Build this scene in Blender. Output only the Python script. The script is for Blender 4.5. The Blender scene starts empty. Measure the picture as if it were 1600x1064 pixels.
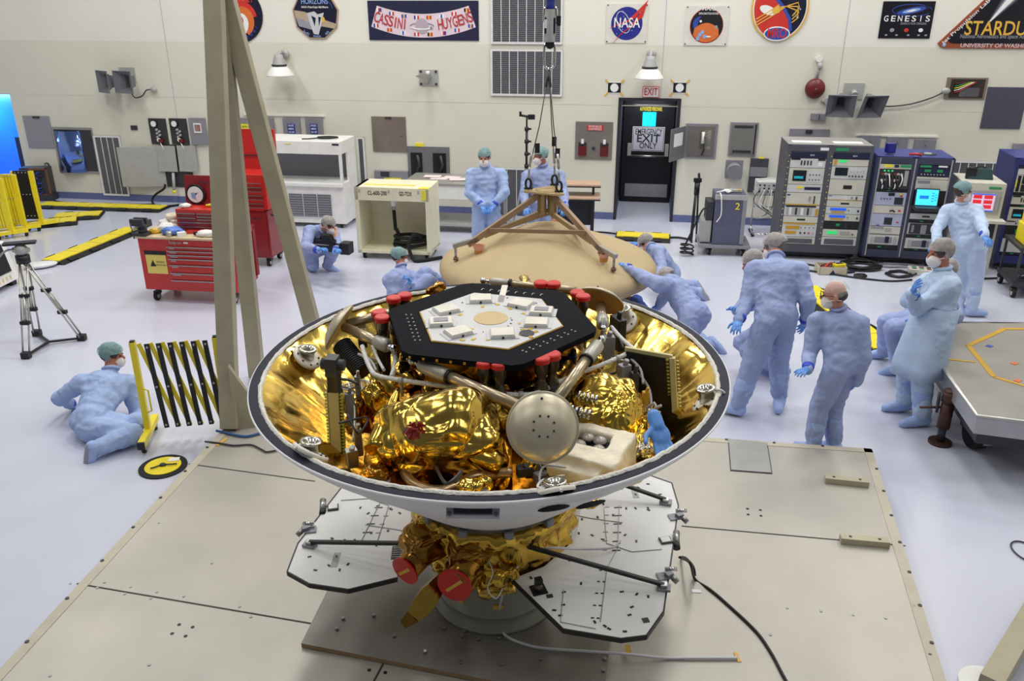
import bpy, bmesh, math, random
from mathutils import Vector, Matrix, Euler, noise
random.seed(7)
SC = bpy.context.scene
COL = SC.collection
# ---------------------------------------------------------------- camera
CAM_H, PITCH, FPX = 3.75, math.radians(22.2), 1300.0
cd = bpy.data.cameras.new('camera')
cam = bpy.data.objects.new('camera', cd); COL.objects.link(cam)
cam.location = (0, 0, CAM_H); cam.rotation_euler = (math.pi/2 - PITCH, 0, 0)
cd.sensor_width = 36.0; cd.lens = FPX/1600*36.0; cd.clip_end = 200
SC.camera = cam
# ---------------------------------------------------------------- world, lamps, exposure
w = bpy.data.worlds.new('world'); SC.world = w; w.use_nodes = True
w.node_tree.nodes['Background'].inputs[0].default_value = (0.86, 0.92, 1.0, 1)
w.node_tree.nodes['Background'].inputs[1].default_value = 0.12
SC.view_settings.view_transform = 'Standard'; SC.view_settings.look = 'None'
SC.view_settings.gamma = 1.0; SC.view_settings.use_curve_mapping = False
SC.view_settings.exposure = 0.0
def area(name, loc, sx, sy, power, col, target=None):
    l = bpy.data.lights.new(name, 'AREA'); l.shape = 'RECTANGLE'; l.size = sx; l.size_y = sy
    l.energy = power; l.color = col
    o = bpy.data.objects.new(name, l); o.location = loc; COL.objects.link(o)
    if target is not None:
        o.rotation_euler = (Vector(target)-Vector(loc)).to_track_quat('-Z', 'Y').to_euler()
    return o
for i, x in enumerate((-7.5, -2.5, 2.5, 7.5)):
    for j, (y, pw) in enumerate(((0.5, 68), (5.0, 76), (9.5, 165), (13.0, 165))):
        area('high_bay_lamp', (x, y, 9.0), 1.5, 1.5, pw, (1.0, 0.985, 0.955))
# ---------------------------------------------------------------- pixel -> world helpers (1600x1064 photograph)
CP, SP = math.cos(PITCH), math.sin(PITCH)
EYE = Vector((0, 0, CAM_H))
def ray(x, y):
    u = (x-800)/FPX; v = -(y-532)/FPX
    return Vector((u, CP+v*SP, -SP+v*CP))
def G(x, y, z=0.0):
    d = ray(x, y); return EYE + d*((z-CAM_H)/d.z)
def AY(x, y, Y):
    d = ray(x, y); return EYE + d*(Y/d.y)
WROT = math.atan2(-0.163, 1)
WT = Vector((math.cos(WROT), math.sin(WROT), 0)); WN = Vector((math.sin(WROT), -math.cos(WROT), 0))  # WN points into the room
W0 = Vector((0, 15.44, 0))
def W(x, y, off=0.0):
    d = ray(x, y); o = W0 + WN*off
    t = (o-EYE).dot(WN)/d.dot(WN); p = EYE + d*t
    return ((p-W0).dot(WT), p.z)
def WP(s, h, off=0.0):
    return W0 + WT*s + WN*(off+0.002) + Vector((0, 0, h))
# ---------------------------------------------------------------- materials
def lin(c):
    def f(v):
        v /= 255.0
        return v/12.92 if v <= 0.04045 else ((v+0.055)/1.055)**2.4
    return (f(c[0]), f(c[1]), f(c[2]))
MATS = {}
def mat(name, c, rough=0.5, metal=0.0, var=0.06, nscale=6.0, bump=0.0, bscale=60.0, coat=0.0, emit=None, estr=0.0, alpha=1.0, spec=0.5):
    if name in MATS: return MATS[name]
    m = bpy.data.materials.new(name); m.use_nodes = True; N = m.node_tree.nodes; Lk = m.node_tree.links
    b = N['Principled BSDF']; base = lin(c)
    b.inputs['Roughness'].default_value = rough; b.inputs['Metallic'].default_value = metal
    b.inputs['Specular IOR Level'].default_value = spec
    if coat: b.inputs['Coat Weight'].default_value = coat; b.inputs['Coat Roughness'].default_value = 0.08
    tc = N.new('ShaderNodeTexCoord')
    nz = N.new('ShaderNodeTexNoise'); nz.inputs['Scale'].default_value = nscale; nz.inputs['Detail'].default_value = 5
    Lk.new(tc.outputs['Object'], nz.inputs['Vector'])
    r = N.new('ShaderNodeValToRGB')
    r.color_ramp.elements[0].position = 0.3; r.color_ramp.elements[1].position = 0.7
    r.color_ramp.elements[0].color = tuple(v*(1-var) for v in base)+(1,)
    r.color_ramp.elements[1].color = tuple(min(1, v*(1+var)) for v in base)+(1,)
    Lk.new(nz.outputs['Fac'], r.inputs['Fac']); Lk.new(r.outputs['Color'], b.inputs['Base Color'])
    if bump:
        n2 = N.new('ShaderNodeTexNoise'); n2.inputs['Scale'].default_value = bscale; n2.inputs['Detail'].default_value = 4
        Lk.new(tc.outputs['Object'], n2.inputs['Vector'])
        bp = N.new('ShaderNodeBump'); bp.inputs['Strength'].default_value = bump; bp.inputs['Distance'].default_value = 0.02
        Lk.new(n2.outputs['Fac'], bp.inputs['Height']); Lk.new(bp.outputs['Normal'], b.inputs['Normal'])
    if emit is not None:
        b.inputs['Emission Color'].default_value = lin(emit)+(1,); b.inputs['Emission Strength'].default_value = estr
    if alpha < 1: b.inputs['Alpha'].default_value = alpha
    MATS[name] = m
    return m
def foil(name, c, rough=0.16, scale=7.0, strength=0.9):
    m = bpy.data.materials.new(name); m.use_nodes = True; N = m.node_tree.nodes; Lk = m.node_tree.links
    b = N['Principled BSDF']; b.inputs['Metallic'].default_value = 1.0; b.inputs['Roughness'].default_value = rough
    base = lin(c)
    tc = N.new('ShaderNodeTexCoord')
    wn = N.new('ShaderNodeTexNoise'); wn.inputs['Scale'].default_value = scale*0.5; wn.inputs['Detail'].default_value = 3
    mx = N.new('ShaderNodeVectorMath'); mx.operation = 'MULTIPLY_ADD'
    mx.inputs[1].default_value = (0.35, 0.35, 0.35)
    Lk.new(tc.outputs['Object'], wn.inputs['Vector']); Lk.new(wn.outputs['Color'], mx.inputs[0]); Lk.new(tc.outputs['Object'], mx.inputs[2])
    v = N.new('ShaderNodeTexVoronoi'); v.feature = 'DISTANCE_TO_EDGE'; v.inputs['Scale'].default_value = scale
    Lk.new(mx.outputs[0], v.inputs['Vector'])
    v2 = N.new('ShaderNodeTexVoronoi'); v2.inputs['Scale'].default_value = scale*2.7
    Lk.new(mx.outputs[0], v2.inputs['Vector'])
    ad = N.new('ShaderNodeMath'); ad.operation = 'MULTIPLY_ADD'; ad.inputs[1].default_value = 0.35
    Lk.new(v2.outputs['Distance'], ad.inputs[0]); Lk.new(v.outputs['Distance'], ad.inputs[2])
    bp = N.new('ShaderNodeBump'); bp.inputs['Strength'].default_value = strength; bp.inputs['Distance'].default_value = 0.5/scale
    Lk.new(ad.outputs[0], bp.inputs['Height']); Lk.new(bp.outputs['Normal'], b.inputs['Normal'])
    nz = N.new('ShaderNodeTexNoise'); nz.inputs['Scale'].default_value = scale; Lk.new(tc.outputs['Object'], nz.inputs['Vector'])
    r = N.new('ShaderNodeValToRGB'); r.color_ramp.elements[0].color = tuple(x*0.8 for x in base)+(1,); r.color_ramp.elements[1].color = base+(1,)
    Lk.new(nz.outputs['Fac'], r.inputs['Fac']); Lk.new(r.outputs['Color'], b.inputs['Base Color'])
    MATS[name] = m
    return m
# ---------------------------------------------------------------- mesh builder
TXT = {}
def text_geo(s):
    if s in TXT: return TXT[s]
    c = bpy.data.curves.new('t', 'FONT'); c.body = s; c.size = 1.0; c.align_x = 'CENTER'; c.align_y = 'CENTER'; c.resolution_u = 3; c.offset = 0.012
    o = bpy.data.objects.new('t', c); COL.objects.link(o)
    dg = bpy.context.evaluated_depsgraph_get(); me = bpy.data.meshes.new_from_object(o.evaluated_get(dg))
    vs = [v.co.copy() for v in me.vertices]; fs = [tuple(p.vertices) for p in me.polygons]
    bpy.data.objects.remove(o); bpy.data.curves.remove(c); bpy.data.meshes.remove(me)
    TXT[s] = (vs, fs); return TXT[s]
def text_width(s):
    vs = text_geo(s)[0]; return (max(v.x for v in vs)-min(v.x for v in vs)) if vs else 0.3
def frame(d):
    d = Vector(d).normalized(); a = Vector((0, 0, 1)) if abs(d.z) < 0.95 else Vector((1, 0, 0))
    x = a.cross(d).normalized(); return x, d.cross(x).normalized(), d
class MB:
    def __init__(s): s.v = []; s.f = []; s.mi = []; s.sm = []; s.mats = []
    def _m(s, m):
        if m not in s.mats: s.mats.append(m)
        return s.mats.index(m)
    def add(s, vs, fs, m, smooth=False, M=None):
        o = len(s.v); k = s._m(m)
        s.v += [(M @ Vector(p)) if M is not None else Vector(p) for p in vs]
        for f in fs: s.f.append(tuple(i+o for i in f)); s.mi.append(k); s.sm.append(smooth)
        return s
    def box(s, c, size, m, rz=0.0, M=None):
        x, y, z = size[0]/2, size[1]/2, size[2]/2
        vs = [(sx*x, sy*y, sz*z) for sx in (-1, 1) for sy in (-1, 1) for sz in (-1, 1)]
        fs = [(0, 1, 3, 2), (4, 6, 7, 5), (0, 4, 5, 1), (2, 3, 7, 6), (0, 2, 6, 4), (1, 5, 7, 3)]
        T = Matrix.Translation(Vector(c)) @ Matrix.Rotation(rz, 4, 'Z')
        if M is not None: T = Matrix.Translation(Vector(c)) @ M.to_4x4()
        return s.add(vs, fs, m, False, T)
    def bx(s, x0, x1, y0, y1, z0, z1, m):
        return s.box(((x0+x1)/2, (y0+y1)/2, (z0+z1)/2), (abs(x1-x0), abs(y1-y0), abs(z1-z0)), m)
    def beam(s, p0, p1, wd, ht, m):
        p0 = Vector(p0); p1 = Vector(p1); x, y, d = frame(p1-p0); L = (p1-p0).length
        M = Matrix((x, y, d)).transposed()
        return s.box((p0+p1)/2, (wd, ht, L), m, M=M)
    def cyl(s, p0, p1, r, m, r1=None, n=16, caps=True, smooth=True):
        return s.tube([p0, p1], [r, r if r1 is None else r1], m, n, caps, smooth)
    def tube(s, pts, r, m, n=8, caps=True, smooth=True, closed=False):
        P = [Vector(p) for p in pts]; k = len(P); R = r if isinstance(r, (list, tuple)) else [r]*k
        vs = []; fs = []; x = None
        for i, p in enumerate(P):
            if closed: d = P[(i+1) % k]-P[i-1]
            else: d = P[min(i+1, k-1)]-P[max(i-1, 0)]
            if d.length < 1e-9: d = Vector((0, 0, 1))
            d.normalize()
            if x is None: x = frame(d)[0]
            x = x-d*x.dot(d)
            if x.length < 1e-6: x = frame(d)[0]
            x.normalize(); y = d.cross(x)
            for j in range(n):
                a = 2*math.pi*j/n; vs.append(p+(x*math.cos(a)+y*math.sin(a))*R[i])
        for i in range(k if closed else k-1):
            for j in range(n):
                a = i*n+j; b = i*n+(j+1) % n; c2 = ((i+1) % k)*n
                fs.append((a, b, c2+(j+1) % n, c2+j))
        s.add(vs, fs, m, smooth)
        if caps and not closed:
            s.add(vs[:n], [tuple(range(n))[::-1]], m); s.add(vs[-n:], [tuple(range(n))], m)
        return s
    def lathe(s, prof, m, n=32, M=None, smooth=True, a0=0.0, a1=2*math.pi, fn=None):
        vs = []; fs = []; full = abs(a1-a0-2*math.pi) < 1e-6; cols = n if full else n+1
        for (r, z) in prof:
            for j in range(cols):
                a = a0+(a1-a0)*j/n; p = Vector((r*math.cos(a), r*math.sin(a), z))
                vs.append(fn(p) if fn else p)
        for i in range(len(prof)-1):
            for j in range(n):
                a = i*cols+j; b = i*cols+(j+1) % cols
                fs.append((a, b, b+cols, a+cols))
        return s.add(vs, fs, m, smooth, M)
    def prism(s, poly, z0, z1, m, M=None, side=None):
        n = len(poly)
        vs = [(p[0], p[1], z0) for p in poly]+[(p[0], p[1], z1) for p in poly]
        s.add(vs, [tuple(range(n))[::-1], tuple(range(n, 2*n))], m, False, M)
        return s.add(vs, [(i, (i+1) % n, n+(i+1) % n, n+i) for i in range(n)], side or m, False, M)
    def ell(s, c, r, m, nu=16, nv=10, M=None, smooth=True):
        if not isinstance(r, (list, tuple)): r = (r, r, r)
        pr = [(math.sin(math.pi*i/nv), -math.cos(math.pi*i/nv)) for i in range(nv+1)]
        T = Matrix.Translation(Vector(c)) @ (M.to_4x4() if M is not None else Matrix.Identity(4)) @ Matrix.Diagonal((r[0], r[1], r[2], 1))
        return s.lathe(pr, m, nu, T, smooth)
    def quad(s, a, b, c, d, m): return s.add([a, b, c, d], [(0, 1, 2, 3)], m)
    def text(s, t, size, m, M, width=None):
        vs, fs = text_geo(t); k = size; kx = k
        if width: kx = width/max(1e-6, text_width(t))
        return s.add([(p.x*kx, p.y*k, 0) for p in vs], fs, m, False, M)
    def build(s, name, parent=None, loc=(0, 0, 0), rz=0.0, bevel=0.0, M=None):
        me = bpy.data.meshes.new(name); me.from_pydata([tuple(p) for p in s.v], [], s.f)
        for m in s.mats: me.materials.append(m)
        me.polygons.foreach_set('material_index', s.mi); me.polygons.foreach_set('use_smooth', s.sm)
        bm = bmesh.new(); bm.from_mesh(me); bmesh.ops.remove_doubles(bm, verts=bm.verts, dist=1e-5)
        bmesh.ops.recalc_face_normals(bm, faces=bm.faces); bm.to_mesh(me); bm.free(); me.update()
        o = bpy.data.objects.new(name, me); COL.objects.link(o); o.parent = parent
        if M is not None: o.matrix_local = M
        else: o.location = loc; o.rotation_euler = (0, 0, rz)
        if bevel:
            b = o.modifiers.new('bevel', 'BEVEL'); b.width = bevel; b.segments = 2; b.limit_method = 'ANGLE'; b.angle_limit = math.radians(40)
        return o
def tag(o, label=None, cat=None, group=None, kind=None):
    if label: o['label'] = label
    if cat: o['category'] = cat
    if group: o['group'] = group
    if kind: o['kind'] = kind
    return o
def thing(name, label, cat, loc=(0, 0, 0), rz=0.0, group=None, M=None):
    o = bpy.data.objects.new(name, None); COL.objects.link(o); o.empty_display_size = 0.1
    if M is not None: o.matrix_world = M
    else: o.location = loc; o.rotation_euler = (0, 0, rz)
    return tag(o, label, cat, group)
def struct(o): o['kind'] = 'structure'; return o
def catmull(pts, k=6, closed=False):
    P = [Vector(p) for p in pts]; out = []; n = len(P)
    for i in range(n if closed else n-1):
        if closed: a, b, c, d = P[i-1], P[i], P[(i+1) % n], P[(i+2) % n]
        else: a, b, c, d = P[max(i-1, 0)], P[i], P[i+1], P[min(i+2, n-1)]
        for j in range(k):
            t = j/k
            out.append(0.5*((2*b)+(c-a)*t+(2*a-5*b+4*c-d)*t*t+(3*b-3*c+d-a)*t*t*t))
    if not closed: out.append(P[-1])
    return out
def dup(root, loc, rz, label=None, group=None):
    r = root.copy(); COL.objects.link(r); r.location = loc; r.rotation_euler = (0, 0, rz)
    if label: r['label'] = label
    if group: r['group'] = group
    for ch in list(root.children):
        c = ch.copy(); COL.objects.link(c); c.parent = r
        for g in ch.children:
            e = g.copy(); COL.objects.link(e); e.parent = c
    return r
FRONT = Matrix(((1, 0, 0, 0), (0, 0, -1, 0), (0, 1, 0, 0), (0, 0, 0, 1)))   # XY text plane -> upright plane facing -Y
def front(x, y, z, rot=0.0):
    return Matrix.Translation(Vector((x, y, z))) @ FRONT @ Matrix.Rotation(rot, 4, 'Z')
# palette
white = mat('white_paint', (232, 232, 228), 0.45)
cream = mat('cream_paint', (226, 222, 196), 0.45)
black = mat('black_plastic', (22, 22, 26), 0.45)
dark = mat('dark_grey_metal', (58, 58, 64), 0.45, 0.2)
grey = mat('grey_enamel', (132, 132, 134), 0.45, 0.1)
lgrey = mat('light_grey_enamel', (172, 172, 170), 0.45, 0.1)
steel = mat('brushed_steel', (168, 168, 166), 0.32, 0.85)
chrome = mat('chrome', (205, 205, 208), 0.12, 1.0)
alum = mat('aluminium', (190, 188, 182), 0.35, 0.7)
red = mat('red_enamel', (196, 42, 36), 0.35, 0, 0.05, coat=0.3)
dred = mat('dark_red_enamel', (140, 34, 38), 0.35, 0, 0.05, coat=0.3)
yel = mat('yellow_enamel', (240, 218, 40), 0.4)
ylab = mat('yellow_label', (236, 222, 60), 0.6)
navy = mat('navy_ink', (26, 28, 62), 0.5)
blue = mat('rack_blue', (46, 58, 132), 0.4)
blab = mat('blue_label', (40, 52, 150), 0.5)
wlab = mat('white_label', (236, 236, 236), 0.6)
rlab = mat('red_label', (205, 44, 40), 0.5)
glab = mat('green_label', (40, 150, 90), 0.5)
rubber = mat('black_rubber', (20, 20, 22), 0.75)
beige = mat('instrument_beige', (205, 202, 188), 0.5)
ochre = mat('label_ochre', (196, 152, 40), 0.6)
tan = mat('tan_laminate', (196, 164, 140), 0.5)
# ================================================================ SETTING
def floor_mat():
    m = mat('floor_epoxy', (201, 204, 220), 0.22, 0, 0.035, 0.8, coat=0.25)
    return m
mb = MB(); mb.quad((-17, -3, 0), (16, -3, 0), (16, 24, 0), (-17, 24, 0), floor_mat())
struct(mb.build('floor'))
seam = mat('floor_seam', (170, 174, 200), 0.4)
wall_lo = mat('wall_paint_lower', (222, 219, 204), 0.5, 0, 0.02, 1.5)
wall_hi = mat('wall_paint_upper', (232, 229, 218), 0.5, 0, 0.02, 1.5)
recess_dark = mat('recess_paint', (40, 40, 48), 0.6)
# door opening 1.94..2.95, blue doorway left of -10.06, wall frame: x along wall, -y into room
DL, DR, DH, BL = 1.93, 2.95, 2.16, -10.06
RM = Matrix.Translation(W0) @ Matrix.Rotation(WROT, 4, 'Z')
mb = MB()
def wallbox(x0, x1, z0, z1, m): mb.bx(x0, x1, 0, 0.25, z0, z1, m)
wallbox(BL, DL, 0, 3.05, wall_lo); wallbox(DR, 13, 0, 3.05, wall_lo); wallbox(DL, DR, DH, 3.05, wall_lo)
wallbox(-14, BL, 2.05, 3.05, wall_lo); wallbox(-14, 13, 3.05, 9.0, wall_hi)
wallbox(-14, 13, 2.04, 2.046, wall_lo)
struct(mb.build('wall_back', M=RM))
mb = MB(); mb.bx(-14.2, -14.0, -19.5, 9.0, 0, 9.0, wall_lo); struct(mb.build('wall_left', M=RM))
mb = MB(); mb.bx(13.0, 13.2, -16.0, 0.25, 0, 9.0, wall_lo); struct(mb.build('wall_right', M=RM))
mb = MB(); mb.bx(-14, BL, 1.3, 1.4, 0, 3.05, wall_lo); struct(mb.build('wall_corridor', M=RM))
# thin vertical joints in the wall panels
for x, a, b in ((-7.1+0.55, 1.6, 4.5), (2.62, 2.2, 4.5), (5.55, 1.9, 4.5)):
    m2 = MB(); m2.bx(x-0.004, x+0.004, -0.004, 0.01, a, b, seam); struct(m2.build('trim_%d' % (1 if x < 0 else 2 if x < 4 else 3), M=RM))
base_m = mat('baseboard_slate', (98, 106, 150), 0.4)
mb = MB(); mb.bx(BL, DL-0.03, -0.015, 0.01, 0, 0.13, base_m); mb.bx(DR+0.03, 13, -0.015, 0.01, 0, 0.13, base_m)
struct(mb.build('baseboard_back', M=RM))
# door recess: passage behind the wall, the door stands at its far end
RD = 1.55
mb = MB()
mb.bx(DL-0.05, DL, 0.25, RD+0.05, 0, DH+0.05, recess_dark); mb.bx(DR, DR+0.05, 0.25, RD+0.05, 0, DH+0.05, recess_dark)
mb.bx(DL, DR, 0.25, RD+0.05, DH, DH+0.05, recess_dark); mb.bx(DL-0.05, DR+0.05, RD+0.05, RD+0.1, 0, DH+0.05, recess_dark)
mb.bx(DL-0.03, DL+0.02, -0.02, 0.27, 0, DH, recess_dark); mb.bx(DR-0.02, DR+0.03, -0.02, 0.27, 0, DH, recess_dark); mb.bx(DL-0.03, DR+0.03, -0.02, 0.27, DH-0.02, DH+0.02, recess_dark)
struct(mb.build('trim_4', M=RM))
mb = MB(); mb.bx(DL-0.001, DL+0.01, 0.3, RD-0.1, 0, 0.13, base_m); mb.bx(DR-0.01, DR+0.001, 0.3, RD-0.1, 0, 0.13, base_m); struct(mb.build('baseboard_recess', M=RM))
doorblk = mat('door_black_paint', (16, 17, 26), 0.45)
d = thing('door_1', None, None, M=RM); d['kind'] = 'structure'
def DQ(x0, y0, x1, y1):
    a = W(x0, (y0+y1)/2, -RD); b_ = W(x1, (y0+y1)/2, -RD); t = W((x0+x1)/2, y0, -RD); u = W((x0+x1)/2, y1, -RD); return a[0], b_[0], u[1], t[1]
mb = MB(); mb.bx(DL+0.02, DR-0.02, RD-0.01, RD+0.05, 0.01, 2.14, doorblk); mb.build('door_leaf', d, bevel=0.004)
q = DQ(976, 287, 1042, 307); mb = MB(); mb.bx(q[0], q[1], RD-0.02, RD-0.01, max(0.02, q[2]), q[3], steel); mb.build('kick_plate', d)
q = DQ(1004, 175, 1025, 197); mb = MB(); mb.bx(q[0], q[1], RD-0.025, RD-0.01, q[2], q[3], mat('door_window_glow', (20, 190, 235), 0.2, emit=(30, 205, 255), estr=0.9)); mb.build('door_window', d)
q = DQ(981, 224, 1044, 243); mb = MB(); mb.cyl((q[0], RD-0.08, q[2]), (q[1], RD-0.08, q[2]), 0.022, steel, n=10)
for x in (q[0]+0.03, q[1]-0.03): mb.bx(x-0.035, x+0.035, RD-0.10, RD-0.01, q[2], q[3], lgrey)
mb.build('push_bar', d)
q = DQ(988, 198, 1038, 236); cx, cz, hw, hh = (q[0]+q[1])/2, (q[2]+q[3])/2, (q[1]-q[0])/2, (q[3]-q[2])/2
mb = MB(); mb.bx(cx-hw, cx+hw, RD-0.025, RD-0.01, cz-hh, cz+hh, wlab); mb.bx(cx-hw*.96, cx+hw*.96, RD-0.028, RD-0.02, cz-hh*.95, cz+hh*.95, black)
mb.bx(cx-hw*.93, cx+hw*.93, RD-0.031, RD-0.02, cz-hh*.91, cz+hh*.91, mat('door_sign_grey', (205, 205, 215), 0.5)); mb.build('emergency_sign', d)
mb = MB()
for t, z, sz, wd in (('EMERGENCY', 0.58, 0.50, 1.66), ('EXIT', 0.02, 0.66, 1.44), ('ONLY', -0.56, 0.5, 1.08)): mb.text(t, sz*hh*1.35, black, front(cx, RD-0.034, cz+z*hh), wd*hw)
mb.build('lettering', d)
q = DQ(1000, 167, 1035, 174); mb = MB(); mb.text('AUTHORIZED PERSONNEL', 0.1, ylab, front((q[0]+q[1])/2, RD-0.014, (q[2]+q[3])/2), q[1]-q[0]); mb.build('lettering', d)
area('passage_lamp', RM @ Vector((2.44, 0.9, 2.1)), 0.6, 0.9, 14, (0.95, 0.97, 1.0))
# blue lit doorway at the far left
bdoor = mat('blue_curtain', (40, 120, 225), 0.3, 0, 0.15, 1.0, coat=0.4)
mb = MB(); mb.bx(-14, BL, 0.9, 0.95, 0, 2.1, bdoor); struct(mb.build('door_2', M=RM))
mb = MB(); mb.bx(-14, BL+0.0, 0.25, 0.95, 2.05, 2.1, wall_lo); mb.bx(BL, BL+0.05, 0.25, 0.95, 0, 2.1, wall_lo); struct(mb.build('trim_5', M=RM))
lo = area('doorway_lamp', RM @ Vector((-11.5, 0.35, 1.9)), 1.0, 0.3, 60, (0.15, 0.5, 1.0), RM @ Vector((-11.0, 0.9, 1.2)))
# ================================================================ THINGS ON THE BACK WALL
def wthing(name, label, cat, x0, y0, x1, y1, group=None):
    a = W(x0, (y0+y1)/2); b = W(x1, (y0+y1)/2); c = W((x0+x1)/2, y0); d2 = W((x0+x1)/2, y1)
    s, h = (a[0]+b[0])/2, (c[1]+d2[1])/2
    r = thing(name, label, cat, WP(s, h), WROT, group); r['_s'] = s; r['_h'] = h
    return r, abs(b[0]-a[0])/2, abs(c[1]-d2[1])/2
def LP(r, x, y, off=0.0):
    a = W(x, y, off); return a[0]-r['_s'], a[1]-r['_h']
def plate(mb, x0, x1, z0, z1, d0, d1, m): mb.bx(x0, x1, -d1, -d0, z0, z1, m)
def poly(mb, pts, d, m, t=0.002): mb.prism(pts, d-t, d, m, FRONT)
def disc(mb, cx, cz, rx, rz, d, m, n=40, t=0.002, rot=0.0):
    c, s = math.cos(rot), math.sin(rot); P = []
    for i in range(n):
        a = 2*math.pi*i/n; u, v = rx*math.cos(a), rz*math.sin(a); P.append((cx+u*c-v*s, cz+u*s+v*c))
    poly(mb, P, d, m, t)
def band(mb, pts, wd, d, m, closed=False, t=0.002):
    P = [Vector((p[0], p[1])) for p in pts]; n = len(P); L = []; R = []
    for i in range(n):
        a = P[i-1] if (closed or i > 0) else P[i]; b = P[(i+1) % n] if (closed or i < n-1) else P[i]
        tt = (b-a).normalized(); nn = Vector((-tt.y, tt.x)); k = wd[i] if isinstance(wd, (list, tuple)) else wd
        L.append(P[i]+nn*k/2); R.append(P[i]-nn*k/2)
    for i in range(n if closed else n-1):
        j = (i+1) % n; poly(mb, [R[i], R[j], L[j], L[i]], d, m, t)
def arc(cx, cz, rx, rz, a0, a1, n=24):
    return [(cx+rx*math.cos(math.radians(a0+(a1-a0)*i/n)), cz+rz*math.sin(math.radians(a0+(a1-a0)*i/n))) for i in range(n+1)]
def arctext(mb, s, cx, cz, r, a0, a1, size, m, d, inward=False):
    for i, ch in enumerate(s):
        if ch == ' ': continue
        a = math.radians(a0+(a1-a0)*(i+0.5)/len(s)); rot = a-math.pi/2 if not inward else a+math.pi/2
        mb.text(ch, size, m, front(cx+r*math.cos(a), -d, cz+r*math.sin(a), rot))
def sk(r, *k):
    for q in ('_s', '_h'):
        if q in r: del r[q]
space = mat('sign_space_navy', (18, 20, 44), 0.4); gold_ink = mat('sign_gold', (226, 178, 70), 0.5); sred = mat('sign_red', (206, 48, 40), 0.5)
sorange = mat('sign_orange', (214, 110, 50), 0.5); sblue = mat('sign_blue', (44, 76, 170), 0.5); spink = mat('sign_pale_pink', (226, 206, 214), 0.5)
rust = mat('sign_rust', (150, 74, 44), 0.5); sgrey = mat('sign_grey', (150, 150, 158), 0.5); slb = mat('sign_light_blue', (140, 170, 220), 0.5)
# --- round poster with a red and blue swirl
r, a, b = wthing('mission_poster', 'round black mission poster with a red and blue swirl beside the beige post', 'poster', 330, -19, 412, 63)
R = 0.49
mb = MB(); disc(mb, 0, 0, R, R, 0.02, space, 56, 0.02); mb.build('board', r)
mb = MB()
for k in range(26):
    t0 = k/26; aa = [(-0.02+0.30*(1-t)*math.cos(6.2*t+0.6), -0.03+0.30*(1-t)*math.sin(6.2*t+0.6)) for t in (t0, t0+0.04)]
for off, m in ((0.0, sred), (1.05, sorange), (2.1, sblue), (3.15, sred), (4.2, wlab), (5.2, sorange)):
    P = [(0.02+0.33*(1-t)*math.cos(3.6*t+off), -0.04+0.33*(1-t)*math.sin(3.6*t+off)) for t in [i/18 for i in range(18)]]
    band(mb, P, [0.02+0.11*math.sin(math.pi*min(1, 0.15+i/20)) for i in range(18)], 0.024+0.002*off/5, m)
for k in range(9):
    x = -0.24+0.06*k; poly(mb, [(x-0.04, 0.2), (x+0.04, 0.2), (x+0.02*math.sin(k*2), 0.30+0.05*math.sin(k*3.1))], 0.026, sred)
mb.build('swirl_artwork', r)
mb = MB(); arctext(mb, 'PHOENIX', 0, 0, 0.41, 150, 30, 0.12, sred, 0.03); arctext(mb, 'Mars Lander', 0, 0, 0.41, 205, 335, 0.10, sblue, 0.03, True); mb.build('lettering', r)
sk(r)
# --- nine sided patch
r, a, b = wthing('mission_patch', 'nine-sided dark blue patch sign with a grey probe over a planet', 'sign', 460, -16, 528, 60)
R = 0.44; P9 = [(R*math.sin(math.radians(20+40*i)), -R*math.cos(math.radians(20+40*i))) for i in range(9)]
mb = MB(); poly(mb, P9, 0.02, mat('patch_bronze', (176, 150, 128), 0.5), 0.02); poly(mb, [(p[0]*0.94, p[1]*0.94) for p in P9], 0.024, space); mb.build('board', r)
mb = MB()
poly(mb, [(-0.40, 0.07), (-0.2, 0.04), (0.12, -0.08), (0.38, -0.16), (0.34, -0.24), (0.1, -0.2), (-0.38, -0.05)], 0.027, mat('patch_planet', (182, 160, 138), 0.5))
poly(mb, [(-0.38, -0.05), (0.1, -0.2), (0.0, -0.28), (-0.33, -0.2)], 0.028, sgrey)
poly(mb, [(-0.16, 0.02), (-0.02, 0.05), (0.04, 0.0), (0.16, 0.03), (0.1, -0.16), (0.03, -0.34), (-0.06, -0.33), (-0.12, -0.15)], 0.031, mat('patch_silver', (200, 200, 205), 0.4))
poly(mb, [(-0.08, -0.02), (0.0, -0.06), (-0.03, -0.2)], 0.033, space); poly(mb, [(0.05, -0.04), (0.1, -0.05), (0.05, -0.2)], 0.033, space)
disc(mb, 0.14, -0.09, 0.03, 0.05, 0.033, gold_ink, 16); band(mb, arc(0.2, 0.1, 0.12, 0.12, 0, 150), 0.012, 0.029, sblue)
mb.build('probe_artwork', r)
mb = MB(); mb.text('HORIZONS', 0.12, slb, front(0, -0.034, 0.21), 0.50); mb.text("NASA's Pluto-Kuiper Belt Mission", 0.05, wlab, front(0, -0.034, 0.12), 0.5)
mb.text('NEW', 0.12, slb, front(0, -0.034, 0.32), 0.24)
mb.text('NASA', 0.06, slb, front(0, -0.034, -0.37), 0.14); mb.text('SwRI', 0.06, slb, front(-0.2, -0.034, -0.31, -0.6), 0.12); mb.text('APL', 0.06, slb, front(0.2, -0.034, -0.31, 0.6), 0.10); mb.build('lettering', r)
sk(r)
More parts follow.
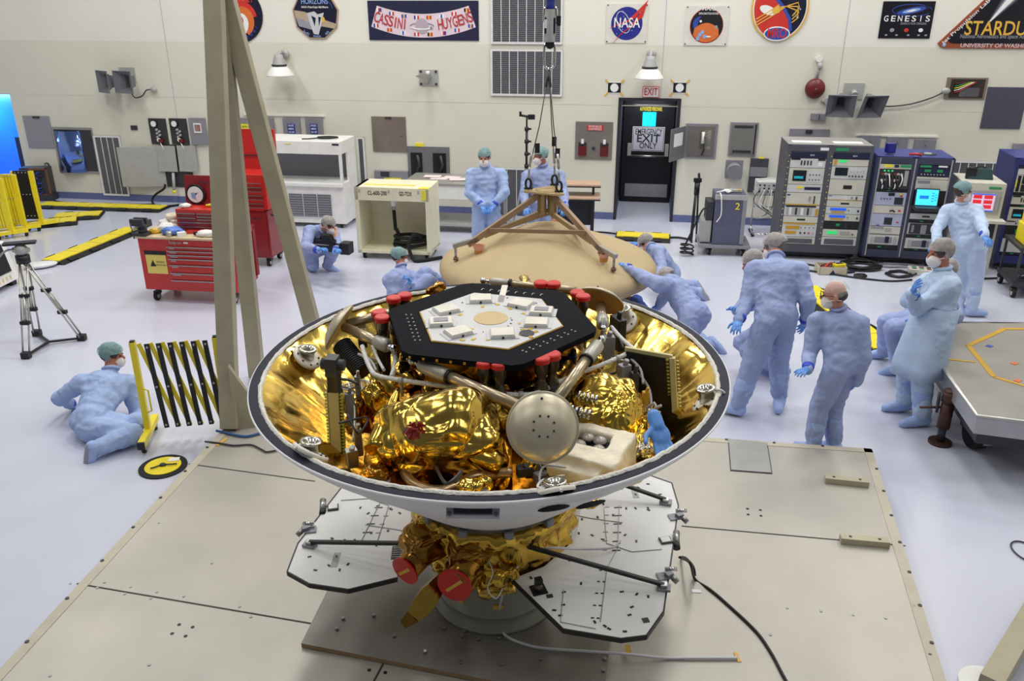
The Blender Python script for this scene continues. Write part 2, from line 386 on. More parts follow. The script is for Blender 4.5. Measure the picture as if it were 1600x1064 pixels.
# --- banner with an arched panel
r, a, b = wthing('banner', 'wide navy banner with an arched pale panel, red words and little flags', 'banner', 576, 1, 748, 63)
mb = MB(); plate(mb, -a, a, -b, b, 0, 0.015, navy); mb.build('board', r)
def AR(x, z): return (x, z+0.9*x*x*0.22-0.06)   # smile shaped arch
n = 24; xs = [-a*0.95+2*a*0.95*i/n for i in range(n+1)]
mb = MB(); tops = [AR(x*0.87, 0.17) for x in xs]; bots = [AR(x, -0.22) for x in xs]
for i in range(n): poly(mb, [bots[i], bots[i+1], tops[i+1], tops[i]], 0.018, spink)
flags = [(wlab, sred, blab), (sblue, wlab, sred), (sblue, gold_ink, sblue), (blab, wlab, sred), (sred, gold_ink, sred), (wlab, sblue, wlab), (sred, wlab, sred), (black, gold_ink, sred)]
for row, z in ((0, 0.11), (1, -0.17)):
    for i in range(8):
        x = -0.86*a*(0.92 if row == 0 else 1)+2*0.86*a*(0.92 if row == 0 else 1)*i/7; cx, cz = AR(x, z)
        f = flags[(i+row*3) % 8]
        for k in range(3): poly(mb, [(cx-0.045+0.03*k, cz-0.03), (cx-0.015+0.03*k, cz-0.03), (cx-0.015+0.03*k, cz+0.03), (cx-0.045+0.03*k, cz+0.03)], 0.021, f[k])
cx, cz = AR(-0.02, -0.03)
band(mb, arc(cx, cz, 0.21, 0.05, 0, 360, 30), 0.022, 0.022, sgrey); disc(mb, cx, cz, 0.12, 0.125, 0.025, mat('banner_planet', (182, 166, 178), 0.5))
band(mb, arc(cx, cz, 0.21, 0.05, 190, 350, 20), 0.022, 0.028, wlab); disc(mb, cx+0.17, cz-0.03, 0.026, 0.026, 0.028, sgrey, 16)
mb.build('banner_artwork', r)
mb = MB()
for s_, x0, x1 in (('CASSINI', -0.88*a, -0.29*a), ('HUYGENS', 0.27*a, 0.90*a)):
    for i, ch in enumerate(s_):
        x = x0+(x1-x0)*(i+0.5)/len(s_)
        cx, cz = AR(x, -0.03); mb.text(ch, 0.25, mat('banner_red', (186, 54, 60), 0.5), front(cx, -0.024, cz, math.atan(0.396*x)), 0.088 if ch != 'I' else 0.024)
mb.build('lettering', r); sk(r)
# --- wall vents
slat = mat('vent_slat', (116, 116, 122), 0.5, 0.2); vent_w = mat('vent_frame', (224, 224, 222), 0.45)
def vent(name, label, x0, y0, x1, y1, cols, group=None, fr=0.035):
    r, a, b = wthing(name, label, 'vent', x0, y0, x1, y1, group)
    mb = MB(); plate(mb, -a, a, -b, b, 0, 0.012, slat)
    nz = int(2*b/0.035)
    for i in range(nz): plate(mb, -a+fr, a-fr, -b+fr+(2*b-2*fr)*i/nz, -b+fr+(2*b-2*fr)*(i+0.45)/nz, 0.012, 0.024, slat)
    mb.build('louvre', r)
    mb = MB()
    for x in (-a, a-fr): plate(mb, x, x+fr, -b, b, 0, 0.03, vent_w)
    for z in (-b, b-fr): plate(mb, -a, a, z, z+fr, 0, 0.031, vent_w)
    for i in range(1, cols): x = -a+fr+(2*a-2*fr)*i/cols; plate(mb, x-0.006, x+0.006, -b+fr, b-fr, 0, 0.029, vent_w)
    mb.build('vent_frame', r); sk(r)
vent('wall_vent', 'upper large louvred wall vent behind the crane hook', 767, -70, 880, 69, 8)
vent('wall_vent', 'lower large louvred wall vent behind the hanging slings', 767, 77, 879, 150, 8)
vent('floor_vent', 'tall narrow wall vent behind the open steel panel door', 155, 212, 196, 305, 4)
vent('floor_vent', 'narrow vent strip beside the white clean bench', 562, 214, 574, 352, 1)
vent('return_vent', 'grey wall vent half hidden behind the beige console', 1477, 251, 1560, 330, 6)
vent('return_vent', 'wide floor-level wall vent behind the steel table', 775, 262, 840, 345, 4)
# --- square agency sign
r, a, b = wthing('agency_sign', 'square white sign with a round dark blue emblem and red swoosh', 'sign', 947, 6, 1012, 67)
mb = MB(); plate(mb, -a, a, -b, b, 0, 0.012, mat('sign_offwhite', (222, 218, 208), 0.5))
for x in (-1, 1):
    for z in (-1, 1): disc(mb, x*a*0.93, z*b*0.93, 0.012, 0.012, 0.015, dark, 10)
mb.build('board', r)
mb = MB(); R = b*0.85; disc(mb, 0, 0, R, R, 0.016, mat('agency_blue', (36, 44, 138), 0.45), 56)
for i in range(14):
    an = random.random()*6.28; q = R*random.uniform(0.4, 0.9); disc(mb, q*math.cos(an), q*math.sin(an), 0.006, 0.006, 0.018, wlab, 6)
band(mb, [(-0.06+0.10*math.cos(t)-0.06*math.sin(t), 0.02+0.02*math.cos(t)+0.17*math.sin(t)) for t in [2*math.pi*i/30 for i in range(30)]], 0.008, 0.019, wlab, True)
P = [(-R*1.05, -0.07), (-R*0.6, -0.02), (0, 0.03), (R*0.5, 0.12), (R*1.28, 0.36)]
band(mb, P, [0.004, 0.02, 0.03, 0.06, 0.01], 0.022, sred)
P = [(-R*0.85, -0.32), (-R*0.35, -0.17), (R*0.2, -0.06), (R*0.9, 0.13), (R*1.26, 0.37)]
band(mb, P, [0.004, 0.012, 0.02, 0.07, 0.004], 0.024, sred)
mb.build('emblem', r)
mb = MB(); mb.text('NASA', 0.22, wlab, front(0, -0.028, 0.005), R*1.66); mb.build('lettering', r); sk(r)
# --- square sign with a round planet patch
r, a, b = wthing('mission_sign', 'square pale sign with a round black patch of an orange planet', 'sign', 1070, 9, 1138, 71)
mb = MB(); plate(mb, -a, a, -b, b, 0, 0.012, MATS['sign_offwhite'])
for x in (-1, 1):
    for z in (-1, 1): disc(mb, x*a*0.93, z*b*0.93, 0.012, 0.012, 0.015, dark, 10)
mb.build('board', r)
mb = MB(); R = b*0.88; disc(mb, 0, 0, R, R, 0.015, sred, 56); disc(mb, 0, 0, R*0.97, R*0.97, 0.018, black, 56)
top = [(x, -R*0.42+0.16*math.cos(x/R*1.5)) for x in [-R*0.72+R*1.44*i/14 for i in range(15)]]
poly(mb, top[::-1]+arc(0, 0, R*0.95, R*0.95, 215, 325, 16), 0.021, sorange)
band(mb, arc(0.05, 0.02, R*0.86, R*0.6, 130, 215), [0.01+0.07*math.sin(math.pi*i/24) for i in range(25)], 0.02, sblue)
for x, z in ((-0.1, -0.14), (-0.06, -0.1), (-0.13, -0.2), (-0.02, -0.17)): disc(mb, x, z, 0.03, 0.035, 0.024, slb, 8)
disc(mb, 0.16, -0.02, 0.025, 0.03, 0.022, sgrey, 10); disc(mb, -0.1, 0.07, 0.02, 0.02, 0.022, wlab, 10); disc(mb, 0.03, -0.17, 0.06, 0.012, 0.023, wlab, 12)
mb.build('emblem', r)
mb = MB(); mb.text('MARS', 0.1, wlab, front(0.02, -0.026, 0.27), 0.22); mb.text('EXPLORATION ROVER', 0.045, wlab, front(0.02, -0.026, 0.19), 0.32);
mb.build('lettering', r); sk(r)
# --- oval patch
r, a, b = wthing('oval_patch', 'large oval patch sign with gold border and red and black halves', 'sign', 1174, -42, 1264, 64)
mb = MB(); disc(mb, 0, 0, a, b, 0.02, gold_ink, 60, 0.02); disc(mb, 0, 0, a*0.94, b*0.95, 0.023, wlab, 60); mb.build('board', r)
mb = MB(); disc(mb, 0, 0, a*0.9, b*0.92, 0.026, space, 60)
L = arc(0, 0, a*0.9, b*0.92, 110, 290, 30)+[(a*0.42, -b*0.66), (a*0.34, -b*0.35), (a*0.12, -b*0.02), (-a*0.1, b*0.2)]
poly(mb, L, 0.029, sred)
band(mb, [(a*0.45, -b*0.7), (a*0.36, -b*0.33), (a*0.12, 0), (-a*0.2, b*0.3)], 0.05, 0.031, sblue)
disc(mb, -a*0.42, -b*0.08, a*0.3, b*0.13, 0.033, wlab, 30, rot=-0.35); poly(mb, [(-a*0.3, -b*0.06), (-a*0.05, b*0.1), (0, -b*0.15), (-a*0.2, -b*0.2)], 0.034, gold_ink)
for k in range(3): band(mb, [(-a*0.8, -b*(0.55-0.1*k)), (-a*0.2, -b*(0.22-0.1*k)), (a*0.2, 0.02), (a*0.6, b*(0.15-0.12*k)), (a*0.66, -b*0.15*k), (a*0.45, -b*(0.25+0.1*k))], 0.016, 0.035, gold_ink)
for x, z in ((0.62, -0.28), (0.7, -0.05), (0.52, -0.18)): disc(mb, a*x, b*z, 0.015, 0.015, 0.032, slb, 8)
mb.build('emblem', r)
mb = MB(); disc(mb, -a*0.02, -b*0.78, a*0.46, b*0.22, 0.038, wlab, 36); disc(mb, -a*0.02, -b*0.78, a*0.42, b*0.18, 0.041, sblue, 36); mb.text('MRO', 0.21, sred, front(-a*0.02, -0.044, -b*0.78), a*0.66); mb.build('lettering', r); sk(r)
# --- dark landscape poster
r, a, b = wthing('mission_poster', 'rectangular black poster with a spiral galaxy and white capital title', 'poster', 1376, 2, 1457, 60)
mb = MB(); plate(mb, -a, a, -b, b, 0, 0.012, mat('poster_black', (14, 14, 26), 0.35)); mb.build('board', r)
mb = MB()
for k, (q, m) in enumerate(((1.0, navy), (0.8, sblue), (0.5, slb), (0.25, wlab))): disc(mb, 0.05, b*0.5, 0.27*q, 0.055*q, 0.014+0.002*k, m, 30, rot=0.2)
band(mb, arc(0.06, b*0.52, 0.30, 0.09, 0, 330), 0.01, 0.014, sblue)
for x, m in ((-0.2, sgrey), (0.02, sred), (0.24, wlab)): disc(mb, x, -b*0.55, 0.035, 0.03, 0.015, m, 16)
mb.build('galaxy_artwork', r)
mb = MB()
for i, ch in enumerate('GENESIS'): mb.text(ch, 0.125, wlab, front(-a*0.80+a*1.6*i/6, -0.018, b*0.06), 0.068 if ch != 'I' else 0.014)
mb.text('SEARCH FOR ORIGINS', 0.045, sgrey, front(a*0.28, -0.018, -b*0.2), a*1.0)
for x in (-0.28, -0.12, 0.06, 0.22, 0.33): disc(mb, x, -b*0.82, 0.022, 0.014, 0.018, sgrey, 12)
mb.build('lettering', r); sk(r)
# --- triangular poster at the right edge
r, a, b = wthing('triangular_poster', 'large black triangular poster with a comet streak and gold title', 'poster', 1472, -38, 1672, 76)
mb = MB()
def tri(k, dz=0.0):
    P = [(-a*0.985, -b*0.86), (-a*0.93, -b*0.97), (-a*0.86, -b), (a*0.86, -b), (a*0.93, -b*0.97), (a*0.985, -b*0.86), (0.06, b*0.97), (-0.06, b*0.97)]
    return [(p[0]*k, (p[1]+b*0.3)*k-b*0.3+dz) for p in P]
poly(mb, tri(1), 0.02, rust, 0.02); poly(mb, tri(0.86, 0.02), 0.024, mat('poster_black', (14, 14, 26)))
mb.build('board', r)
mb = MB()
for k, m in ((1.0, mat('comet_dim', (70, 74, 92), 0.5)), (0.55, sgrey), (0.25, wlab)): poly(mb, [(-a*0.28, -b*0.38), (a*0.05+0.3*k*0.3, b*0.35), (a*0.02-0.35*k*0.3, b*0.42)], 0.026+0.003*(1-k), m)
disc(mb, -a*0.88, -b*0.9, 0.03, 0.03, 0.026, slb, 10); mb.build('comet_artwork', r)
mb = MB(); mb.text('STARDUST', 0.30, gold_ink, front(0.03, -0.03, -b*0.45), a*1.26)
mb.text('National Aeronautics and Space Administration', 0.085, sgrey, front(0.03, -0.03, -b*0.66), a*1.36)
mb.text('UNIVERSITY OF WASHINGTON', 0.085, spink, front(0.06, -0.03, -b*0.92), a*1.36)
mb.text('Jet Propulsion Laboratory', 0.075, wlab, front(-a*0.475, -0.03, b*0.0, math.atan2(b*1.83, a*0.925)), 1.25); mb.build('lettering', r); sk(r)
# --- wall lamps
def wall_lamp(label, bx_, by_, sx_, sy_):
    s, h = W(bx_, by_); r = thing('wall_lamp', label, 'lamp', WP(s, h), WROT, 'shaded lamps on the back wall')
    mb = MB(); mb.ell((0, -0.05, 0), (0.085, 0.07, 0.085), lgrey); mb.build('mount', r)
    q = W(sx_, sy_, 0.32); x, z = q[0]-s, q[1]-h
    mb = MB(); mb.tube(catmull([(0, -0.05, 0), (x*0.3, -0.2, 0.05), (x*0.8, -0.31, 0.0), (x, -0.32, z+0.24)], 6), 0.03, lgrey, 10); mb.build('arm', r)
    T = Matrix.Translation((x, -0.32, z))
    mb = MB(); mb.lathe([(0.0, 0.26), (0.07, 0.25), (0.085, 0.2), (0.12, 0.09), (0.13, 0.06)], lgrey, 24, T); mb.cyl((x, -0.32, z+0.055), (x, -0.32, z+0.085), 0.135, dark); mb.build('ballast', r)
    mb = MB(); mb.lathe([(0.12, 0.05), (0.16, 0.02), (0.245, -0.10), (0.25, -0.115), (0.24, -0.10), (0.155, 0.015), (0.10, 0.035)], white, 32, T); mb.build('shade', r)
    mb = MB(); mb.ell((x, -0.32, z-0.03), (0.085, 0.085, 0.09), mat('lamp_glass', (190, 195, 205), 0.1), 16, 8)
    for k in range(4): mb.tube(arc3(x, -0.32, z-0.03, 0.095, 0.1, k*math.pi/4), 0.006, dark, 5)
    mb.build('caged_bulb', r)
def arc3(cx, cy, cz, rx, rz, ang):
    return [(cx+rx*math.cos(t)*math.cos(ang), cy+rx*math.cos(t)*math.sin(ang), cz+rz*math.sin(t)) for t in [math.pi+math.pi*i/10 for i in range(11)]]
wall_lamp('white shaded wall lamp below the nine-sided patch sign', 447, 84, 437, 108)
wall_lamp('white shaded wall lamp above the EXIT sign', 1018, 84, 1015, 112)
# --- horn loudspeakers
def horn(mb, M, wd, ht, dp, m):
    vs = [];
    for k, (q, y) in enumerate(((0.12, 0.0), (0.3, -dp*0.5), (0.62, -dp*0.85), (1.0, -dp))):
        for sx, sz in ((-1, -1), (1, -1), (1, 1), (-1, 1)): vs.append((sx*wd/2*q, y, sz*ht/2*(0.35+0.65*q)))
    fs = [(k*4+i, k*4+(i+1) % 4, k*4+4+(i+1) % 4, k*4+4+i) for k in range(3) for i in range(4)]+[(0, 1, 2, 3)]
    mb.add(vs, fs, m, False, M)
hornm = mat('horn_grey', (110, 110, 118), 0.5)
def horns(label, cx_, cy_, tilt, offs, cable):
    s, h = W(cx_, cy_, 0.3); r = thing('horn_loudspeaker', label, 'loudspeaker', WP(s, h), WROT)
    mb = MB(); plate(mb, -0.16, 0.16, -0.02, 0.24, 0, 0.02, lgrey); mb.cyl((0, -0.02, 0.1), (0, -0.14, 0.06), 0.05, lgrey); mb.beam((0, -0.10, 0.06), (0, -0.14, -0.1), 0.08, 0.08, lgrey); mb.build('bracket', r)
    for x, ang, wd in offs:
        mb = MB(); M = Matrix.Translation((x, -0.12, 0)) @ Matrix.Rotation(ang, 4, 'Z') @ Matrix.Rotation(tilt, 4, 'X'); horn(mb, M, wd, 0.40, 0.26, hornm); o = mb.build('horn', r)
        sd = o.modifiers.new('shell', 'SOLIDIFY'); sd.thickness = 0.012
    mb = MB(); P = [];
    for (x, y, o) in cable:
        q = W(x, y, o); P.append((q[0]-s, -o, q[1]-h))
    mb.tube(catmull(P, 8), 0.012, dark, 6); mb.ell(P[-1], (0.07, 0.04, 0.05), lgrey); mb.build('cable', r)
horns('grey twin-horn loudspeaker on the wall left of the beige posts', 187, 128, 0.0, ((-0.2, -0.5, 0.4), (0.17, -0.25, 0.45)), [(203, 138, 0.2), (210, 152, 0.05), (222, 150, 0.05), (229, 141, 0.05), (240, 140, 0.048)])
horns('grey twin-horn loudspeaker on the wall above the tall grey rack', 1338, 156, 0.42, ((-0.21, -0.12, 0.44), (0.2, 0.3, 0.42)), [(1368, 160, 0.15), (1383, 166, 0.05), (1420, 163, 0.05), (1455, 153, 0.05), (1478, 142, 0.048)])
q = thing('conduit_hub', 'small grey conduit hub left of the right-hand horns', 'conduit', WP(*W(1292, 158)), WROT)
mb = MB(); mb.cyl((0, -0.05, 0), (0, 0, 0), 0.05, lgrey); mb.build('junction', q); mb = MB(); mb.cyl((-0.1, -0.025, 0), (0.17, -0.025, 0.0), 0.02, lgrey, n=10); mb.build('pipe', q)
# --- bracket plate
r, a, b = wthing('bracket', 'bare steel wall bracket below the banner', 'bracket', 655, 109, 685, 134)
mb = MB(); plate(mb, -a, a, -b, b, 0, 0.015, lgrey)
for x in (-1, 1):
    for z in (-1, 1): disc(mb, x*a*0.78, z*b*0.78, 0.022, 0.022, 0.025, dark, 12, 0.01)
mb.build('wall_plate', r)
mb = MB(); mb.add([(-0.06, -0.015, 0.02), (0.06, -0.015, 0.02), (0.04, -0.34, 0.1), (-0.16, -0.34, 0.06), (0, -0.015, -b*0.8), (-0.02, -0.02, -b*0.8)], [(0, 1, 2, 3), (1, 0, 4), (0, 3, 4), (2, 1, 4), (3, 2, 4)], alum)
mb.cyl((0.0, -0.06, 0.06), (0.0, -0.06, 0.12), 0.035, white); mb.build('support_arm', r); sk(r)
# --- round targets, exit sign
for x0, x1, lb in ((949, 971, 'square black and white round target left of the EXIT sign'), (1051, 1073, 'square black and white round target right of the EXIT sign')):
    r, a, b = wthing('target_marker', lb, 'marker', x0, 128, x1, 146, 'round photo targets above the door')
    mb = MB(); plate(mb, -a, a, -b, b, 0, 0.004, wlab); plate(mb, -a*0.92, a*0.92, -b*0.86, b*0.86, 0.004, 0.006, black); disc(mb, 0, 0, b*0.74, b*0.74, 0.009, wlab, 32); mb.build('target_card', r)
    for sx in (-1, 1):
        for sz in (-1, 1):
            mb = MB(); mb.box((sx*a*1.12, -0.008, sz*b*1.12), (0.075, 0.003, 0.025), gold_ink, M=Matrix.Rotation(sx*sz*math.radians(45)*-1, 4, 'Y')); mb.build('tape', r)
    sk(r)
r, a, b = wthing('exit_sign', 'small white and red EXIT sign above the dark doorway', 'sign', 1004, 135, 1030, 152)
mb = MB(); plate(mb, -a, a, -b, b, 0, 0.02, mat('exit_red', (190, 60, 56), 0.5)); plate(mb, -a*0.93, a*0.93, -b*0.9, b*0.9, 0.02, 0.024, wlab); mb.build('board', r)
mb = MB(); mb.text('EXIT', b*1.9, sred, front(0, -0.027, 0), a*1.6); mb.build('lettering', r); sk(r)
# --- alarm bell
s, h = W(1273, 138); r = thing('alarm_bell', 'round dark red alarm bell hanging from wall conduit', 'bell', WP(s, h), WROT)
bellred = mat('bell_red', (104, 26, 30), 0.4)
mb = MB(); mb.lathe([(0.0, 0.12), (0.08, 0.115), (0.15, 0.08), (0.165, 0.03), (0.15, 0.02)], bellred, 32, FRONT); mb.cyl((0, -0.02, 0), (0, 0, 0), 0.1, dark); mb.cyl((0, -0.128, 0), (0, -0.11, 0), 0.015, steel); mb.build('gong', r)
q = W(1279, 92); mb = MB(); mb.tube([(0.0, -0.03, 0.14), (0.02, -0.04, 0.3), (q[0]-s, -0.03, q[1]-h)], 0.025, lgrey, 10); mb.ell((0.03, -0.05, 0.36), (0.045, 0.045, 0.06), lgrey); mb.cyl((q[0]-s, -0.06, q[1]-h), (q[0]-s, 0, q[1]-h), 0.05, white); mb.build('conduit', r)
# --- plain boxes and panels
def panel(name, label, cat, x0, y0, x1, y1, m, elems=(), depth=0.02, group=None, fr=None):
    r, a, b = wthing(name, label, cat, x0, y0, x1, y1, group)
    mb = MB(); plate(mb, -a, a, -b, b, 0, depth, m)
    if fr: plate(mb, -a*0.88, a*0.88, -b*0.9, b*0.9, depth, depth+0.008, fr)
    mb.build('panel', r, bevel=0.004)
    for e in elems:
        nm, ex0, ex1, ez0, ez1, em = e[:6]; mb = MB(); plate(mb, ex0*a, ex1*a, ez0*b, ez1*b, depth, depth+0.014, em)
        if len(e) > 6:
            for i, t in enumerate(e[6]): mb.text(t, 0.05, e[7], front((ex0+ex1)*a/2, -depth-0.016, (ez1-(ez1-ez0)*(i+0.5)/len(e[6]))*b), (ex1-ex0)*a*0.8)
        mb.build(nm, r)
    sk(r); return r, a, b
gpan = mat('panel_grey', (142, 142, 150), 0.45, 0.2); spec = mat('panel_speckled', (150, 150, 158), 0.5, 0.15, 0.2, 90.0)
panel('access_panel', 'speckled grey access panel nearest the blue doorway', 'panel', 41, 181, 82, 231, spec, (('plaque', -0.2, 0.3, 0.86, 0.98, dark),))
r, a, b = panel('recessed_cabinet', 'recessed steel cabinet with a mirror-bright blue reflecting door', 'cabinet', 88, 199, 150, 270, steel)
mb = MB(); plate(mb, -a*0.9, a*0.95, -b*0.9, b*0.9, 0.02, 0.024, dark); mb.build('opening', r)
bm_ = mat('polished_door', (120, 150, 225), 0.12, 0.9, coat=0.2); mb = MB(); n = 10
vs = [(-a*0.88+1.30*a*i/n, -0.03-0.10*math.sin(math.pi*i/n), z) for z in (-b*0.95, b*0.85) for i in range(n+1)]
mb.add(vs, [(i, i+1, n+2+i, n+1+i) for i in range(n)], bm_, True); o = mb.build('door', r); sd = o.modifiers.new('t', 'SOLIDIFY'); sd.thickness = 0.01
panel('label_plate', 'small dark label plate left of the two open utility boxes', 'plate', 205, 196, 215, 203, dark)
s, h = W(74, 258); r = thing('wall_socket', 'small round wall socket below the speckled access panel', 'socket', WP(s, h), WROT)
mb = MB(); mb.cyl((0, -0.02, 0), (0, 0, 0), 0.055, dark); mb.build('cover', r); mb = MB(); mb.cyl((0, -0.03, 0), (0, -0.02, 0), 0.035, lgrey); mb.build('insert', r)
def util(lb, x0):
    r, a, b = panel('utility_box', lb, 'utility box', x0, 185, x0+27, 225, dark, (), 0.02)
    for x, z, q in ((-0.35, 0.6, 0.075), (0.0, -0.65, 0.055)):
        g = MB(); g.cyl((x*a, -0.05, z*b), (x*a, -0.02, z*b), q, black); g.cyl((x*a, -0.056, z*b), (x*a, -0.05, z*b), q*0.75, wlab); g.build('gauge', r)
    for k in range(5):
        g = MB(); g.cyl((-0.1*a+0.05*(k % 2), -0.06, (0.15-0.14*k)*b), (-0.1*a+0.05*(k % 2), -0.02, (0.15-0.14*k)*b), 0.022, lgrey); g.build('valve', r)
    g = MB(); g.box((0.25*a, -0.05, -0.7*b), (0.09, 0.05, 0.06), bellred); g.build('red_valve', r)
    g = MB(); g.box((0.12, -0.062, -b-0.27), (2*a+0.02, 0.02, 0.5), lgrey, M=Matrix.Rotation(-0.04, 4, 'X')); g.build('flap_door', r)
    g = MB(); g.tube([(0, -0.04, -0.7*b), (0.05, -0.06, -b-0.02), (0.1, -0.05, -b-0.12)], 0.012, wlab, 6); g.build('wire', r)
util('open utility box with gauges, left one of the pair', 235); util('open utility box with gauges beside the grey red-label box', 267)
panel('switch_box', 'grey switch box with a square red label', 'switch box', 299, 184, 324, 225, gpan, (('red_label', -0.4, 0.5, -0.1, 0.62, wlab), ('red_print', -0.3, 0.42, 0.0, 0.52, rlab)), 0.06)
for x0, t, m, lb in ((373, 'y', ylab, 'grey switch box with a yellow label, left one above the red chest'), (404, 'y', ylab, 'grey switch box with a yellow label beside the blue-label boxes'), (445, 'b', blab, 'grey switch box with a blue label, nearer the red chest'), (480, 'b', blab, 'grey switch box with a blue label above the white bench')):
    panel('switch_box', lb, 'switch box', x0, 184, x0+26, 226, gpan, (('label', -0.42, 0.42, -0.15 if t == 'b' else -0.25, 0.58, m, ('DANGER', '480V', 'ON / OFF') if t == 'b' else ('CAUTION', '277V'), wlab if t == 'b' else black),), 0.06)
r, a, b = panel('electrical_recess', 'large empty electrical recess with its grey door swung to the left', 'panel', 258, 226, 300, 292, dark)
mb = MB(); mb.box((-a-0.42, -0.12, -0.02), (0.86, 0.02, b*1.85), lgrey, M=Matrix.Rotation(0.22, 4, 'Z')); mb.build('door', r)
mb = MB(); mb.cyl((-0.1, -0.12, -b-0.04), (-0.1, -0.06, -b*0.3), 0.03, lgrey); mb.cyl((-0.1, -0.12, -b-0.04), (-0.1, -0.12, -b-0.1), 0.035, ylab); mb.build('fitting', r)
s, h = W(258, 290, 0.1); hs = MB(); P = [(W(x, y, o)[0], o, W(x, y, o)[1]) for x, y, o in ((258, 288, 0.13), (256, 295, 0.14), (243, 304, 0.18), (238, 313, 0.2))]
P = [tuple(WP(p[0], p[2], p[1])) for p in P]+[tuple(G(243, 321, 0.025)), tuple(G(262, 322, 0.025)), tuple(G(280, 320, 0.025))]
tag(hs.tube(catmull(P, 8), 0.022, rubber, 8).build('hose'), 'black hose drooping from the open electrical recess to the floor', 'hose')
panel('stainless_panel', 'plain stainless access panel right of the white clean bench', 'panel', 582, 182, 635, 237, mat('panel_stainless', (150, 142, 132), 0.35, 0.6), (('plaque', -0.18, 0.18, 0.87, 0.99, dark), ('latch', 0.66, 0.78, -0.06, 0.06, steel)))
r, a, b = panel('breaker_box', 'grey double breaker box with two dark openings behind the cream cart', 'box', 638, 229, 703, 292, mat('panel_mid', (120, 120, 124), 0.45, 0.2), (('opening', -0.84, -0.3, -0.9, 0.7, black), ('opening', 0.22, 0.84, -0.9, 0.7, black), ('latch', -0.2, -0.08, -0.6, -0.4, dark)))
for x in (-0.5, 0.6):
    mb = MB(); mb.tube([(x*a, -0.06, b*0.6), (x*a+0.04, -0.06, b*0.1), (x*a-0.02, -0.06, -b*0.2)], 0.03, dark, 8); mb.build('breaker', r)
mb = MB(); plate(mb, -a*0.6, -a*0.2, b, b+0.06, 0, 0.03, ylab); mb.build('tape', r)
panel('label_box', 'grey floor box with a yellow caution label and round dial', 'box', 588, 266, 640, 300, gpan, (('caution_label', -0.4, 0.6, -0.6, 0.4, ylab, ('CAUTION', 'HIGH VOLTAGE'), black), ('dial', -0.6, -0.1, 0.5, 0.95, dark)), 0.1)
r, a, b = panel('deluge_control', 'steel water control panel with two red pull stations', 'control panel', 899, 190, 957, 249, mat('panel_steel', (150, 144, 138), 0.35, 0.6), (('red_label', -0.4, 0.48, 0.55, 0.82, rlab, ('WATER DELUGE', 'CONTROLS'), wlab),))
for x in (-0.6, 0.58):
    mb = MB(); plate(mb, (x-0.22)*a, (x+0.22)*a, -0.8*b, -0.1*b, 0.02, 0.025, dark); plate(mb, (x-0.2)*a, (x+0.2)*a, -0.8*b, -0.3*b, 0.025, 0.05, bellred); plate(mb, (x-0.07)*a, (x+0.07)*a, -0.15*b, 0.08*b, 0.025, 0.06, wlab); mb.build('pull_station', r)
mb = MB(); mb.cyl((0, -0.05, -0.4*b), (0, -0.02, -0.4*b), 0.03, dark); mb.build('key_switch', r)
r, a, b = panel('phone_cabinet', 'recessed steel phone cabinet with an open door beside the exit', 'cabinet', 1070, 193, 1120, 247, gpan, (('back', -0.85, 0.82, -0.85, 0.85, mat('cabinet_inside', (120, 116, 112), 0.5, 0.3)), ('phone', -0.1, 0.6, -0.45, 0.65, beige)))
mb = MB(); mb.tube([(0.12*a, -0.06, 0.55*b), (0.1*a, -0.075, 0.2*b), (0.12*a, -0.06, -0.1*b)], [0.03, 0.02, 0.03], white, 8); mb.build('handset', r)
mb = MB(); mb.tube([(0.2*a, -0.05, -0.1*b), (0.22*a, -0.07, -0.5*b), (0.1*a, -0.05, -0.8*b)], 0.012, black, 6); mb.build('cord', r)
mb = MB(); M = Matrix.Translation((-a, -0.02, 0)) @ Matrix.Rotation(math.radians(62), 4, 'Z'); mb.add([(p[0]-0.28, p[1], p[2]) for p in [(-0.27, -0.01, -b), (0.27, -0.01, -b), (0.27, 0.01, -b), (-0.27, 0.01, -b), (-0.27, -0.01, b*0.85), (0.27, -0.01, b*0.85), (0.27, 0.01, b*0.85), (-0.27, 0.01, b*0.85)]], [(0, 1, 5, 4), (1, 2, 6, 5), (2, 3, 7, 6), (3, 0, 4, 7), (4, 5, 6, 7), (3, 2, 1, 0)], mat('panel_mid', (120, 120, 124)), False, M)
mb.add([(-0.45, -0.013, -0.2*b), (-0.12, -0.013, -0.2*b), (-0.12, -0.013, 0.55*b), (-0.45, -0.013, 0.55*b)], [(0, 1, 2, 3)], wlab, False, M); mb.build('door', r)
panel('vented_panel', 'grey wall panel with slotted vents right of the phone cabinet', 'panel', 1139, 191, 1183, 243, gpan, (('slot', -0.7, 0.62, 0.68, 0.82, dark), ('slot', -0.7, 0.62, -0.82, -0.66, dark), ('hinge', 0.78, 0.86, -0.9, 0.9, black)), 0.03, fr=mat('panel_olive', (128, 126, 122), 0.5, 0.2))
r, a, b = panel('duct_stub', 'round grey duct stub on a square plate above the gray cart', 'duct', 1133, 250, 1160, 278, gpan)
mb = MB(); mb.cyl((0, -0.22, -0.02), (0, -0.02, 0), b*0.85, gpan, n=28); mb.build('duct', r)
panel('dark_panel', 'dark wall box with a yellow tab behind the oscilloscope stand', 'box', 1170, 247, 1198, 300, mat('panel_dark', (74, 74, 84), 0.45, 0.2), (('flap', -0.95, 0.95, -0.05, 0.5, gpan), ('tape', -0.1, 0.4, 1.0, 1.12, ylab)), 0.05)
panel('conduit_box', 'small grey conduit box below the alarm bell', 'box', 1266, 177, 1289, 187, gpan, (('seam', 0.1, 0.16, -0.9, 0.9, dark),), 0.06)
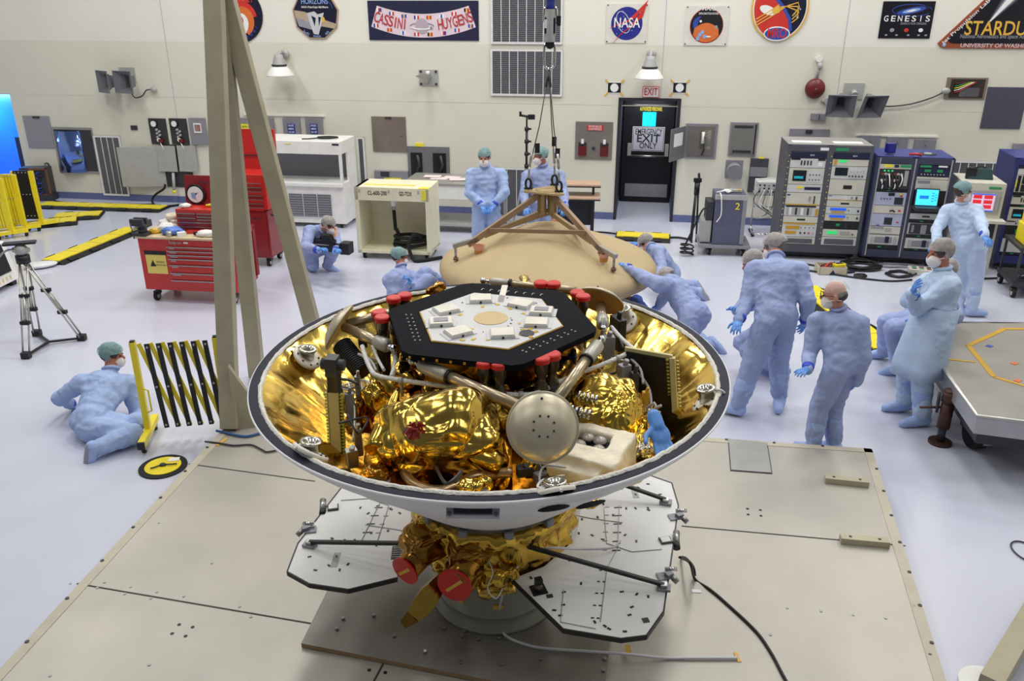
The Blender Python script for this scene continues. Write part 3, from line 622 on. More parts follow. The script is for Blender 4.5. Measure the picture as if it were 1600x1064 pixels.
r, a, b = panel('open_junction', 'shallow open junction recess with bare wiring near the right edge', 'panel', 1477, 121, 1541, 155, mat('panel_tan', (150, 136, 124), 0.4, 0.5), (('opening', -0.78, 0.86, -0.85, 0.85, mat('recess_brown', (52, 36, 32), 0.6)), ('liner', -0.3, 0.66, -0.75, 0.1, gpan), ('terminal', -0.66, -0.42, -0.5, 0.5, dark)))
mb = MB()
for k in range(5): mb.tube([(-0.6*a, -0.04, (0.4-0.2*k)*b), (-0.4*a, -0.05, (0.5-0.2*k)*b), (0.1*a*k, -0.05, 0.6*b)], 0.008, (bellred, glab, ylab, wlab, red)[k], 5)
mb.build('wiring', r)
panel('grille_panel', 'dark grey grille panel at the right edge of the wall', 'panel', 1537, 136, 1600, 201, mat('panel_mesh', (84, 84, 100), 0.5, 0.3, 0.15, 80.0))
for x0, x1, y0, lb in ((1231, 1293, 201, 'grey wall box showing above the tall grey rack'), (1340, 1372, 211, 'small grey wall box above the left blue rack'), (1382, 1415, 213, 'small grey wall box behind the blue beacon'), (1425, 1458, 217, 'small grey wall box above the right blue rack'), (1577, 1612, 224, 'grey wall box behind the far right blue rack')):
    panel('wall_box', lb, 'box', x0, y0, x1, y0+45, gpan, (('plaque', -0.2, 0.12, 0.7, 0.95, dark) if x0 == 1231 else ('knob', -0.05, 0.05, 0.55, 0.65, steel),), 0.06)
for x0, y0, x1, y1, n in ((382, 179, 508, 181, 6), (1338, 206, 1465, 214, 7)):
    a_ = W(x0, y0); b_ = W(x1, y1); mb = MB(); mb.bx(a_[0], b_[0], -0.03, 0, min(a_[1], b_[1])-0.01, min(a_[1], b_[1])+0.02, wall_hi); struct(mb.build('trim_%d' % n, M=RM))
# danger sign board by the blue doorway
r = thing('danger_board', 'dark leaning board with yellow and white danger labels in the blue doorway', 'board', RM @ Vector((BL-0.12, 0.55, 0.0)), WROT)
mb = MB(); mb.bx(-0.42, 0.14, -0.02, 0.02, 0.3, 1.12, mat('board_navy', (30, 34, 62), 0.5)); mb.bx(-0.36, -0.32, -0.02, 0.02, 0, 0.3, dark); mb.bx(0.04, 0.08, -0.02, 0.02, 0, 0.3, dark); mb.build('board', r)
mb = MB(); plate(mb, -0.24, 0.08, 0.78, 1.02, 0.02, 0.024, ylab); [plate(mb, -0.20, 0.04-0.03*k, 0.95-0.05*k, 0.962-0.05*k, 0.024, 0.026, black) for k in range(4)]; mb.build('yellow_label', r)
mb = MB(); plate(mb, -0.24, 0.10, 0.42, 0.76, 0.02, 0.024, wlab); plate(mb, -0.22, 0.08, 0.62, 0.74, 0.024, 0.026, black); mb.text('DANGER', 0.08, sred, front(-0.07, -0.028, 0.68), 0.25); [plate(mb, -0.19, 0.05-0.03*(k % 2), 0.57-0.05*k, 0.585-0.05*k, 0.024, 0.026, black) for k in range(3)]; mb.build('white_label', r)
# ================================================================ PLATFORM
ptop = mat('platform_sheet', (182, 177, 167), 0.42, 0.25, 0.10, 1.6, coat=0.0)
pedge = mat('platform_tape', (190, 182, 164), 0.6); plip = mat('platform_lip', (222, 218, 206), 0.5)
PZ = 0.17
pl = thing('assembly_platform', 'large low sheet-metal platform under the gold spacecraft', 'platform', (0, 0, 0))
BLc, BRc = (-2.55, 7.10), (3.10, 6.29); FL, FR = (-3.22, 1.6), (1.97, 1.6)
def mixp(a, b, t): return (a[0]+(b[0]-a[0])*t, a[1]+(b[1]-a[1])*t)
def yint(p, q, y): t = (y-p[1])/(q[1]-p[1]); return mixp(p, q, t)
mb = MB(); mb.prism([FL, FR, BRc, BLc], 0.0, PZ, ptop, side=plip); mb.build('deck', pl)
mb = MB()
def strip(mb, a, b, wd, z0, z1, m):
    mb.beam((a[0], a[1], (z0+z1)/2), (b[0], b[1], (z0+z1)/2), wd, z1-z0, m)
seam_m = mat('platform_seam', (60, 56, 52), 0.7)
def gp(x, y, z=PZ): p = G(x, y, z); return (p.x, p.y)
for a, b in (((120, 912), (490, 975)), ((1065, 822), (1415, 853)), ((295, 725), (492, 752)), ((600, 1035), (560, 1110))):
    m1 = MB(); strip(m1, gp(*a), gp(*b), 0.012, PZ, PZ+0.002, seam_m); m1.build('seam', pl)
for a, b in ((FL, BLc), (BRc, FR), (BLc, BRc)):
    m1 = MB(); v = Vector((b[0]-a[0], b[1]-a[1])).normalized(); nn = Vector((v.y, -v.x)); 
    m1.beam((a[0]+nn.x*0.03, a[1]+nn.y*0.03, PZ+0.002), (b[0]+nn.x*0.03, b[1]+nn.y*0.03, PZ+0.002), 0.07, 0.004, pedge)
    for k in range(1, 14):
        p = mixp(a, b, k/14); m1.cyl((p[0]+nn.x*0.01, p[1]+nn.y*0.01, PZ+0.004), (p[0]+nn.x*0.01, p[1]+nn.y*0.01, PZ+0.009), 0.013, dark, n=8)
    m1.build('edge_strip', pl)
m1 = MB(); P = [gp(*p) for p in ((1137, 686), (1199, 692), (1207, 741), (1141, 736))]; m1.prism(P, PZ, PZ+0.004, dark); c = Vector((sum(p[0] for p in P)/4, sum(p[1] for p in P)/4))
m1.prism([(c.x+(p[0]-c.x)*0.955, c.y+(p[1]-c.y)*0.955) for p in P], PZ+0.002, PZ+0.008, mat('hatch_plate', (170, 170, 164), 0.4, 0.3)); m1.build('hatch', pl)
for a, b in (((1288, 752), (1356, 759)), ((1312, 846), (1388, 853))):
    m1 = MB(); pa, pb = gp(*a), gp(*b); m1.beam((pa[0], pa[1], PZ+0.025), (pb[0], pb[1], PZ+0.025), 0.07, 0.05, mat('bar_tan', (178, 170, 146), 0.5, 0.2))
    for t in (0.2, 0.8): p = mixp(pa, pb, t); m1.cyl((p[0], p[1], PZ+0.05), (p[0], p[1], PZ+0.053), 0.012, dark, n=8)
    m1.build('lifting_bar', pl, bevel=0.004)
m1 = MB()
for (x, y) in ((280, 976), (301, 980), (269, 990), (290, 994), (1168, 795), (1169, 804), (1188, 797), (1189, 806), (577, 1047), (602, 1051)):
    p = gp(x, y); m1.cyl((p[0], p[1], PZ), (p[0], p[1], PZ+0.002), 0.012, black, n=8)
m1.build('bolt_holes', pl)
m1 = MB()
for (x, y) in ((110, 912), (163, 910), (204, 917), (245, 925), (287, 932), (374, 948), (78, 1056), (152, 919), (195, 928), (236, 935), (392, 964), (233, 1039), (1283, 955), (1333, 961), (1384, 966), (1230, 950), (1204, 992), (1427, 947), (1453, 1023), (331, 880), (218, 819), (248, 817)):
    p = gp(x, y); m1.cyl((p[0], p[1], PZ), (p[0], p[1], PZ+0.004), 0.010, lgrey, n=8)
m1.build('rivets', pl)
# plywood plate and stand
pp = thing('base_plate', 'grey plywood base plate lying under the spacecraft stand', 'plate', (0, 0, 0))
ptm = mat('plate_grey', (140, 136, 130), 0.5, 0.15, 0.1, 2.0); P = [(-1.257, 3.91), (0.50, 3.46), (0.86, 5.45), (-1.02, 5.92)]
mb = MB(); mb.prism(P, PZ+0.005, 0.205, ptm, side=mat('plywood_edge', (150, 122, 92), 0.6)); mb.build('board', pp)
mb = MB()
for (x, y) in ((536, 968), (526, 984), (584, 963), (616, 995), (664, 1020), (720, 1036), (784, 1039), (845, 1031), (694, 983), (722, 995), (726, 987), (750, 990), (747, 1000), (780, 998), (945, 1031), (943, 1049)):
    p = gp(x, y, 0.205); mb.cyl((p[0], p[1], 0.205), (p[0], p[1], 0.222), 0.011, steel, n=8)
mb.build('bolts', pp)
cable_m = mat('cable_black', (24, 24, 26), 0.5)
def floor_cable(name, label, pts, r, m, z=0.0, cat='cable', grp=None):
    mb = MB(); P = [G(p[0], p[1], (p[2] if len(p) > 2 else z)+r*1.05) for p in pts]; mb.tube(catmull(P, 8), r, m, 6); return tag(mb.build(name), label, cat, grp)
floor_cable('cable', 'blue cable lying at the foot of the beige post', [(338, 673), (352, 676), (375, 681), (390, 681), (412, 675)], 0.011, mat('cable_blue', (50, 90, 150), 0.5), PZ+0.004)
floor_cable('cable', 'thin grey cable crossing the platform below the blue cable', [(320, 690), (340, 692), (365, 696), (392, 695), (410, 703), (418, 706), (440, 702)], 0.008, dark, PZ+0.004)
floor_cable('cable', 'black power cable running from the right solar panel across the platform', [(1064, 872), (1078, 880, PZ+0.2), (1086, 905), (1108, 920), (1132, 940), (1180, 985), (1205, 1020), (1222, 1052), (1235, 1075)], 0.009, cable_m, PZ)
mb = MB(); mb.tube(catmull([G(x, y, z) for x, y, z in ((1062, 871, 0.62), (1071, 872, 0.50), (1083, 885, 0.26), (1086, 900, PZ+0.02))], 6), 0.009, cable_m, 6)
tag(mb.build('cable'), 'short black cable dropping from the right solar panel edge connector', 'cable')
floor_cable('purge_tube', 'thin clear tube looping over the grey base plate to the yellow tape', [(782, 957, 0.215), (780, 975, 0.21), (790, 993, 0.21), (815, 1005, 0.21), (850, 1013, 0.21), (920, 1018, 0.21), (965, 1021, 0.212), (1000, 1024, 0.195), (1040, 1028, PZ+.004), (1080, 1028, PZ+.004), (1152, 1028, PZ+.004)], 0.009, mat('clear_tube', (215, 215, 220), 0.25), 0.0, 'tube')
p = gp(981, 1022); mb = MB(); mb.box((p[0], p[1], 0.208), (0.03, 0.07, 0.003), ochre, 0.0); tag(mb.build('tape'), 'orange tape strip holding the clear tube on the base plate', 'tape')
p = gp(1152, 1027); mb = MB(); mb.box((p[0], p[1], PZ+0.0025), (0.022, 0.08, 0.003), gold_ink, 0.1); tag(mb.build('tape'), 'small yellow tape strip on the platform at the end of the clear tube', 'tape')
p = gp(1088, 924); mb = MB(); mb.box((p[0], p[1], PZ+0.0025), (0.06, 0.03, 0.003), wlab, -0.1); tag(mb.build('tape'), 'small white tape square on the platform beside the black power cable', 'tape')
p = gp(347, 691); mb = MB(); mb.box((p[0], p[1], PZ+0.0045), (0.03, 0.14, 0.002), gold_ink, -0.3); tag(mb.build('tape'), 'yellow tape strip near the foot of the beige post', 'tape')
# ================================================================ BEIGE LIFTING TRIPOD
post = mat('post_beige', (168, 160, 136), 0.5, 0.1, 0.08, 5.0)
apex = AY(331, -85, 7.7)
g = thing('tripod_gantry', 'tall beige three-legged lifting frame standing left of the spacecraft', 'gantry', (0, 0, 0))
b1 = G(360, 672, PZ); b2 = G(402, 590, PZ*0); b3 = G(508, 582, 0)
for b in (b1, b2, b3):
    mb = MB(); d = (apex-b).normalized(); mb.beam(b+d*0.02, apex+d*0.05, 0.115, 0.155, post); mb.build('leg', g, bevel=0.008)
mb = MB(); mb.box(apex, (0.5, 0.5, 0.16), post); mb.build('head', g, bevel=0.01)
for b in (b1,):
    mb = MB(); mb.add([(b.x+0.05, b.y, PZ), (b.x+0.34, b.y+0.10, PZ), (b.x+0.05, b.y+0.02, PZ+0.62), (b.x+0.05, b.y+0.05, PZ), (b.x+0.34, b.y+0.12, PZ), (b.x+0.05, b.y+0.07, PZ+0.62)], [(0, 1, 2), (5, 4, 3), (0, 3, 4, 1), (1, 4, 5, 2), (2, 5, 3, 0)], post); mb.build('gusset', g)
mb = MB(); q = G(1600, 1090, 0.0); mb.beam(G(1545, 1078, 0.2), AY(1640, 915, 4.6), 0.12, 0.15, post); tag(mb.build('beam'), 'beige post cutting across the bottom right corner', 'beam')
q = G(1540, 1075, 0); mb = MB(); mb.cyl((q.x, q.y, 0), (q.x, q.y, 0.03), 0.15, white, n=36); mb.cyl((q.x+0.05, q.y+0.07, 0.03), (q.x+0.05, q.y+0.07, 0.04), 0.02, dark); tag(mb.build('floor_disc'), 'white round disc on the floor in the bottom right corner', 'disc')
q = G(1604, 862, 0.01); mb = MB(); mb.tube([(q.x+0.09*math.cos(t), q.y+0.13*math.sin(t), 0.01) for t in [i*math.pi/12 for i in range(24)]], 0.006, dark, 6, closed=True); tag(mb.build('cable'), 'thin dark cable loop on the floor at the right edge', 'cable')
# ================================================================ FLOOR COVER, RAMPS, BARRIERS
q = G(255, 730, 0); r = thing('floor_port_cover', 'round yellow and black floor port cover left of the platform', 'floor cover', (q.x, q.y, 0))
mb = MB(); mb.cyl((0, 0, 0), (0, 0, 0.012), 0.20, rubber, n=48); mb.build('rim', r); mb = MB(); mb.cyl((0, 0, 0.012), (0, 0, 0.018), 0.15, yel, n=40); mb.build('disc', r)
mb = MB(); mb.ell((0, 0, 0.022), (0.03, 0.025, 0.02), dark, 12, 8); mb.tube(catmull([(0, 0, 0.03), (-0.05, -0.05, 0.03), (-0.08, -0.07, 0.03)], 4), 0.006, black, 6); mb.tube(catmull([(0, 0, 0.03), (0.06, 0.0, 0.03), (0.12, 0.01, 0.03)], 4), 0.006, black, 6); mb.build('latch', r)
mb = MB(); mb.box((0.06, 0.10, 0.021), (0.09, 0.06, 0.003), wlab, 0.2); mb.build('tape', r)
def ramp(label, a, b, wd=0.30, z=0.0):
    a = Vector(a); b = Vector(b); L = (b-a).length; an = math.atan2(b.y-a.y, b.x-a.x)
    r = thing('cable_ramp', label, 'cable ramp', (a.x, a.y, z), an, 'yellow and black cable ramps')
    mb = MB(); n = max(2, int(L/0.45)); h = 0.055
    mb.prism([(-wd*0.75, 0), (wd*0.75, 0), (wd*0.45, h*0.85), (-wd*0.45, h*0.85)], 0, L, rubber, Matrix(((0, 0, 1, 0), (-1, 0, 0, 0), (0, 1, 0, 0), (0, 0, 0, 1))))
    for i in range(n):
        x = L*(i+0.5)/n
        for s_ in (-1, 1): mb.box((x, s_*wd*0.6, 0.03), (L/n*0.35, wd*0.22, 0.03), rubber, M=Matrix.Rotation(s_*-0.5, 4, 'X'))
    mb.build('base', r)
    mb = MB(); mb.bx(0.02, L-0.02, -wd*0.42, wd*0.42, h*0.85, h+0.008, yel)
    for i in range(1, n): mb.bx(L*i/n-0.003, L*i/n+0.003, -wd*0.42, wd*0.42, h+0.006, h+0.009, dark)
    mb.build('lid', r); return r
ramp('long yellow and black cable ramp lying along the blue baseboard', G(66, 322), G(258, 328), 0.34)
ramp('short yellow and black cable ramp, middle one beside the folded barriers', G(86, 341), G(160, 337), 0.42)
ramp('short yellow and black cable ramp right behind the folded barrier casters', G(66, 351), G(122, 346), 0.42)
ramp('long yellow and black cable ramp running diagonally towards the red tool cart', G(78, 413), G(208, 360), 0.34)
ramp('yellow and black cable ramp in front of the emergency exit', G(962, 370), G(1047, 374), 0.36)
ramp('yellow and black cable ramp passing behind the bald person', G(1258, 452), G(1385, 552), 0.36)
q = G(64, 418, 0); mb = MB(); mb.ell((0, 0, 0.045), (0.24, 0.14, 0.045), mat('white_bag', (222, 222, 224), 0.35)); tag(mb.build('plastic_bag', None, (q.x, q.y, 0), 0.5), 'white plastic wrapped end at the near tip of the diagonal cable ramp', 'bag')
floor_cable('cable', 'thin black cable along the floor in front of the baseboard', [(80, 312), (100, 316), (150, 318), (200, 319), (240, 319)], 0.012, cable_m)
floor_cable('cable', 'black cable leaving the exit ramp to the right', [(1047, 371), (1060, 371), (1078, 374)], 0.018, cable_m)
floor_cable('cable', 'black cable between the tan tables and the exit ramp', [(925, 362), (945, 363), (962, 365)], 0.014, cable_m)
def xbar(mb, a, b, wd, th, m): mb.beam(a, b, wd, th, m)
# opened expanding barrier
A = G(235, 688, 0); B = G(345, 640, 0)
A = Vector((A.x, A.y, 0)); dirv = Vector((0.985, 0.17, 0))
r = thing('expanding_barrier', 'opened yellow and black trellis barrier beside the kneeling person', 'barrier', (A.x, A.y, 0), math.atan2(dirv.y, dirv.x))
Hb = 0.98; mb = MB(); mb.bx(-0.025, 0.025, -0.025, 0.025, 0.08, Hb, yel); mb.bx(-0.02, 0.02, -0.02, 0.02, Hb, Hb+0.012, black); mb.build('end_post', r)
mb = MB(); mb.bx(-0.03, 0.03, -0.28, 0.28, 0.07, 0.13, yel); mb.bx(-0.031, 0.031, -0.30, -0.28, 0.065, 0.135, black); mb.build('foot', r)
for y in (-0.22, 0.22):
    mb = MB(); mb.cyl((-0.015, y, 0.036), (0.015, y, 0.036), 0.036, rubber, n=16); mb.cyl((-0.02, y, 0.036), (0.02, y, 0.036), 0.015, lgrey, n=10); mb.box((0, y, 0.06), (0.02, 0.03, 0.04), black); mb.build('caster', r)
mb = MB(); mb.tube([(0.03, -0.03, 0.3), (0.07, -0.04, 0.32), (0.07, -0.04, 0.52), (0.03, -0.03, 0.54)], 0.008, yel, 6); mb.build('handle', r)
n = 6; st = 0.098
for i in range(n):
    mb = MB(); x = 0.12+st*i; mb.beam((x, -0.02, 0.96), (x+0.05, -0.02, 0.13), 0.012, 0.042, navy if False else black)
    for z, t in ((0.93, 0.04), (0.545, 0.5), (0.16, 0.96)): mb.cyl((x+0.05*t, -0.034, z), (x+0.05*t, -0.02, z), 0.010, lgrey, n=8)
    mb.build('black_slat', r)
    mb = MB(); mb.beam((x-0.07, 0.0, 0.96), (x+0.155, 0.0, 0.13), 0.012, 0.038, yel); mb.build('yellow_slat', r)
mb = MB(); x = 0.13+st*n-0.02; mb.bx(x-0.025, x+0.025, -0.025, 0.025, 0.08, Hb, yel); mb.bx(x-0.02, x+0.02, -0.02, 0.02, Hb, Hb+0.012, black); mb.build('end_post', r)
mb = MB(); mb.bx(x-0.03, x+0.03, -0.05, 0.28, 0.07, 0.13, yel); mb.bx(x-0.02, x+0.02, 0.18, 0.24, 0, 0.07, black); mb.build('foot', r)
# folded barriers at the far left
def folded(label, px, py, wd, n, blk):
    q = G(px, py, 0); r = thing('folded_barrier', label, 'barrier', (q.x, q.y, 0), 0.05, 'folded yellow barriers')
    for x in (0.0, -wd):
        mb = MB(); mb.bx(x-0.035, x+0.035, -0.03, 0.03, 0.08, 1.02, yel); mb.build('end_post', r)
        mb = MB(); mb.beam((x-0.20, -0.14, 0.10), (x+0.20, 0.14, 0.10), 0.06, 0.06, yel); mb.build('foot', r)
        for t in (-0.85, 0.85):
            mb = MB(); c = Vector((x+0.2*t, 0.14*t, 0.036)); mb.cyl(c+Vector((-0.015, 0, 0)), c+Vector((0.015, 0, 0)), 0.036, rubber, n=14); mb.box(c+Vector((0, 0, 0.024)), (0.02, 0.03, 0.03), black); mb.build('caster', r)
    for i in range(n):
        x = -wd+wd*(i+1)/(n+1); mb = MB(); mb.beam((x-0.02, -0.01, 1.03), (x+0.01, -0.01, 0.18), 0.05, wd/(n+1)*(1.02 if blk else 0.72), black if blk else yel)
        for z in (1.0, 0.62, 0.24): mb.cyl((x-0.01, -0.045, z), (x-0.01, -0.035, z), 0.010, lgrey, n=8)
        mb.build('slat', r)
folded('folded yellow barrier with a black slat bundle, nearest the cable ramps', 67, 357, 0.30, 4, True)
folded('folded yellow barrier with narrow yellow slats, second from the cable ramps', 41, 364, 0.19, 3, False)
folded('folded yellow barrier with broad yellow slat bundle near the left edge', 21, 372, 0.34, 6, False)
# open blue crate by the wall
q = G(72, 296, 0.0); r = thing('crate', 'dark crate with a brown frame and blue contents by the left wall', 'crate', WP(-9.62, 0, 0.3), WROT+0.25)
mb = MB(); mb.bx(-0.3, 0.22, 0, 0.25, 0.12, 0.66, dark); mb.build('body', r)
mb = MB(); br = mat('crate_brown', (110, 70, 50), 0.5)
for a in ((-0.16, -0.12, 0.1, 0.66), (0.2, 0.24, 0.1, 0.66)): mb.bx(a[0], a[1], -0.03, 0, a[2], a[3], br)
for z in (0.1, 0.62): mb.bx(-0.16, 0.24, -0.03, 0, z, z+0.04, br)
mb.build('frame', r)
mb = MB()
for k in range(9): mb.tube(catmull([(-0.1+0.3*random.random(), -0.015, 0.16+0.05*k), (0.02, -0.03, 0.15+0.05*k), (-0.08+0.28*random.random(), -0.015, 0.18+0.05*k)], 4), 0.018, (blue, navy)[k % 2], 6)
mb.build('blue_cables', r); mb = MB(); mb.bx(-0.34, 0.26, -0.05, 0.28, 0, 0.12, dark); mb.build('base', r)
# ================================================================ LEFT CAMERA TRIPOD
r = thing('camera_tripod', 'silver and black camera tripod with empty head at the left', 'tripod', G(68, 538, 0))
F3 = [G(41, 556, 0.03), G(128, 528, 0.03), G(58, 521, 0.03)]; o0 = G(68, 538, 0); TOPZ = AY(36, 405, 9.15)
for f in F3:
    mb = MB(); t = TOPZ-o0; b = f-o0; u = (b-t); sd = Vector((u.y, -u.x, 0)).normalized()*0.035 if Vector((u.x, u.y)).length > 0.05 else Vector((0.035, 0, 0))
    for s_ in (-1, 1): mb.cyl(t+sd*s_*1.2, t+u*0.98+sd*s_, 0.011, alum, n=8)
    mb.cyl(t+u*0.35, t+u*0.66, 0.02, alum, n=8)
    mb.build('leg', r)
    for k in (0.38, 0.66):
        mb = MB(); c = t+u*k; mb.box(c, (0.10, 0.05, 0.04), black); mb.build('leg_clamp', r)
    mb = MB(); mb.box(b+Vector((0, 0, 0.01)), (0.09, 0.07, 0.07), black); mb.build('foot', r)
mb = MB(); c = (F3[0]+F3[1]+F3[2])/3-o0; c.z = 0.035
for f in F3: mb.beam(c, f-o0, 0.03, 0.02, black)
mb.build('spreader', r)
t = TOPZ-o0
mb = MB(); mb.cyl(t+Vector((0, 0, -0.04)), t+Vector((0, 0, 0.05)), 0.075, black, n=20); mb.build('bowl', r)
mb = MB(); mb.ell(t+Vector((0, 0, 0.11)), (0.075, 0.075, 0.07), lgrey); mb.cyl(t+Vector((-0.09, 0, 0.11)), t+Vector((0.09, 0, 0.11)), 0.03, lgrey, n=12); mb.build('fluid_head', r)
mb = MB(); mb.box(t+Vector((0, 0, 0.19)), (0.34, 0.11, 0.03), black, 0.35); mb.build('camera_plate', r, bevel=0.01)
mb = MB(); mb.tube(catmull([t+Vector((-0.05, -0.03, 0.12)), t+Vector((-0.16, -0.08, 0.1)), t+Vector((-0.3, -0.25, -0.1))], 5), 0.012, steel, 8); mb.build('pan_handle', r)
# white equipment case at the left edge
q = G(34, 442, 0); r = thing('equipment_case', 'white case with a black panel cut off by the left edge', 'case', (q.x, q.y, 0), 1.5)
mb = MB(); mb.add([(-1.0, 0, 0.08), (0, 0, 0.08), (0, 0.5, 0.08), (-1, 0.5, 0.08), (-1.0, 0.12, 0.62), (0, 0.12, 0.62), (0, 0.5, 0.62), (-1, 0.5, 0.62)], [(0, 1, 5, 4), (1, 2, 6, 5), (2, 3, 7, 6), (3, 0, 4, 7), (4, 5, 6, 7), (0, 3, 2, 1)], white); mb.build('shell', r, bevel=0.01)
mb = MB(); mb.add([(-0.95, 0.026, 0.22), (-0.12, 0.026, 0.22), (-0.10, 0.112, 0.60), (-0.95, 0.112, 0.60)], [(0, 1, 2, 3)], black, M=Matrix.Translation((0, -0.008, 0))); mb.build('black_panel', r)
for k in range(4):
    mb = MB(); x = -0.2-0.08*k; mb.add([(x, 0.003, 0.12), (x+0.015, 0.003, 0.12), (x+0.015, 0.016, 0.18), (x, 0.016, 0.18)], [(0, 1, 2, 3)], gold_ink, M=Matrix.Translation((0, -0.008, 0))); mb.build('tape_mark', r)
for x in (-0.9, -0.08):
    mb = MB(); mb.bx(x-0.05, x+0.05, 0.05, 0.45, 0, 0.08, black); mb.build('foot', r)
# ================================================================ RED TOOL CART AND CHESTS
def caster(parent, x, y, r=0.075, z=0.0):
    mb = MB(); mb.cyl((x-0.022, y, z+r), (x+0.022, y, z+r), r, rubber, n=20); mb.cyl((x-0.026, y, z+r), (x+0.026, y, z+r), r*0.6, lgrey, n=14); mb.box((x, y+0.02, z+r*1.7), (0.07, 0.09, r*0.7), black); mb.build('caster', parent)
q = G(228, 452, 0.17)
r = thing('tool_cart', 'wide red rolling tool cart with seven drawers and a yellow notice', 'tool cart', (q.x, q.y, 0), WROT+0.03)
CW, CD, C0, C1 = 1.30, 0.66, 0.17, 0.88
mb = MB(); mb.bx(0, CW, 0, CD, C0, C1, red); mb.build('body', r, bevel=0.012)
mb = MB(); mb.bx(-0.03, CW+0.01, -0.03, CD+0.02, C1, C1+0.025, mat('worktop_wood', (206, 186, 150), 0.5)); mb.build('worktop', r)
zs = [0.79, 0.735, 0.68, 0.625, 0.54, 0.43, 0.33, 0.22]
for i in range(7):
    mb = MB(); mb.bx(0.40, CW-0.05, -0.012, 0.0, zs[i+1]+0.004, zs[i]-0.004, red); o = mb.build('drawer', r, bevel=0.003)
    mb = MB(); mb.bx(0.40, CW-0.05, -0.024, -0.012, zs[i]-0.022, zs[i]-0.008, steel); mb.build('pull', o)
    if i < 6: mb = MB(); mb.bx(0.43, 0.50+0.02*(i % 3), -0.014, -0.011, zs[i]-0.045, zs[i]-0.03, lgrey); mb.build('drawer_label', o)
mb = MB(); mb.bx(0.08, 0.36, -0.006, 0, 0.40, 0.66, mat('notice_yellow', (232, 210, 110), 0.6)); mb.bx(0.07, 0.37, -0.008, 0, 0.66, 0.71, black)
mb.add([(0.13, -0.008, 0.50), (0.21, -0.008, 0.50), (0.17, -0.008, 0.59)], [(0, 1, 2)], black); mb.text('STATIC', 0.035, dark, front(0.28, -0.008, 0.56)); mb.text('SENSITIVE AREA', 0.025, dark, front(0.27, -0.008, 0.52)); mb.build('notice', r)
mb = MB(); mb.text('Snap-on', 0.06, lgrey, front(0.52, -0.004, 0.835), 0.17); mb.bx(0.64, 0.70, -0.004, 0, 0.825, 0.845, wlab); mb.build('lettering', r)
mb = MB(); mb.bx(CW, CW+0.05, 0.05, 0.12, 0.25, 0.95, dred); mb.bx(CW, CW+0.05, CD-0.12, CD-0.05, 0.25, 0.95, dred); mb.bx(CW, CW+0.05, 0.05, CD-0.05, 0.88, 0.94, red); mb.build('side_handle', r)
for x, y in ((0.1, 0.08), (CW-0.1, 0.08), (0.1, CD-0.08), (CW-0.1, CD-0.08)): caster(r, x, y, 0.062)
RC = Matrix.Translation((q.x, q.y, 0)) @ Matrix.Rotation(WROT+0.03, 4, 'Z'); TZ = C1+0.025
def oncart(x, y, z=0): return RC @ Vector((x, y, TZ+z))
# top chest with open lid
p = oncart(0.42, 0.30, 0.002)
t = thing('tool_chest', 'red tool chest with open lid standing on the wide tool cart', 'tool chest', p, WROT+0.03)
mb = MB(); mb.bx(0, 0.80, 0, 0.32, 0, 0.30, red); mb.build('body', t, bevel=0.008)
for (x0, x1, z0, z1) in ((0.03, 0.28, 0.20, 0.25), (0.03, 0.28, 0.14, 0.19), (0.30, 0.54, 0.215, 0.25), (0.30, 0.54, 0.175, 0.21), (0.30, 0.54, 0.14, 0.17), (0.56, 0.78, 0.20, 0.25), (0.56, 0.78, 0.14, 0.19), (0.03, 0.78, 0.08, 0.13), (0.03, 0.78, 0.02, 0.07)):
    mb = MB(); mb.bx(x0, x1, -0.01, 0, z0, z1, dred); o = mb.build('drawer', t); mb = MB(); mb.bx(x0, x1, -0.018, -0.01, z1-0.01, z1, steel); mb.build('pull', o)
mb = MB(); mb.box((0.40, 0.34, 0.48), (0.80, 0.03, 0.40), dred, M=Matrix.Rotation(-0.12, 4, 'X')); mb.text('Snap-on Tools', 0.06, dark, front(0.42, 0.31, 0.60), 0.4); mb.build('lid', t)
cl = thing('dial_clock', 'round black-rimmed white dial leaning in the open red chest lid', 'clock', oncart(0.42+0.17, 0.30+0.27, 0.44), WROT+0.03)
mb = MB(); mb.cyl((0, 0, 0), (0, 0.03, 0), 0.135, black, n=36); mb.build('rim', cl); mb = MB(); mb.cyl((0, -0.006, 0), (0, 0, 0), 0.108, wlab, n=36); mb.add([(0.0, -0.009, -0.01), (0.05, -0.009, 0.03), (0.0, -0.009, 0.015)], [(0, 1, 2)], dark)
mb.add([(-0.05, -0.008, -0.05), (0.01, -0.008, -0.07), (0.0, -0.008, 0.03), (-0.06, -0.008, 0.02)], [(0, 1, 2, 3)], slb); mb.build('face', cl)
def lump(name, label, cat, x, y, z, s, m, seed, rz=0.0, flat=1.0):
    rr = random.Random(seed); bm = bmesh.new(); bmesh.ops.create_icosphere(bm, subdivisions=3, radius=1)
    for v in bm.verts:
        k = 1+0.35*noise.noise(v.co*1.7+Vector((seed, 0, 0)))+0.15*noise.noise(v.co*4+Vector((0, seed, 0)))
        v.co = Vector((v.co.x*s[0]*k, v.co.y*s[1]*k, max(v.co.z*s[2]*k, -s[2]*0.75)))
    me = bpy.data.meshes.new(name); bm.to_mesh(me); bm.free(); me.materials.append(m)
    for pgn in me.polygons: pgn.use_smooth = True
    o = bpy.data.objects.new(name, me); COL.objects.link(o); p = oncart(x, y, z+s[2]*0.75) if z is not None else Vector((x, y, s[2]*0.75)); o.location = p; o.rotation_euler = (0, 0, rz); return tag(o, label, cat)
cloth = mat('white_cloth', (226, 224, 220), 0.7); bbag = mat('blue_bag', (90, 130, 205), 0.4)
lump('cloth', 'crumpled white cloth on the tool cart behind the yellow tool', 'cloth', 0.22, 0.42, 0, (0.16, 0.12, 0.08), cloth, 3)
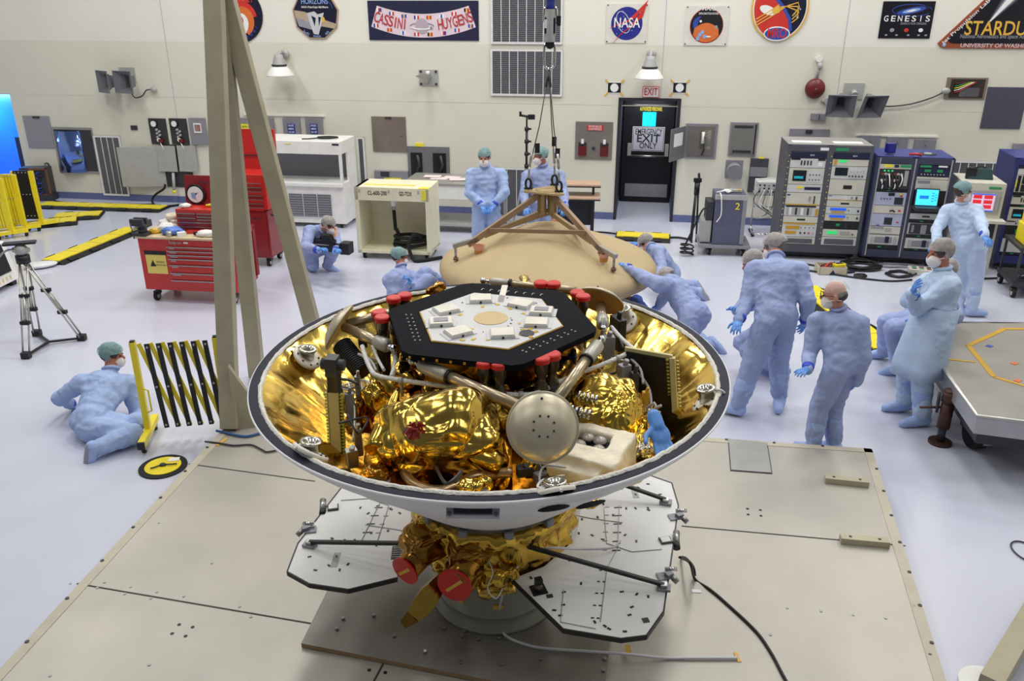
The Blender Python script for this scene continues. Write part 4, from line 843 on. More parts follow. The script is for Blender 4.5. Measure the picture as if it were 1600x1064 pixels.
lump('cloth', 'white folded cloth against the left of the red chest', 'cloth', 0.30, 0.25, 0, (0.13, 0.09, 0.07), cloth, 5)
lump('plastic_bag', 'crumpled blue plastic bag on the tool cart', 'bag', 0.44, 0.13, 0, (0.15, 0.08, 0.06), bbag, 8)
lump('cloth', 'white cloth bundle at the right front of the tool cart top', 'cloth', 0.95, 0.10, 0, (0.16, 0.07, 0.05), cloth, 9)
lump('cloth', 'grey crumpled rag on the left end of the red chest top', 'cloth', 0.52, 0.40, 0.30, (0.07, 0.06, 0.035), cloth, 11)
lump('plastic_bag', 'yellow tool pouch on the left of the tool cart top', 'pouch', 0.16, 0.16, 0, (0.08, 0.05, 0.035), mat('pouch_yellow', (228, 180, 50), 0.5), 12)
mb = MB(); p = oncart(0.30, 0.42, 0.14); mb.lathe([(0.045, 0), (0.085, 0), (0.085, 0.06), (0.045, 0.06), (0.045, 0)], mat('tape_paper', (226, 214, 192), 0.6), 28); tag(mb.build('tape_roll', None, p, 0), 'beige roll of tape resting on the white cloth', 'tape roll')
mb = MB(); mb.bx(0, 0.35, -0.03, 0.03, 0, 0.04, red); tag(mb.build('tool_case', None, oncart(0.60, 0.20), 0.1), 'slim red tool case in front of the red chest', 'case')
mb = MB(); mb.tube([(0, 0, 0.03), (0.1, 0.02, 0.03), (0.22, 0.02, 0.035)], [0.02, 0.03, 0.018], black, 8); tag(mb.build('hand_tool', None, oncart(0.74, 0.10), 0.1), 'black hand tool lying in front of the slim red case', 'tool')
mb = MB(); mb.tube([(0, 0, 0.02), (0.12, 0.02, 0.03), (0.22, 0.03, 0.02)], [0.018, 0.026, 0.016], ylab, 8); tag(mb.build('hand_tool', None, oncart(0.78, 0.46, 0.30), 0.0), 'yellow and black tool on top of the red chest', 'tool')
mb = MB(); mb.cyl((0, 0, 0), (0, 0, 0.07), 0.035, alum); tag(mb.build('can', None, oncart(0.44, 0.03)), 'small metal can at the front of the tool cart top', 'can')
mb = MB(); mb.bx(-0.05, 0.05, -0.03, 0.03, 0, 0.06, wlab); tag(mb.build('box', None, oncart(0.60, 0.05), 0.5), 'small white box at the front edge of the tool cart top', 'box')
v = thing('bench_vise', 'dark bench vise on the left front corner of the tool cart', 'vise', oncart(0.05, 0.05), WROT+0.03)
mb = MB(); mb.bx(-0.08, 0.10, -0.08, 0.10, 0, 0.04, dark); mb.cyl((0.01, 0.01, 0.04), (0.01, 0.01, 0.09), 0.06, dark); mb.bx(-0.05, 0.07, -0.03, 0.16, 0.09, 0.18, dark); mb.bx(-0.09, 0.09, 0.0, 0.04, 0.15, 0.23, dark); mb.build('body', v, bevel=0.006)
mb = MB(); mb.bx(-0.09, 0.09, -0.10, -0.05, 0.14, 0.23, dark); mb.cyl((0, -0.20, 0.13), (0, 0, 0.13), 0.018, steel); mb.build('jaw', v, bevel=0.006)
mb = MB(); mb.cyl((0.0, -0.19, 0.0), (-0.02, -0.19, 0.2), 0.008, dark, n=8); mb.build('handle', v)
# tall red cabinet
q = G(361, 401, 0.14)
r = thing('tool_cabinet', 'tall dark red rolling cabinet with a lidded chest behind the beige posts', 'tool cabinet', (q.x, q.y, 0), WROT+0.03)
mb = MB(); mb.bx(0, 0.66, 0, 0.52, 0.14, 0.86, dred); mb.build('cabinet', r, bevel=0.008)
mb = MB(); mb.bx(0.03, 0.63, -0.012, 0, 0.18, 0.83, dred); mb.text('Snap-on', 0.05, dark, front(0.5, -0.014, 0.75)); mb.build('door', r)
mb = MB(); mb.bx(0.02, 0.68, 0, 0.5, 0.88, 1.40, red); mb.build('chest', r, bevel=0.008)
for i in range(7):
    z = 1.28-0.06*i; mb = MB(); mb.bx(0.06, 0.62, -0.012, 0, z-0.052, z, dred if i % 2 else red); o = mb.build('drawer', r); mb = MB(); mb.bx(0.06, 0.62, -0.022, -0.012, z-0.012, z, steel); mb.build('pull', o)
mb = MB(); mb.box((0.35, 0.50, 1.68), (0.66, 0.06, 0.60), red, M=Matrix.Rotation(-0.08, 4, 'X')); mb.bx(0.08, 0.62, 0.44, 0.46, 1.60, 1.61, dark); mb.bx(0.56, 0.58, 0.43, 0.46, 1.45, 1.8, black); mb.bx(0.48, 0.51, 0.43, 0.46, 1.50, 1.60, ylab); mb.build('lid', r)
mb = MB(); mb.beam((0.69, 0.05, 1.42), (0.69, 0.45, 1.52), 0.012, 0.03, alum); mb.build('lid_stay', r)
mb = MB(); mb.tube(catmull([(0.70, 0.05, 0.80), (0.78, 0.05, 0.80), (0.78, 0.45, 0.80), (0.70, 0.45, 0.80)], 3), 0.018, dark, 8); mb.build('push_handle', r)
for x, y in ((0.08, 0.06), (0.58, 0.06), (0.08, 0.46), (0.58, 0.46)): caster(r, x, y, 0.06)
# ================================================================ WHITE CLEAN BENCH
q = G(541, 358, 0)
r = thing('clean_bench', 'white laminar flow bench with an open front by the back wall', 'bench', (q.x, q.y, 0), WROT)
bw = mat('bench_white', (236, 236, 232), 0.4)
mb = MB(); mb.bx(-1.75, 0, 0, 0.75, 1.30, 1.52, bw); mb.build('hood', r, bevel=0.008)
mb = MB(); mb.bx(-1.75, 0.0, -0.02, 0.75, 0.74, 0.80, bw); mb.build('worktop', r, bevel=0.006)
mb = MB(); mb.bx(-1.75, 0, 0.03, 0.75, 0.08, 0.74, bw); mb.build('plenum', r, bevel=0.006)
mb = MB(); mb.bx(-0.04, 0, 0.35, 0.75, 0.80, 1.30, bw); mb.bx(-0.04, 0, 0.0, 0.06, 0.80, 1.30, bw); mb.build('side_post', r)
mb = MB(); mb.bx(-1.75, -0.04, 0.60, 0.66, 0.80, 1.30, mat('filter_grey', (128, 128, 136), 0.5, 0.2)); mb.build('filter_face', r)
mb = MB(); mb.bx(-1.05, -0.22, 0.015, 0.03, 0.18, 0.62, vent_w)
for i in range(3):
    x = -1.02+0.265*i; mb.bx(x, x+0.245, 0.008, 0.016, 0.20, 0.60, slat)
    for k in range(9): mb.bx(x, x+0.245, 0.002, 0.008, 0.21+0.043*k, 0.23+0.043*k, gpan)
mb.build('intake_grille', r)
mb = MB(); mb.bx(-0.14, -0.02, -0.004, 0, 1.46, 1.49, navy); mb.build('badge', r); mb = MB(); mb.bx(-1.0, -0.88, -0.004, 0, 1.46, 1.475, ylab); mb.build('badge', r)
for x, y in ((-0.1, 0.08), (-0.1, 0.68), (-1.65, 0.08), (-1.65, 0.68)): caster(r, x, y, 0.035)
p = Matrix.Translation((q.x, q.y, 0)) @ Matrix.Rotation(WROT, 4, 'Z') @ Vector((-0.35, 0.35, 1.52))
mb = MB(); P = [(0.17*math.cos(t)*(1+0.1*math.sin(3*t)), 0.13*math.sin(t), 0.012+0.006*(t/6.28)) for t in [i*0.35 for i in range(36)]]+[(-0.1, -0.05, 0.02), (-0.3, -0.10, 0.012), (-0.42, -0.12, 0.012)]
mb.tube(catmull(P, 3), 0.010, cable_m, 6); tag(mb.build('cable', None, p), 'coiled black cable lying on top of the white clean bench', 'cable')
# ================================================================ CREAM OPEN CART WITH HOSE
q = G(561, 404, 0)
r = thing('open_cart', 'cream open-fronted rolling cart stencilled on top edge', 'cart', (q.x, q.y, 0), WROT+0.02)
OW, OD, O0, O1 = 1.16, 0.66, 0.10, 1.13; cr = mat('cart_cream', (228, 222, 192), 0.45)
mb = MB(); mb.bx(0, 0.06, 0, OD, O0, O1, cr); mb.bx(OW-0.06, OW, 0, OD, O0, O1, cr); mb.bx(0, OW, OD-0.03, OD, O0, O1, cr); mb.bx(0, OW, 0, OD, O0, O0+0.05, cr); mb.bx(0, OW, 0, OD, O1-0.20, O1, cr); mb.build('body', r, bevel=0.006)
mb = MB(); mb.text('CL-600-200', 0.09, black, front(0.36, -0.004, O1-0.085), 0.30); mb.text('GD-TOX', 0.09, black, front(0.80, -0.004, O1-0.085), 0.20)
for x in (0.08, 0.54, 1.0): mb.bx(x-0.015, x+0.015, -0.004, 0, O1-0.08, O1-0.03, lgrey)
mb.build('stencil', r)
mb = MB(); mb.bx(1.05, 1.12, -0.006, 0.0, O1-0.17, O1-0.02, ylab); mb.bx(1.0, 1.16, 0, 0.12, O1, O1+0.006, ylab); mb.bx(0.1, 0.9, 0.2, 0.24, O1, O1+0.008, ylab); mb.build('yellow_tape', r)
mb = MB(); mb.cyl((0.52, 0.30, O1-0.34), (0.52, 0.30, O1-0.2), 0.045, white); mb.cyl((0.52, 0.30, O1-0.40), (0.52, 0.30, O1-0.33), 0.035, lgrey); mb.build('hose_fitting', r)
for x, y in ((0.08, 0.08), (OW-0.08, 0.08), (0.08, OD-0.08), (OW-0.08, OD-0.08)): caster(r, x, y, 0.05)
RCc = Matrix.Translation((q.x, q.y, 0)) @ Matrix.Rotation(WROT+0.02, 4, 'Z')
hz = O0+0.05+0.035
P = [(0.52, 0.30, O1-0.40), (0.53, 0.30, O1-0.7), (0.55, 0.29, 0.42), (0.60, 0.26, 0.28)]
for k in range(34):
    t = 0.6+k*0.45; P.append((0.78+0.27*math.cos(t+2.6)*(1-0.15*(k % 3)/3), 0.29+0.2*math.sin(t+2.6)*(1-0.2*(k % 4)/4), hz+0.0045*k))
P += [(0.9, 0.06, hz+0.22), (0.82, -0.03, hz+0.1), (0.88, -0.06, 0.06), (1.0, -0.08, 0.032), (1.3, 0.15, 0.032)]
mb = MB(); mb.tube(catmull([RCc @ Vector(p_) for p_ in P], 4), 0.028, rubber, 8); tag(mb.build('hose'), 'black hose coiled inside the cream open cart', 'hose')
# ================================================================ STEEL TABLE, TAN TABLES
q = G(808, 350, 0); TBm = Matrix.Translation((-0.14, 14.38, 0)) @ Matrix.Rotation(WROT, 4, 'Z')
r = thing('steel_table', 'long steel work table against the wall behind the cream cart', 'table', M=TBm)
tw = 1.70; mb = MB(); mb.bx(-tw, 0, -0.40, 0.48, 0.83, 0.87, mat('table_steel', (168, 166, 160), 0.35, 0.4)); mb.build('tabletop', r, bevel=0.005)
mb = MB(); mb.bx(-tw+0.02, -0.02, -0.38, 0.46, 0.60, 0.83, white); mb.build('apron', r)
mb = MB(); mb.bx(-tw+0.05, -0.05, -0.36, 0.44, 0.12, 0.16, lgrey); mb.build('shelf', r)
for x in (-tw+0.05, -0.05):
    for y in (-0.36, 0.42): mb = MB(); mb.bx(x-0.03, x+0.03, y-0.03, y+0.03, 0, 0.83, lgrey); mb.build('leg', r)
for i, (x, y, a_) in enumerate(((-1.15, 0.0, 0.1), (-0.95, 0.1, -0.2), (-0.80, -0.05, 0.25), (-1.3, 0.12, 0.05))):
    mb = MB(); mb.box((0, 0, 0.003+0.003*i), (0.30, 0.22, 0.003), mat('paper_pinkish', (232, 216, 214), 0.7), 0); o = mb.build('paper', None, TBm @ Vector((x, y, 0.871+0.0005)), a_+WROT)
    tag(o, ('pale paper sheet on the steel table, second from the cart', 'pale paper sheet in the middle of the steel table', 'pale paper sheet on the steel table, nearest the standing person', 'pale paper sheet on the steel table, nearest the cart')[i], 'paper', 'loose papers on the steel table')
a_ = G(838, 309, 0.72); b_ = G(938, 309, 0.72); Lx = b_.x-a_.x
r = thing('workstation_table', 'two-tier tan laminate table with black edging beside the exit', 'table', (b_.x, b_.y, 0), WROT*0.6)
for zt, y0, nm in ((0.72, -0.04, 'tabletop'), (0.92, 0.06, 'upper_shelf')):
    mb = MB(); mb.bx(-Lx, 0, y0, 0.44, zt-0.03, zt, tan); mb.bx(-Lx, 0.003, y0-0.004, 0.443, zt-0.05, zt-0.03, black); mb.build(nm, r, bevel=0.004)
for x in (-Lx+0.1, -0.12):
    mb = MB(); mb.bx(x-0.03, x+0.03, 0.12, 0.18, 0.0, 0.67, black); mb.bx(x-0.03, x+0.03, 0.0, 0.42, 0, 0.04, black); mb.build('leg', r)
    mb = MB(); mb.bx(x-0.02, x+0.02, 0.24, 0.28, 0.72, 0.87, dark); mb.build('shelf_post', r)
mb = MB(); mb.bx(-Lx+0.13, -0.15, 0.20, 0.22, 0.2, 0.67, black); mb.build('modesty_panel', r)
# light stand behind the seated group
q = G(822, 352, 0); r = thing('light_stand', 'black telescoping light stand with a bracket head against the wall', 'stand', (q.x, q.y, 0))
T = AY(820, 180, q.y).z
mb = MB(); mb.tube([(0, 0, 0.3), (0, 0, T*0.55)], 0.028, dark, 10); mb.cyl((0, 0, T*0.5), (0, 0, T*0.9), 0.022, black, n=10); mb.cyl((0, 0, T*0.9), (0, 0, T), 0.016, black, n=10); mb.build('column', r)
for k in range(4): mb = MB(); z = T*(0.55+0.11*k); mb.cyl((0, 0, z-0.03), (0, 0, z+0.03), 0.04, black, n=10); mb.box((0.05, 0, z), (0.06, 0.02, 0.03), black); mb.build('clamp', r)
for k in range(3):
    a_ = 0.5+k*2.094; mb = MB(); mb.beam((0, 0, T*0.55), (0.27*math.cos(a_), 0.27*math.sin(a_), 0.02), 0.03, 0.03, alum); mb.build('leg', r)
mb = MB(); mb.cyl((-0.12, 0, T), (0.12, 0, T-0.04), 0.02, black, n=8); mb.box((0.08, 0, T-0.03), (0.12, 0.06, 0.08), black); mb.box((-0.11, 0, T+0.02), (0.04, 0.05, 0.08), black); mb.build('head', r)
# ================================================================ PEOPLE IN CLEANROOM SUITS
suit = mat('coverall_blue', (150, 164, 206), 0.75, 0, 0.08, 9.0, 0.25, 30.0)
suit2 = mat('lab_coat_pale_blue', (180, 200, 226), 0.75, 0, 0.06, 9.0, 0.2, 30.0)
skin = mat('skin', (206, 146, 122), 0.55, 0, 0.06, 14.0)
skin2 = mat('skin_tanned', (176, 112, 88), 0.55, 0, 0.06, 14.0)
glove_m = mat('glove_blue', (84, 140, 214), 0.4); cuff_m = mat('cuff_blue', (40, 74, 190), 0.5)
boot_m = mat('boot_cover_blue', (160, 182, 228), 0.7, 0, 0.06, 12.0, 0.2, 40.0); sole_m = mat('boot_sole', (150, 152, 168), 0.6)
mask_m = mat('face_mask_white', (232, 226, 226), 0.8, 0, 0.04, 20, 0.2, 50)
eye_m = mat('eye_dark', (40, 30, 28), 0.3)
def net_mat(name, c, a):
    return mat(name, c, 0.75, 0, 0.22, 26.0, 0.5, 45.0, alpha=a)
net_white = net_mat('hair_net_white', (214, 208, 206), 0.42); net_teal = net_mat('hair_net_teal', (140, 178, 180), 0.66); net_clear = net_mat('hair_net_sheer', (226, 222, 218), 0.30)
hair_grey = mat('hair_grey', (108, 98, 94), 0.7, 0, 0.2, 30); hair_dark = mat('hair_dark', (70, 58, 52), 0.7, 0, 0.2, 30)
WARN = []
def solve(px, py, P, L, sg):
    d = ray(px, py).normalized(); v = P-EYE; b = v.dot(d); c = v.length_squared-L*L; D = b*b-c
    if D < 0:
        q = EYE+d*b; WARN.append((px, py, round((q-P).length/L, 2))); return q
    return EYE+d*(b+sg*math.sqrt(D))
def ik(A, B, l1, l2, pole):
    d = B-A; L = d.length; u = d.normalized()
    if L >= l1+l2: return A+d*(l1/(l1+l2))
    x = (l1*l1-l2*l2+L*L)/(2*L); h = math.sqrt(max(0, l1*l1-x*x)); p = (pole-u*pole.dot(u))
    if p.length < 1e-5: p = Vector((0, -1, 0))
    return A+u*x+p.normalized()*h
def basis(y, zhint):
    y = y.normalized(); x = y.cross(zhint)
    if x.length < 1e-4: x = y.cross(Vector((1, 0.1, 0)))
    x.normalize(); z = x.cross(y); return Matrix((x, y, z)).transposed()
def voxel(mb, size, smooth=4):
    o = mb.build('tmp'); m = o.modifiers.new('r', 'REMESH'); m.mode = 'VOXEL'; m.voxel_size = size; m.use_smooth_shade = True
    s = o.modifiers.new('s', 'SMOOTH'); s.iterations = smooth; s.factor = 0.5
    dg = bpy.context.evaluated_depsgraph_get(); me = bpy.data.meshes.new_from_object(o.evaluated_get(dg)); old = o.data
    bpy.data.objects.remove(o); bpy.data.meshes.remove(old); return me
def rc(mb, a, b, r0, r1, m=None):
    a = Vector(a); b = Vector(b); u = b-a; L = u.length
    if L < 1e-6: return
    pts = []; rr = []
    for t in (-0.98, -0.7, -0.35): pts.append(a+u.normalized()*r0*t); rr.append(r0*math.sqrt(1-t*t))
    pts.append(a); rr.append(r0); pts.append(b); rr.append(r1)
    for t in (0.35, 0.7, 0.98): pts.append(b+u.normalized()*r1*t); rr.append(r1*math.sqrt(1-t*t))
    mb.tube(pts, rr, m or suit, 12)
def hand_mesh(curl):
    # wrist at origin, fingers +Y, palm facing -Z, thumb on +X side
    mb = MB(); rc(mb, (0, -0.03, 0), (0, 0.02, 0), 0.030, 0.032); mb.ell((0, 0.055, 0), (0.044, 0.055, 0.020), suit)
    for x, L, r, sp in ((0.033, 0.072, 0.0095, 0.10), (0.011, 0.082, 0.010, 0.02), (-0.011, 0.076, 0.0095, -0.05), (-0.032, 0.060, 0.0085, -0.13)):
        p = Vector((x, 0.095, 0.0)); a = 0.12
        for k, q in enumerate((0.45, 0.30, 0.25)):
            a += curl*(0.9 if k else 0.6); n_ = p+Vector((math.sin(sp)*math.cos(a), math.cos(a)*math.cos(sp), -math.sin(a)))*L*q; rc(mb, p, n_, r*(1-0.08*k), r*(0.92-0.08*k)); p = n_
    p = Vector((0.030, 0.030, -0.004)); n1 = p+Vector((0.034, 0.030, -0.012)); n2 = n1+Vector((0.010, 0.030, -0.012-0.012*curl)); rc(mb, p, n1, 0.014, 0.0115); rc(mb, n1, n2, 0.0115, 0.0095)
    me = voxel(mb, 0.0055, 2); me.materials.clear(); me.materials.append(glove_m); return me
HANDS = {}
def hand(kind, left):
    k = (kind, left)
    if k not in HANDS:
        me = hand_mesh({'flat': 0.08, 'relax': 0.32, 'grip': 0.75}[kind])
        if left:
            me.transform(Matrix.Diagonal((-1, 1, 1, 1))); me.flip_normals()
        me.name = 'glove'; HANDS[k] = me
    return HANDS[k]
def person(label, Y, pel, neck, head, sh, el, wr, tip, ank, face, headface=None, hpitch=0.0, knee=None, feet=None, s=1.0, sk=skin, net=net_white, hair=hair_grey, cloth=suit, hk=('relax', 'relax'), cat='person', coat=None, glasses=False, bald=False, bulk=1.07, palm=(None, None), mask=True, stand=None):
    """sh/el/wr/tip/ank/knee: (left, right); each entry (px, py, sign) or (px, py, 'z', height)"""
    def P(e, par, L):
        if e[2] == 'z': return G(e[0], e[1], e[3])
        if e[2] == 'Y': return AY(e[0], e[1], e[3])
        return solve(e[0], e[1], par, L*s, e[2])
    fv = Vector((math.cos(math.radians(face)), math.sin(math.radians(face)), 0)); rv = Vector((fv.y, -fv.x, 0))
    if stand:
        a_ = (G(ank[0][0], ank[0][1], 0.09)+G(ank[1][0], ank[1][1], 0.09))/2; pv = Vector((a_.x+stand[0], a_.y+stand[1], 0.84*s+0.115))
    else: pv = AY(pel[0], pel[1], Y)
    nk = P(neck, pv, 0.50)
    hd = P(head, nk, 0.20)
    S = [P(sh[i], nk, 0.185) for i in (0, 1)]; E = [P(el[i], S[i], 0.29) for i in (0, 1)]; Wr = [P(wr[i], E[i], 0.25) for i in (0, 1)]; T = [P(tip[i], Wr[i], 0.17) for i in (0, 1)]
    sr = (S[1]-S[0]); sr.normalize()
    up = (nk-pv).normalized()
    hips = [pv-rv*0.095*s-up*0.03, pv+rv*0.095*s-up*0.03]
    A = [P(ank[i], hips[i], 0.8) for i in (0, 1)]
    K = []
    for i in (0, 1):
        if knee and knee[i]: K.append(P(knee[i], hips[i], 0.43))
        else: K.append(ik(hips[i], A[i], 0.43*s, 0.42*s, fv+Vector((0, 0, 0.15))))
    hf = math.radians(headface if headface is not None else face); hp = math.radians(hpitch)
    hy = Vector((math.cos(hf)*math.cos(hp), math.sin(hf)*math.cos(hp), -math.sin(hp))); HM = basis(hy, Vector((0, 0, 1)))
    HT = Matrix.Translation(hd) @ HM.to_4x4(); q = s
    base = Vector((pv.x, pv.y, 0)); r = thing('person', label, cat, base)
    D = Matrix.Translation(-base)
    mb = MB(); b = bulk
    tors = basis(up, sr.cross(up)); # x ~ right, y up, z
    tx = (sr-up*sr.dot(up)).normalized(); tz = tx.cross(up); TM = Matrix((tx, tz, up)).transposed()
    mid = pv.lerp(nk, 0.45); ch = pv.lerp(nk, 0.74)
    hipx = (rv-up*rv.dot(up)).normalized(); PM = Matrix((hipx, hipx.cross(up), up)).transposed()
    mb.ell(pv+up*0.02*s, (0.185*b*s, 0.150*b*s, 0.16*s), suit, 16, 10, PM)
    for t in (0.15, 0.3, 0.45, 0.6): mb.ell(pv.lerp(nk, t), (0.172*b*s, 0.130*b*s, 0.14*s), suit, 16, 10, PM.lerp(TM, t) if t < 0.5 else TM)
    mb.ell(ch, (0.190*b*s, 0.130*b*s, 0.17*s), suit, 16, 10, TM)
    mb.ell(pv.lerp(nk, 0.88), (0.165*b*s, 0.105*s, 0.10*s), suit, 16, 10, TM)
    rc(mb, pv.lerp(nk, 0.9), nk.lerp(hd, 0.25), 0.085*s, 0.066*s)
    rc(mb, nk, hd, 0.062*s, 0.055*s)
    for i in (0, 1):
        rc(mb, pv.lerp(nk, 0.88), S[i], 0.085*s, 0.088*b*s); rc(mb, S[i], E[i], 0.082*b*s, 0.064*b*s); rc(mb, E[i], Wr[i], 0.066*b*s, 0.048*s)
        rc(mb, hips[i], K[i], 0.112*b*s, 0.090*b*s); rc(mb, K[i], A[i]+(K[i]-A[i]).normalized()*0.05, 0.090*b*s, 0.070*b*s)
    mb.ell(HT @ Vector((0, -0.005, 0.03))*1.0, (0.078*q, 0.098*q, 0.098*q), suit, 16, 12, HM)
    mb.ell(HT @ Vector((0, 0.030, -0.05)), (0.058*q, 0.066*q, 0.072*q), suit, 14, 10, HM)
    mb.ell(HT @ Vector((0, 0.105, -0.02)), (0.016, 0.022, 0.030), suit, 10, 8, HM)
    for sx in (-1, 1): mb.ell(HT @ Vector((sx*0.080, -0.01, -0.01)), (0.014, 0.024, 0.034), suit, 10, 8, HM)
    me = voxel(mb, 0.0135, 5); me.materials.clear(); me.materials.append(cloth); me.materials.append(sk)
    npl = (hd-nk).normalized(); sd = Vector((base.x*3.1, base.y*1.7, 0))
    co = [v.co.copy() for v in me.vertices]; nrm = [v.normal.copy() for v in me.vertices]
    def isskin(c): return (c-nk).dot(npl) > 0.095*s and (c-hd).length < 0.19*s
    for i, c in enumerate(co):
        if isskin(c): continue
        k = 0.010*noise.noise(c*7+sd)+0.016*(0.35-abs(noise.noise(Vector((c.x*8, c.y*8, c.z*13))+sd)))+0.010*(0.3-abs(noise.noise(Vector((c.x*17, c.y*17, c.z*11))-sd)))
        me.vertices[i].co = c+nrm[i]*k*b
    for pgn in me.polygons:
        pgn.use_smooth = True; pgn.material_index = 1 if isskin(co[pgn.vertices[0]]) else 0
    me.transform(D); me.name = 'body'; o = bpy.data.objects.new('body', me); COL.objects.link(o); o.parent = r
    # collar
    mb = MB(); cb = basis(npl, hy); c0 = nk+npl*0.075*s-base
    mb.tube([c0+(cb @ Vector((math.cos(t)*0.072*s, 0.008*math.sin(t), math.sin(t)*0.066*s))) for t in [i*math.pi/10 for i in range(20)]], 0.016*s, cloth, 8, closed=True); mb.build('collar', r)
    # hair and net
    def hl(v): return HT @ Vector(v)-base
    if bald:
        mb = MB(); mb.ell(hl((0, -0.03, 0.0)), (0.088*q, 0.084*q, 0.065*q), hair, 18, 10, HM); mb.build('hair', r)
    else:
        mb = MB(); mb.ell(hl((0, -0.014, 0.036)), (0.086*q, 0.102*q, 0.100*q), hair, 18, 10, HM); mb.build('hair', r)
    bm = bmesh.new(); bmesh.ops.create_icosphere(bm, subdivisions=4, radius=1)
    for v in bm.verts:
        k = 1+0.05*noise.noise(v.co*3+sd)+0.035*noise.noise(v.co*7+sd)
        v.co = Vector((v.co.x*0.098*q*k, v.co.y*0.116*q*k, v.co.z*0.108*q*k))
    bmesh.ops.delete(bm, geom=[v for v in bm.verts if v.co.y*0.55+v.co.z*0.9 < -0.055*q or (v.co.y > 0.03 and v.co.z < 0.005)], context='VERTS')
    mm = bpy.data.meshes.new('hair_net'); bm.to_mesh(mm); bm.free(); mm.materials.append(net)
    for pgn in mm.polygons: pgn.use_smooth = True
    mm.transform(D @ HT @ Matrix.Translation((0, -0.014, 0.032))); o = bpy.data.objects.new('hair_net', mm); COL.objects.link(o); o.parent = r
    if mask:
        mb = MB(); mb.ell(hl((0, 0.052, -0.058)), (0.066*q, 0.066*q, 0.066*q), mask_m, 18, 12, HM)
        for sx in (-1, 1): mb.tube([hl((sx*0.06, 0.06, -0.04)), hl((sx*0.084, 0.01, -0.02)), hl((sx*0.07, -0.06, -0.03))], 0.004, mask_m, 5)
        mb.build('face_mask', r)
    for sx in (-1, 1):
        mb = MB(); mb.ell(hl((sx*0.032, 0.086, 0.012)), (0.014, 0.010, 0.008), eye_m, 10, 8, HM); mb.build('eye', r)
    if glasses:
        mb = MB()
        for sx in (-1, 1):
            mb.tube([hl((sx*0.034+0.026*math.cos(t), 0.108, 0.010+0.021*math.sin(t))) for t in [i*math.pi/8 for i in range(16)]], 0.003, black, 5, closed=True); mb.tube([hl((sx*0.060, 0.106, 0.014)), hl((sx*0.086, 0.0, 0.014))], 0.003, black, 5)
        mb.tube([hl((-0.01, 0.112, 0.012)), hl((0.01, 0.112, 0.012))], 0.003, black, 5); mb.build('glasses', r)
    # gloves
    for i in (0, 1):
        d = (T[i]-Wr[i]).normalized(); ph = palm[i]
        if ph is None: ph = Vector((0, 0, -1)) if abs(d.z) < 0.75 else ((pv-Wr[i])-d*(pv-Wr[i]).dot(d))
        z = -(Vector(ph)-d*Vector(ph).dot(d))
        if z.length < 1e-4: z = Vector((1, 0, 0))
        HMi = basis(d, z); o = bpy.data.objects.new('glove', hand(hk[i], i == 1)); COL.objects.link(o); o.parent = r
        # thumb sits on +X of the mesh: that is right for a left hand with palm down (fingers forward), mirrored for a right hand
        o.matrix_local = Matrix.Translation(Wr[i]-base+d*0.01) @ HMi.to_4x4() @ Matrix.Scale(s*1.02, 4)
        mb = MB(); u = (Wr[i]-E[i]).normalized(); mb.tube([Wr[i]-base-u*0.045, Wr[i]-base-u*0.01, Wr[i]-base+d*0.02], [0.056*s, 0.052*s, 0.036*s], cuff_m, 14); mb.build('cuff', r)
    # boots
    for i in (0, 1):
        if feet and feet[i] is not None: fd = Vector(feet[i]).normalized()
        else: fd = fv.copy()
        sh_ = (K[i]-A[i]).normalized(); fd = (fd-sh_*fd.dot(sh_)*0.6).normalized()
        dn = -(sh_-fd*sh_.dot(fd)); dn = dn.normalized() if dn.length > 1e-3 else Vector((0, 0, -1))
        a = A[i]; mb = MB()
        rc(mb, a+sh_*0.26*s, a+sh_*0.05, 0.086*s*b, 0.070*s, suit); rc(mb, a-fd*0.03*s+dn*0.02, a+fd*0.08*s+dn*0.035, 0.060*s, 0.055*s, suit); rc(mb, a+fd*0.08*s+dn*0.035, a+fd*0.17*s+dn*0.045, 0.055*s, 0.040*s, suit)
        me = voxel(mb, 0.014, 3); me.materials.clear(); me.materials.append(boot_m); me.materials.append(sole_m)
        for v in me.vertices:
            h = (v.co-a).dot(dn)
            if h > 0.083*s: v.co -= dn*(h-0.083*s)
            v.co += v.normal*0.006*noise.noise(v.co*16)
        for pgn in me.polygons: pgn.material_index = 1 if (pgn.center-a).dot(dn) > 0.066*s else 0; pgn.use_smooth = True
        me.transform(D); me.name = 'boot_cover'; o = bpy.data.objects.new('boot_cover', me); COL.objects.link(o); o.parent = r
    if coat:
        mb = MB(); n_ = 20; prof = []
        low = coat
        for t in [k/6 for k in range(7)]:
            c = (pv+up*0.16*s).lerp(Vector(((K[0].x+K[1].x)/2, (K[0].y+K[1].y)/2, low)), t); rx = (0.19+0.045*t)*s*b; ry = (0.16+0.035*t)*s*b
            prof.append([c-base+rv*rx*math.cos(a)+fv*ry*math.sin(a)+(rv*math.cos(a)+fv*math.sin(a))*0.02*t*math.sin(5*a) for a in [2*math.pi*j/n_ for j in range(n_)]])
        vs = [p for row in prof for p in row]; fs = [(k*n_+j, k*n_+(j+1) % n_, (k+1)*n_+(j+1) % n_, (k+1)*n_+j) for k in range(6) for j in range(n_)]
        mb.add(vs, fs, cloth, True); o = mb.build('coat_skirt', r); sd_ = o.modifiers.new('t', 'SOLIDIFY'); sd_.thickness = 0.01
    return r, dict(pv=pv, nk=nk, hd=hd, S=S, E=E, W=Wr, T=T, K=K, A=A, HT=HT)
Z = 'z'
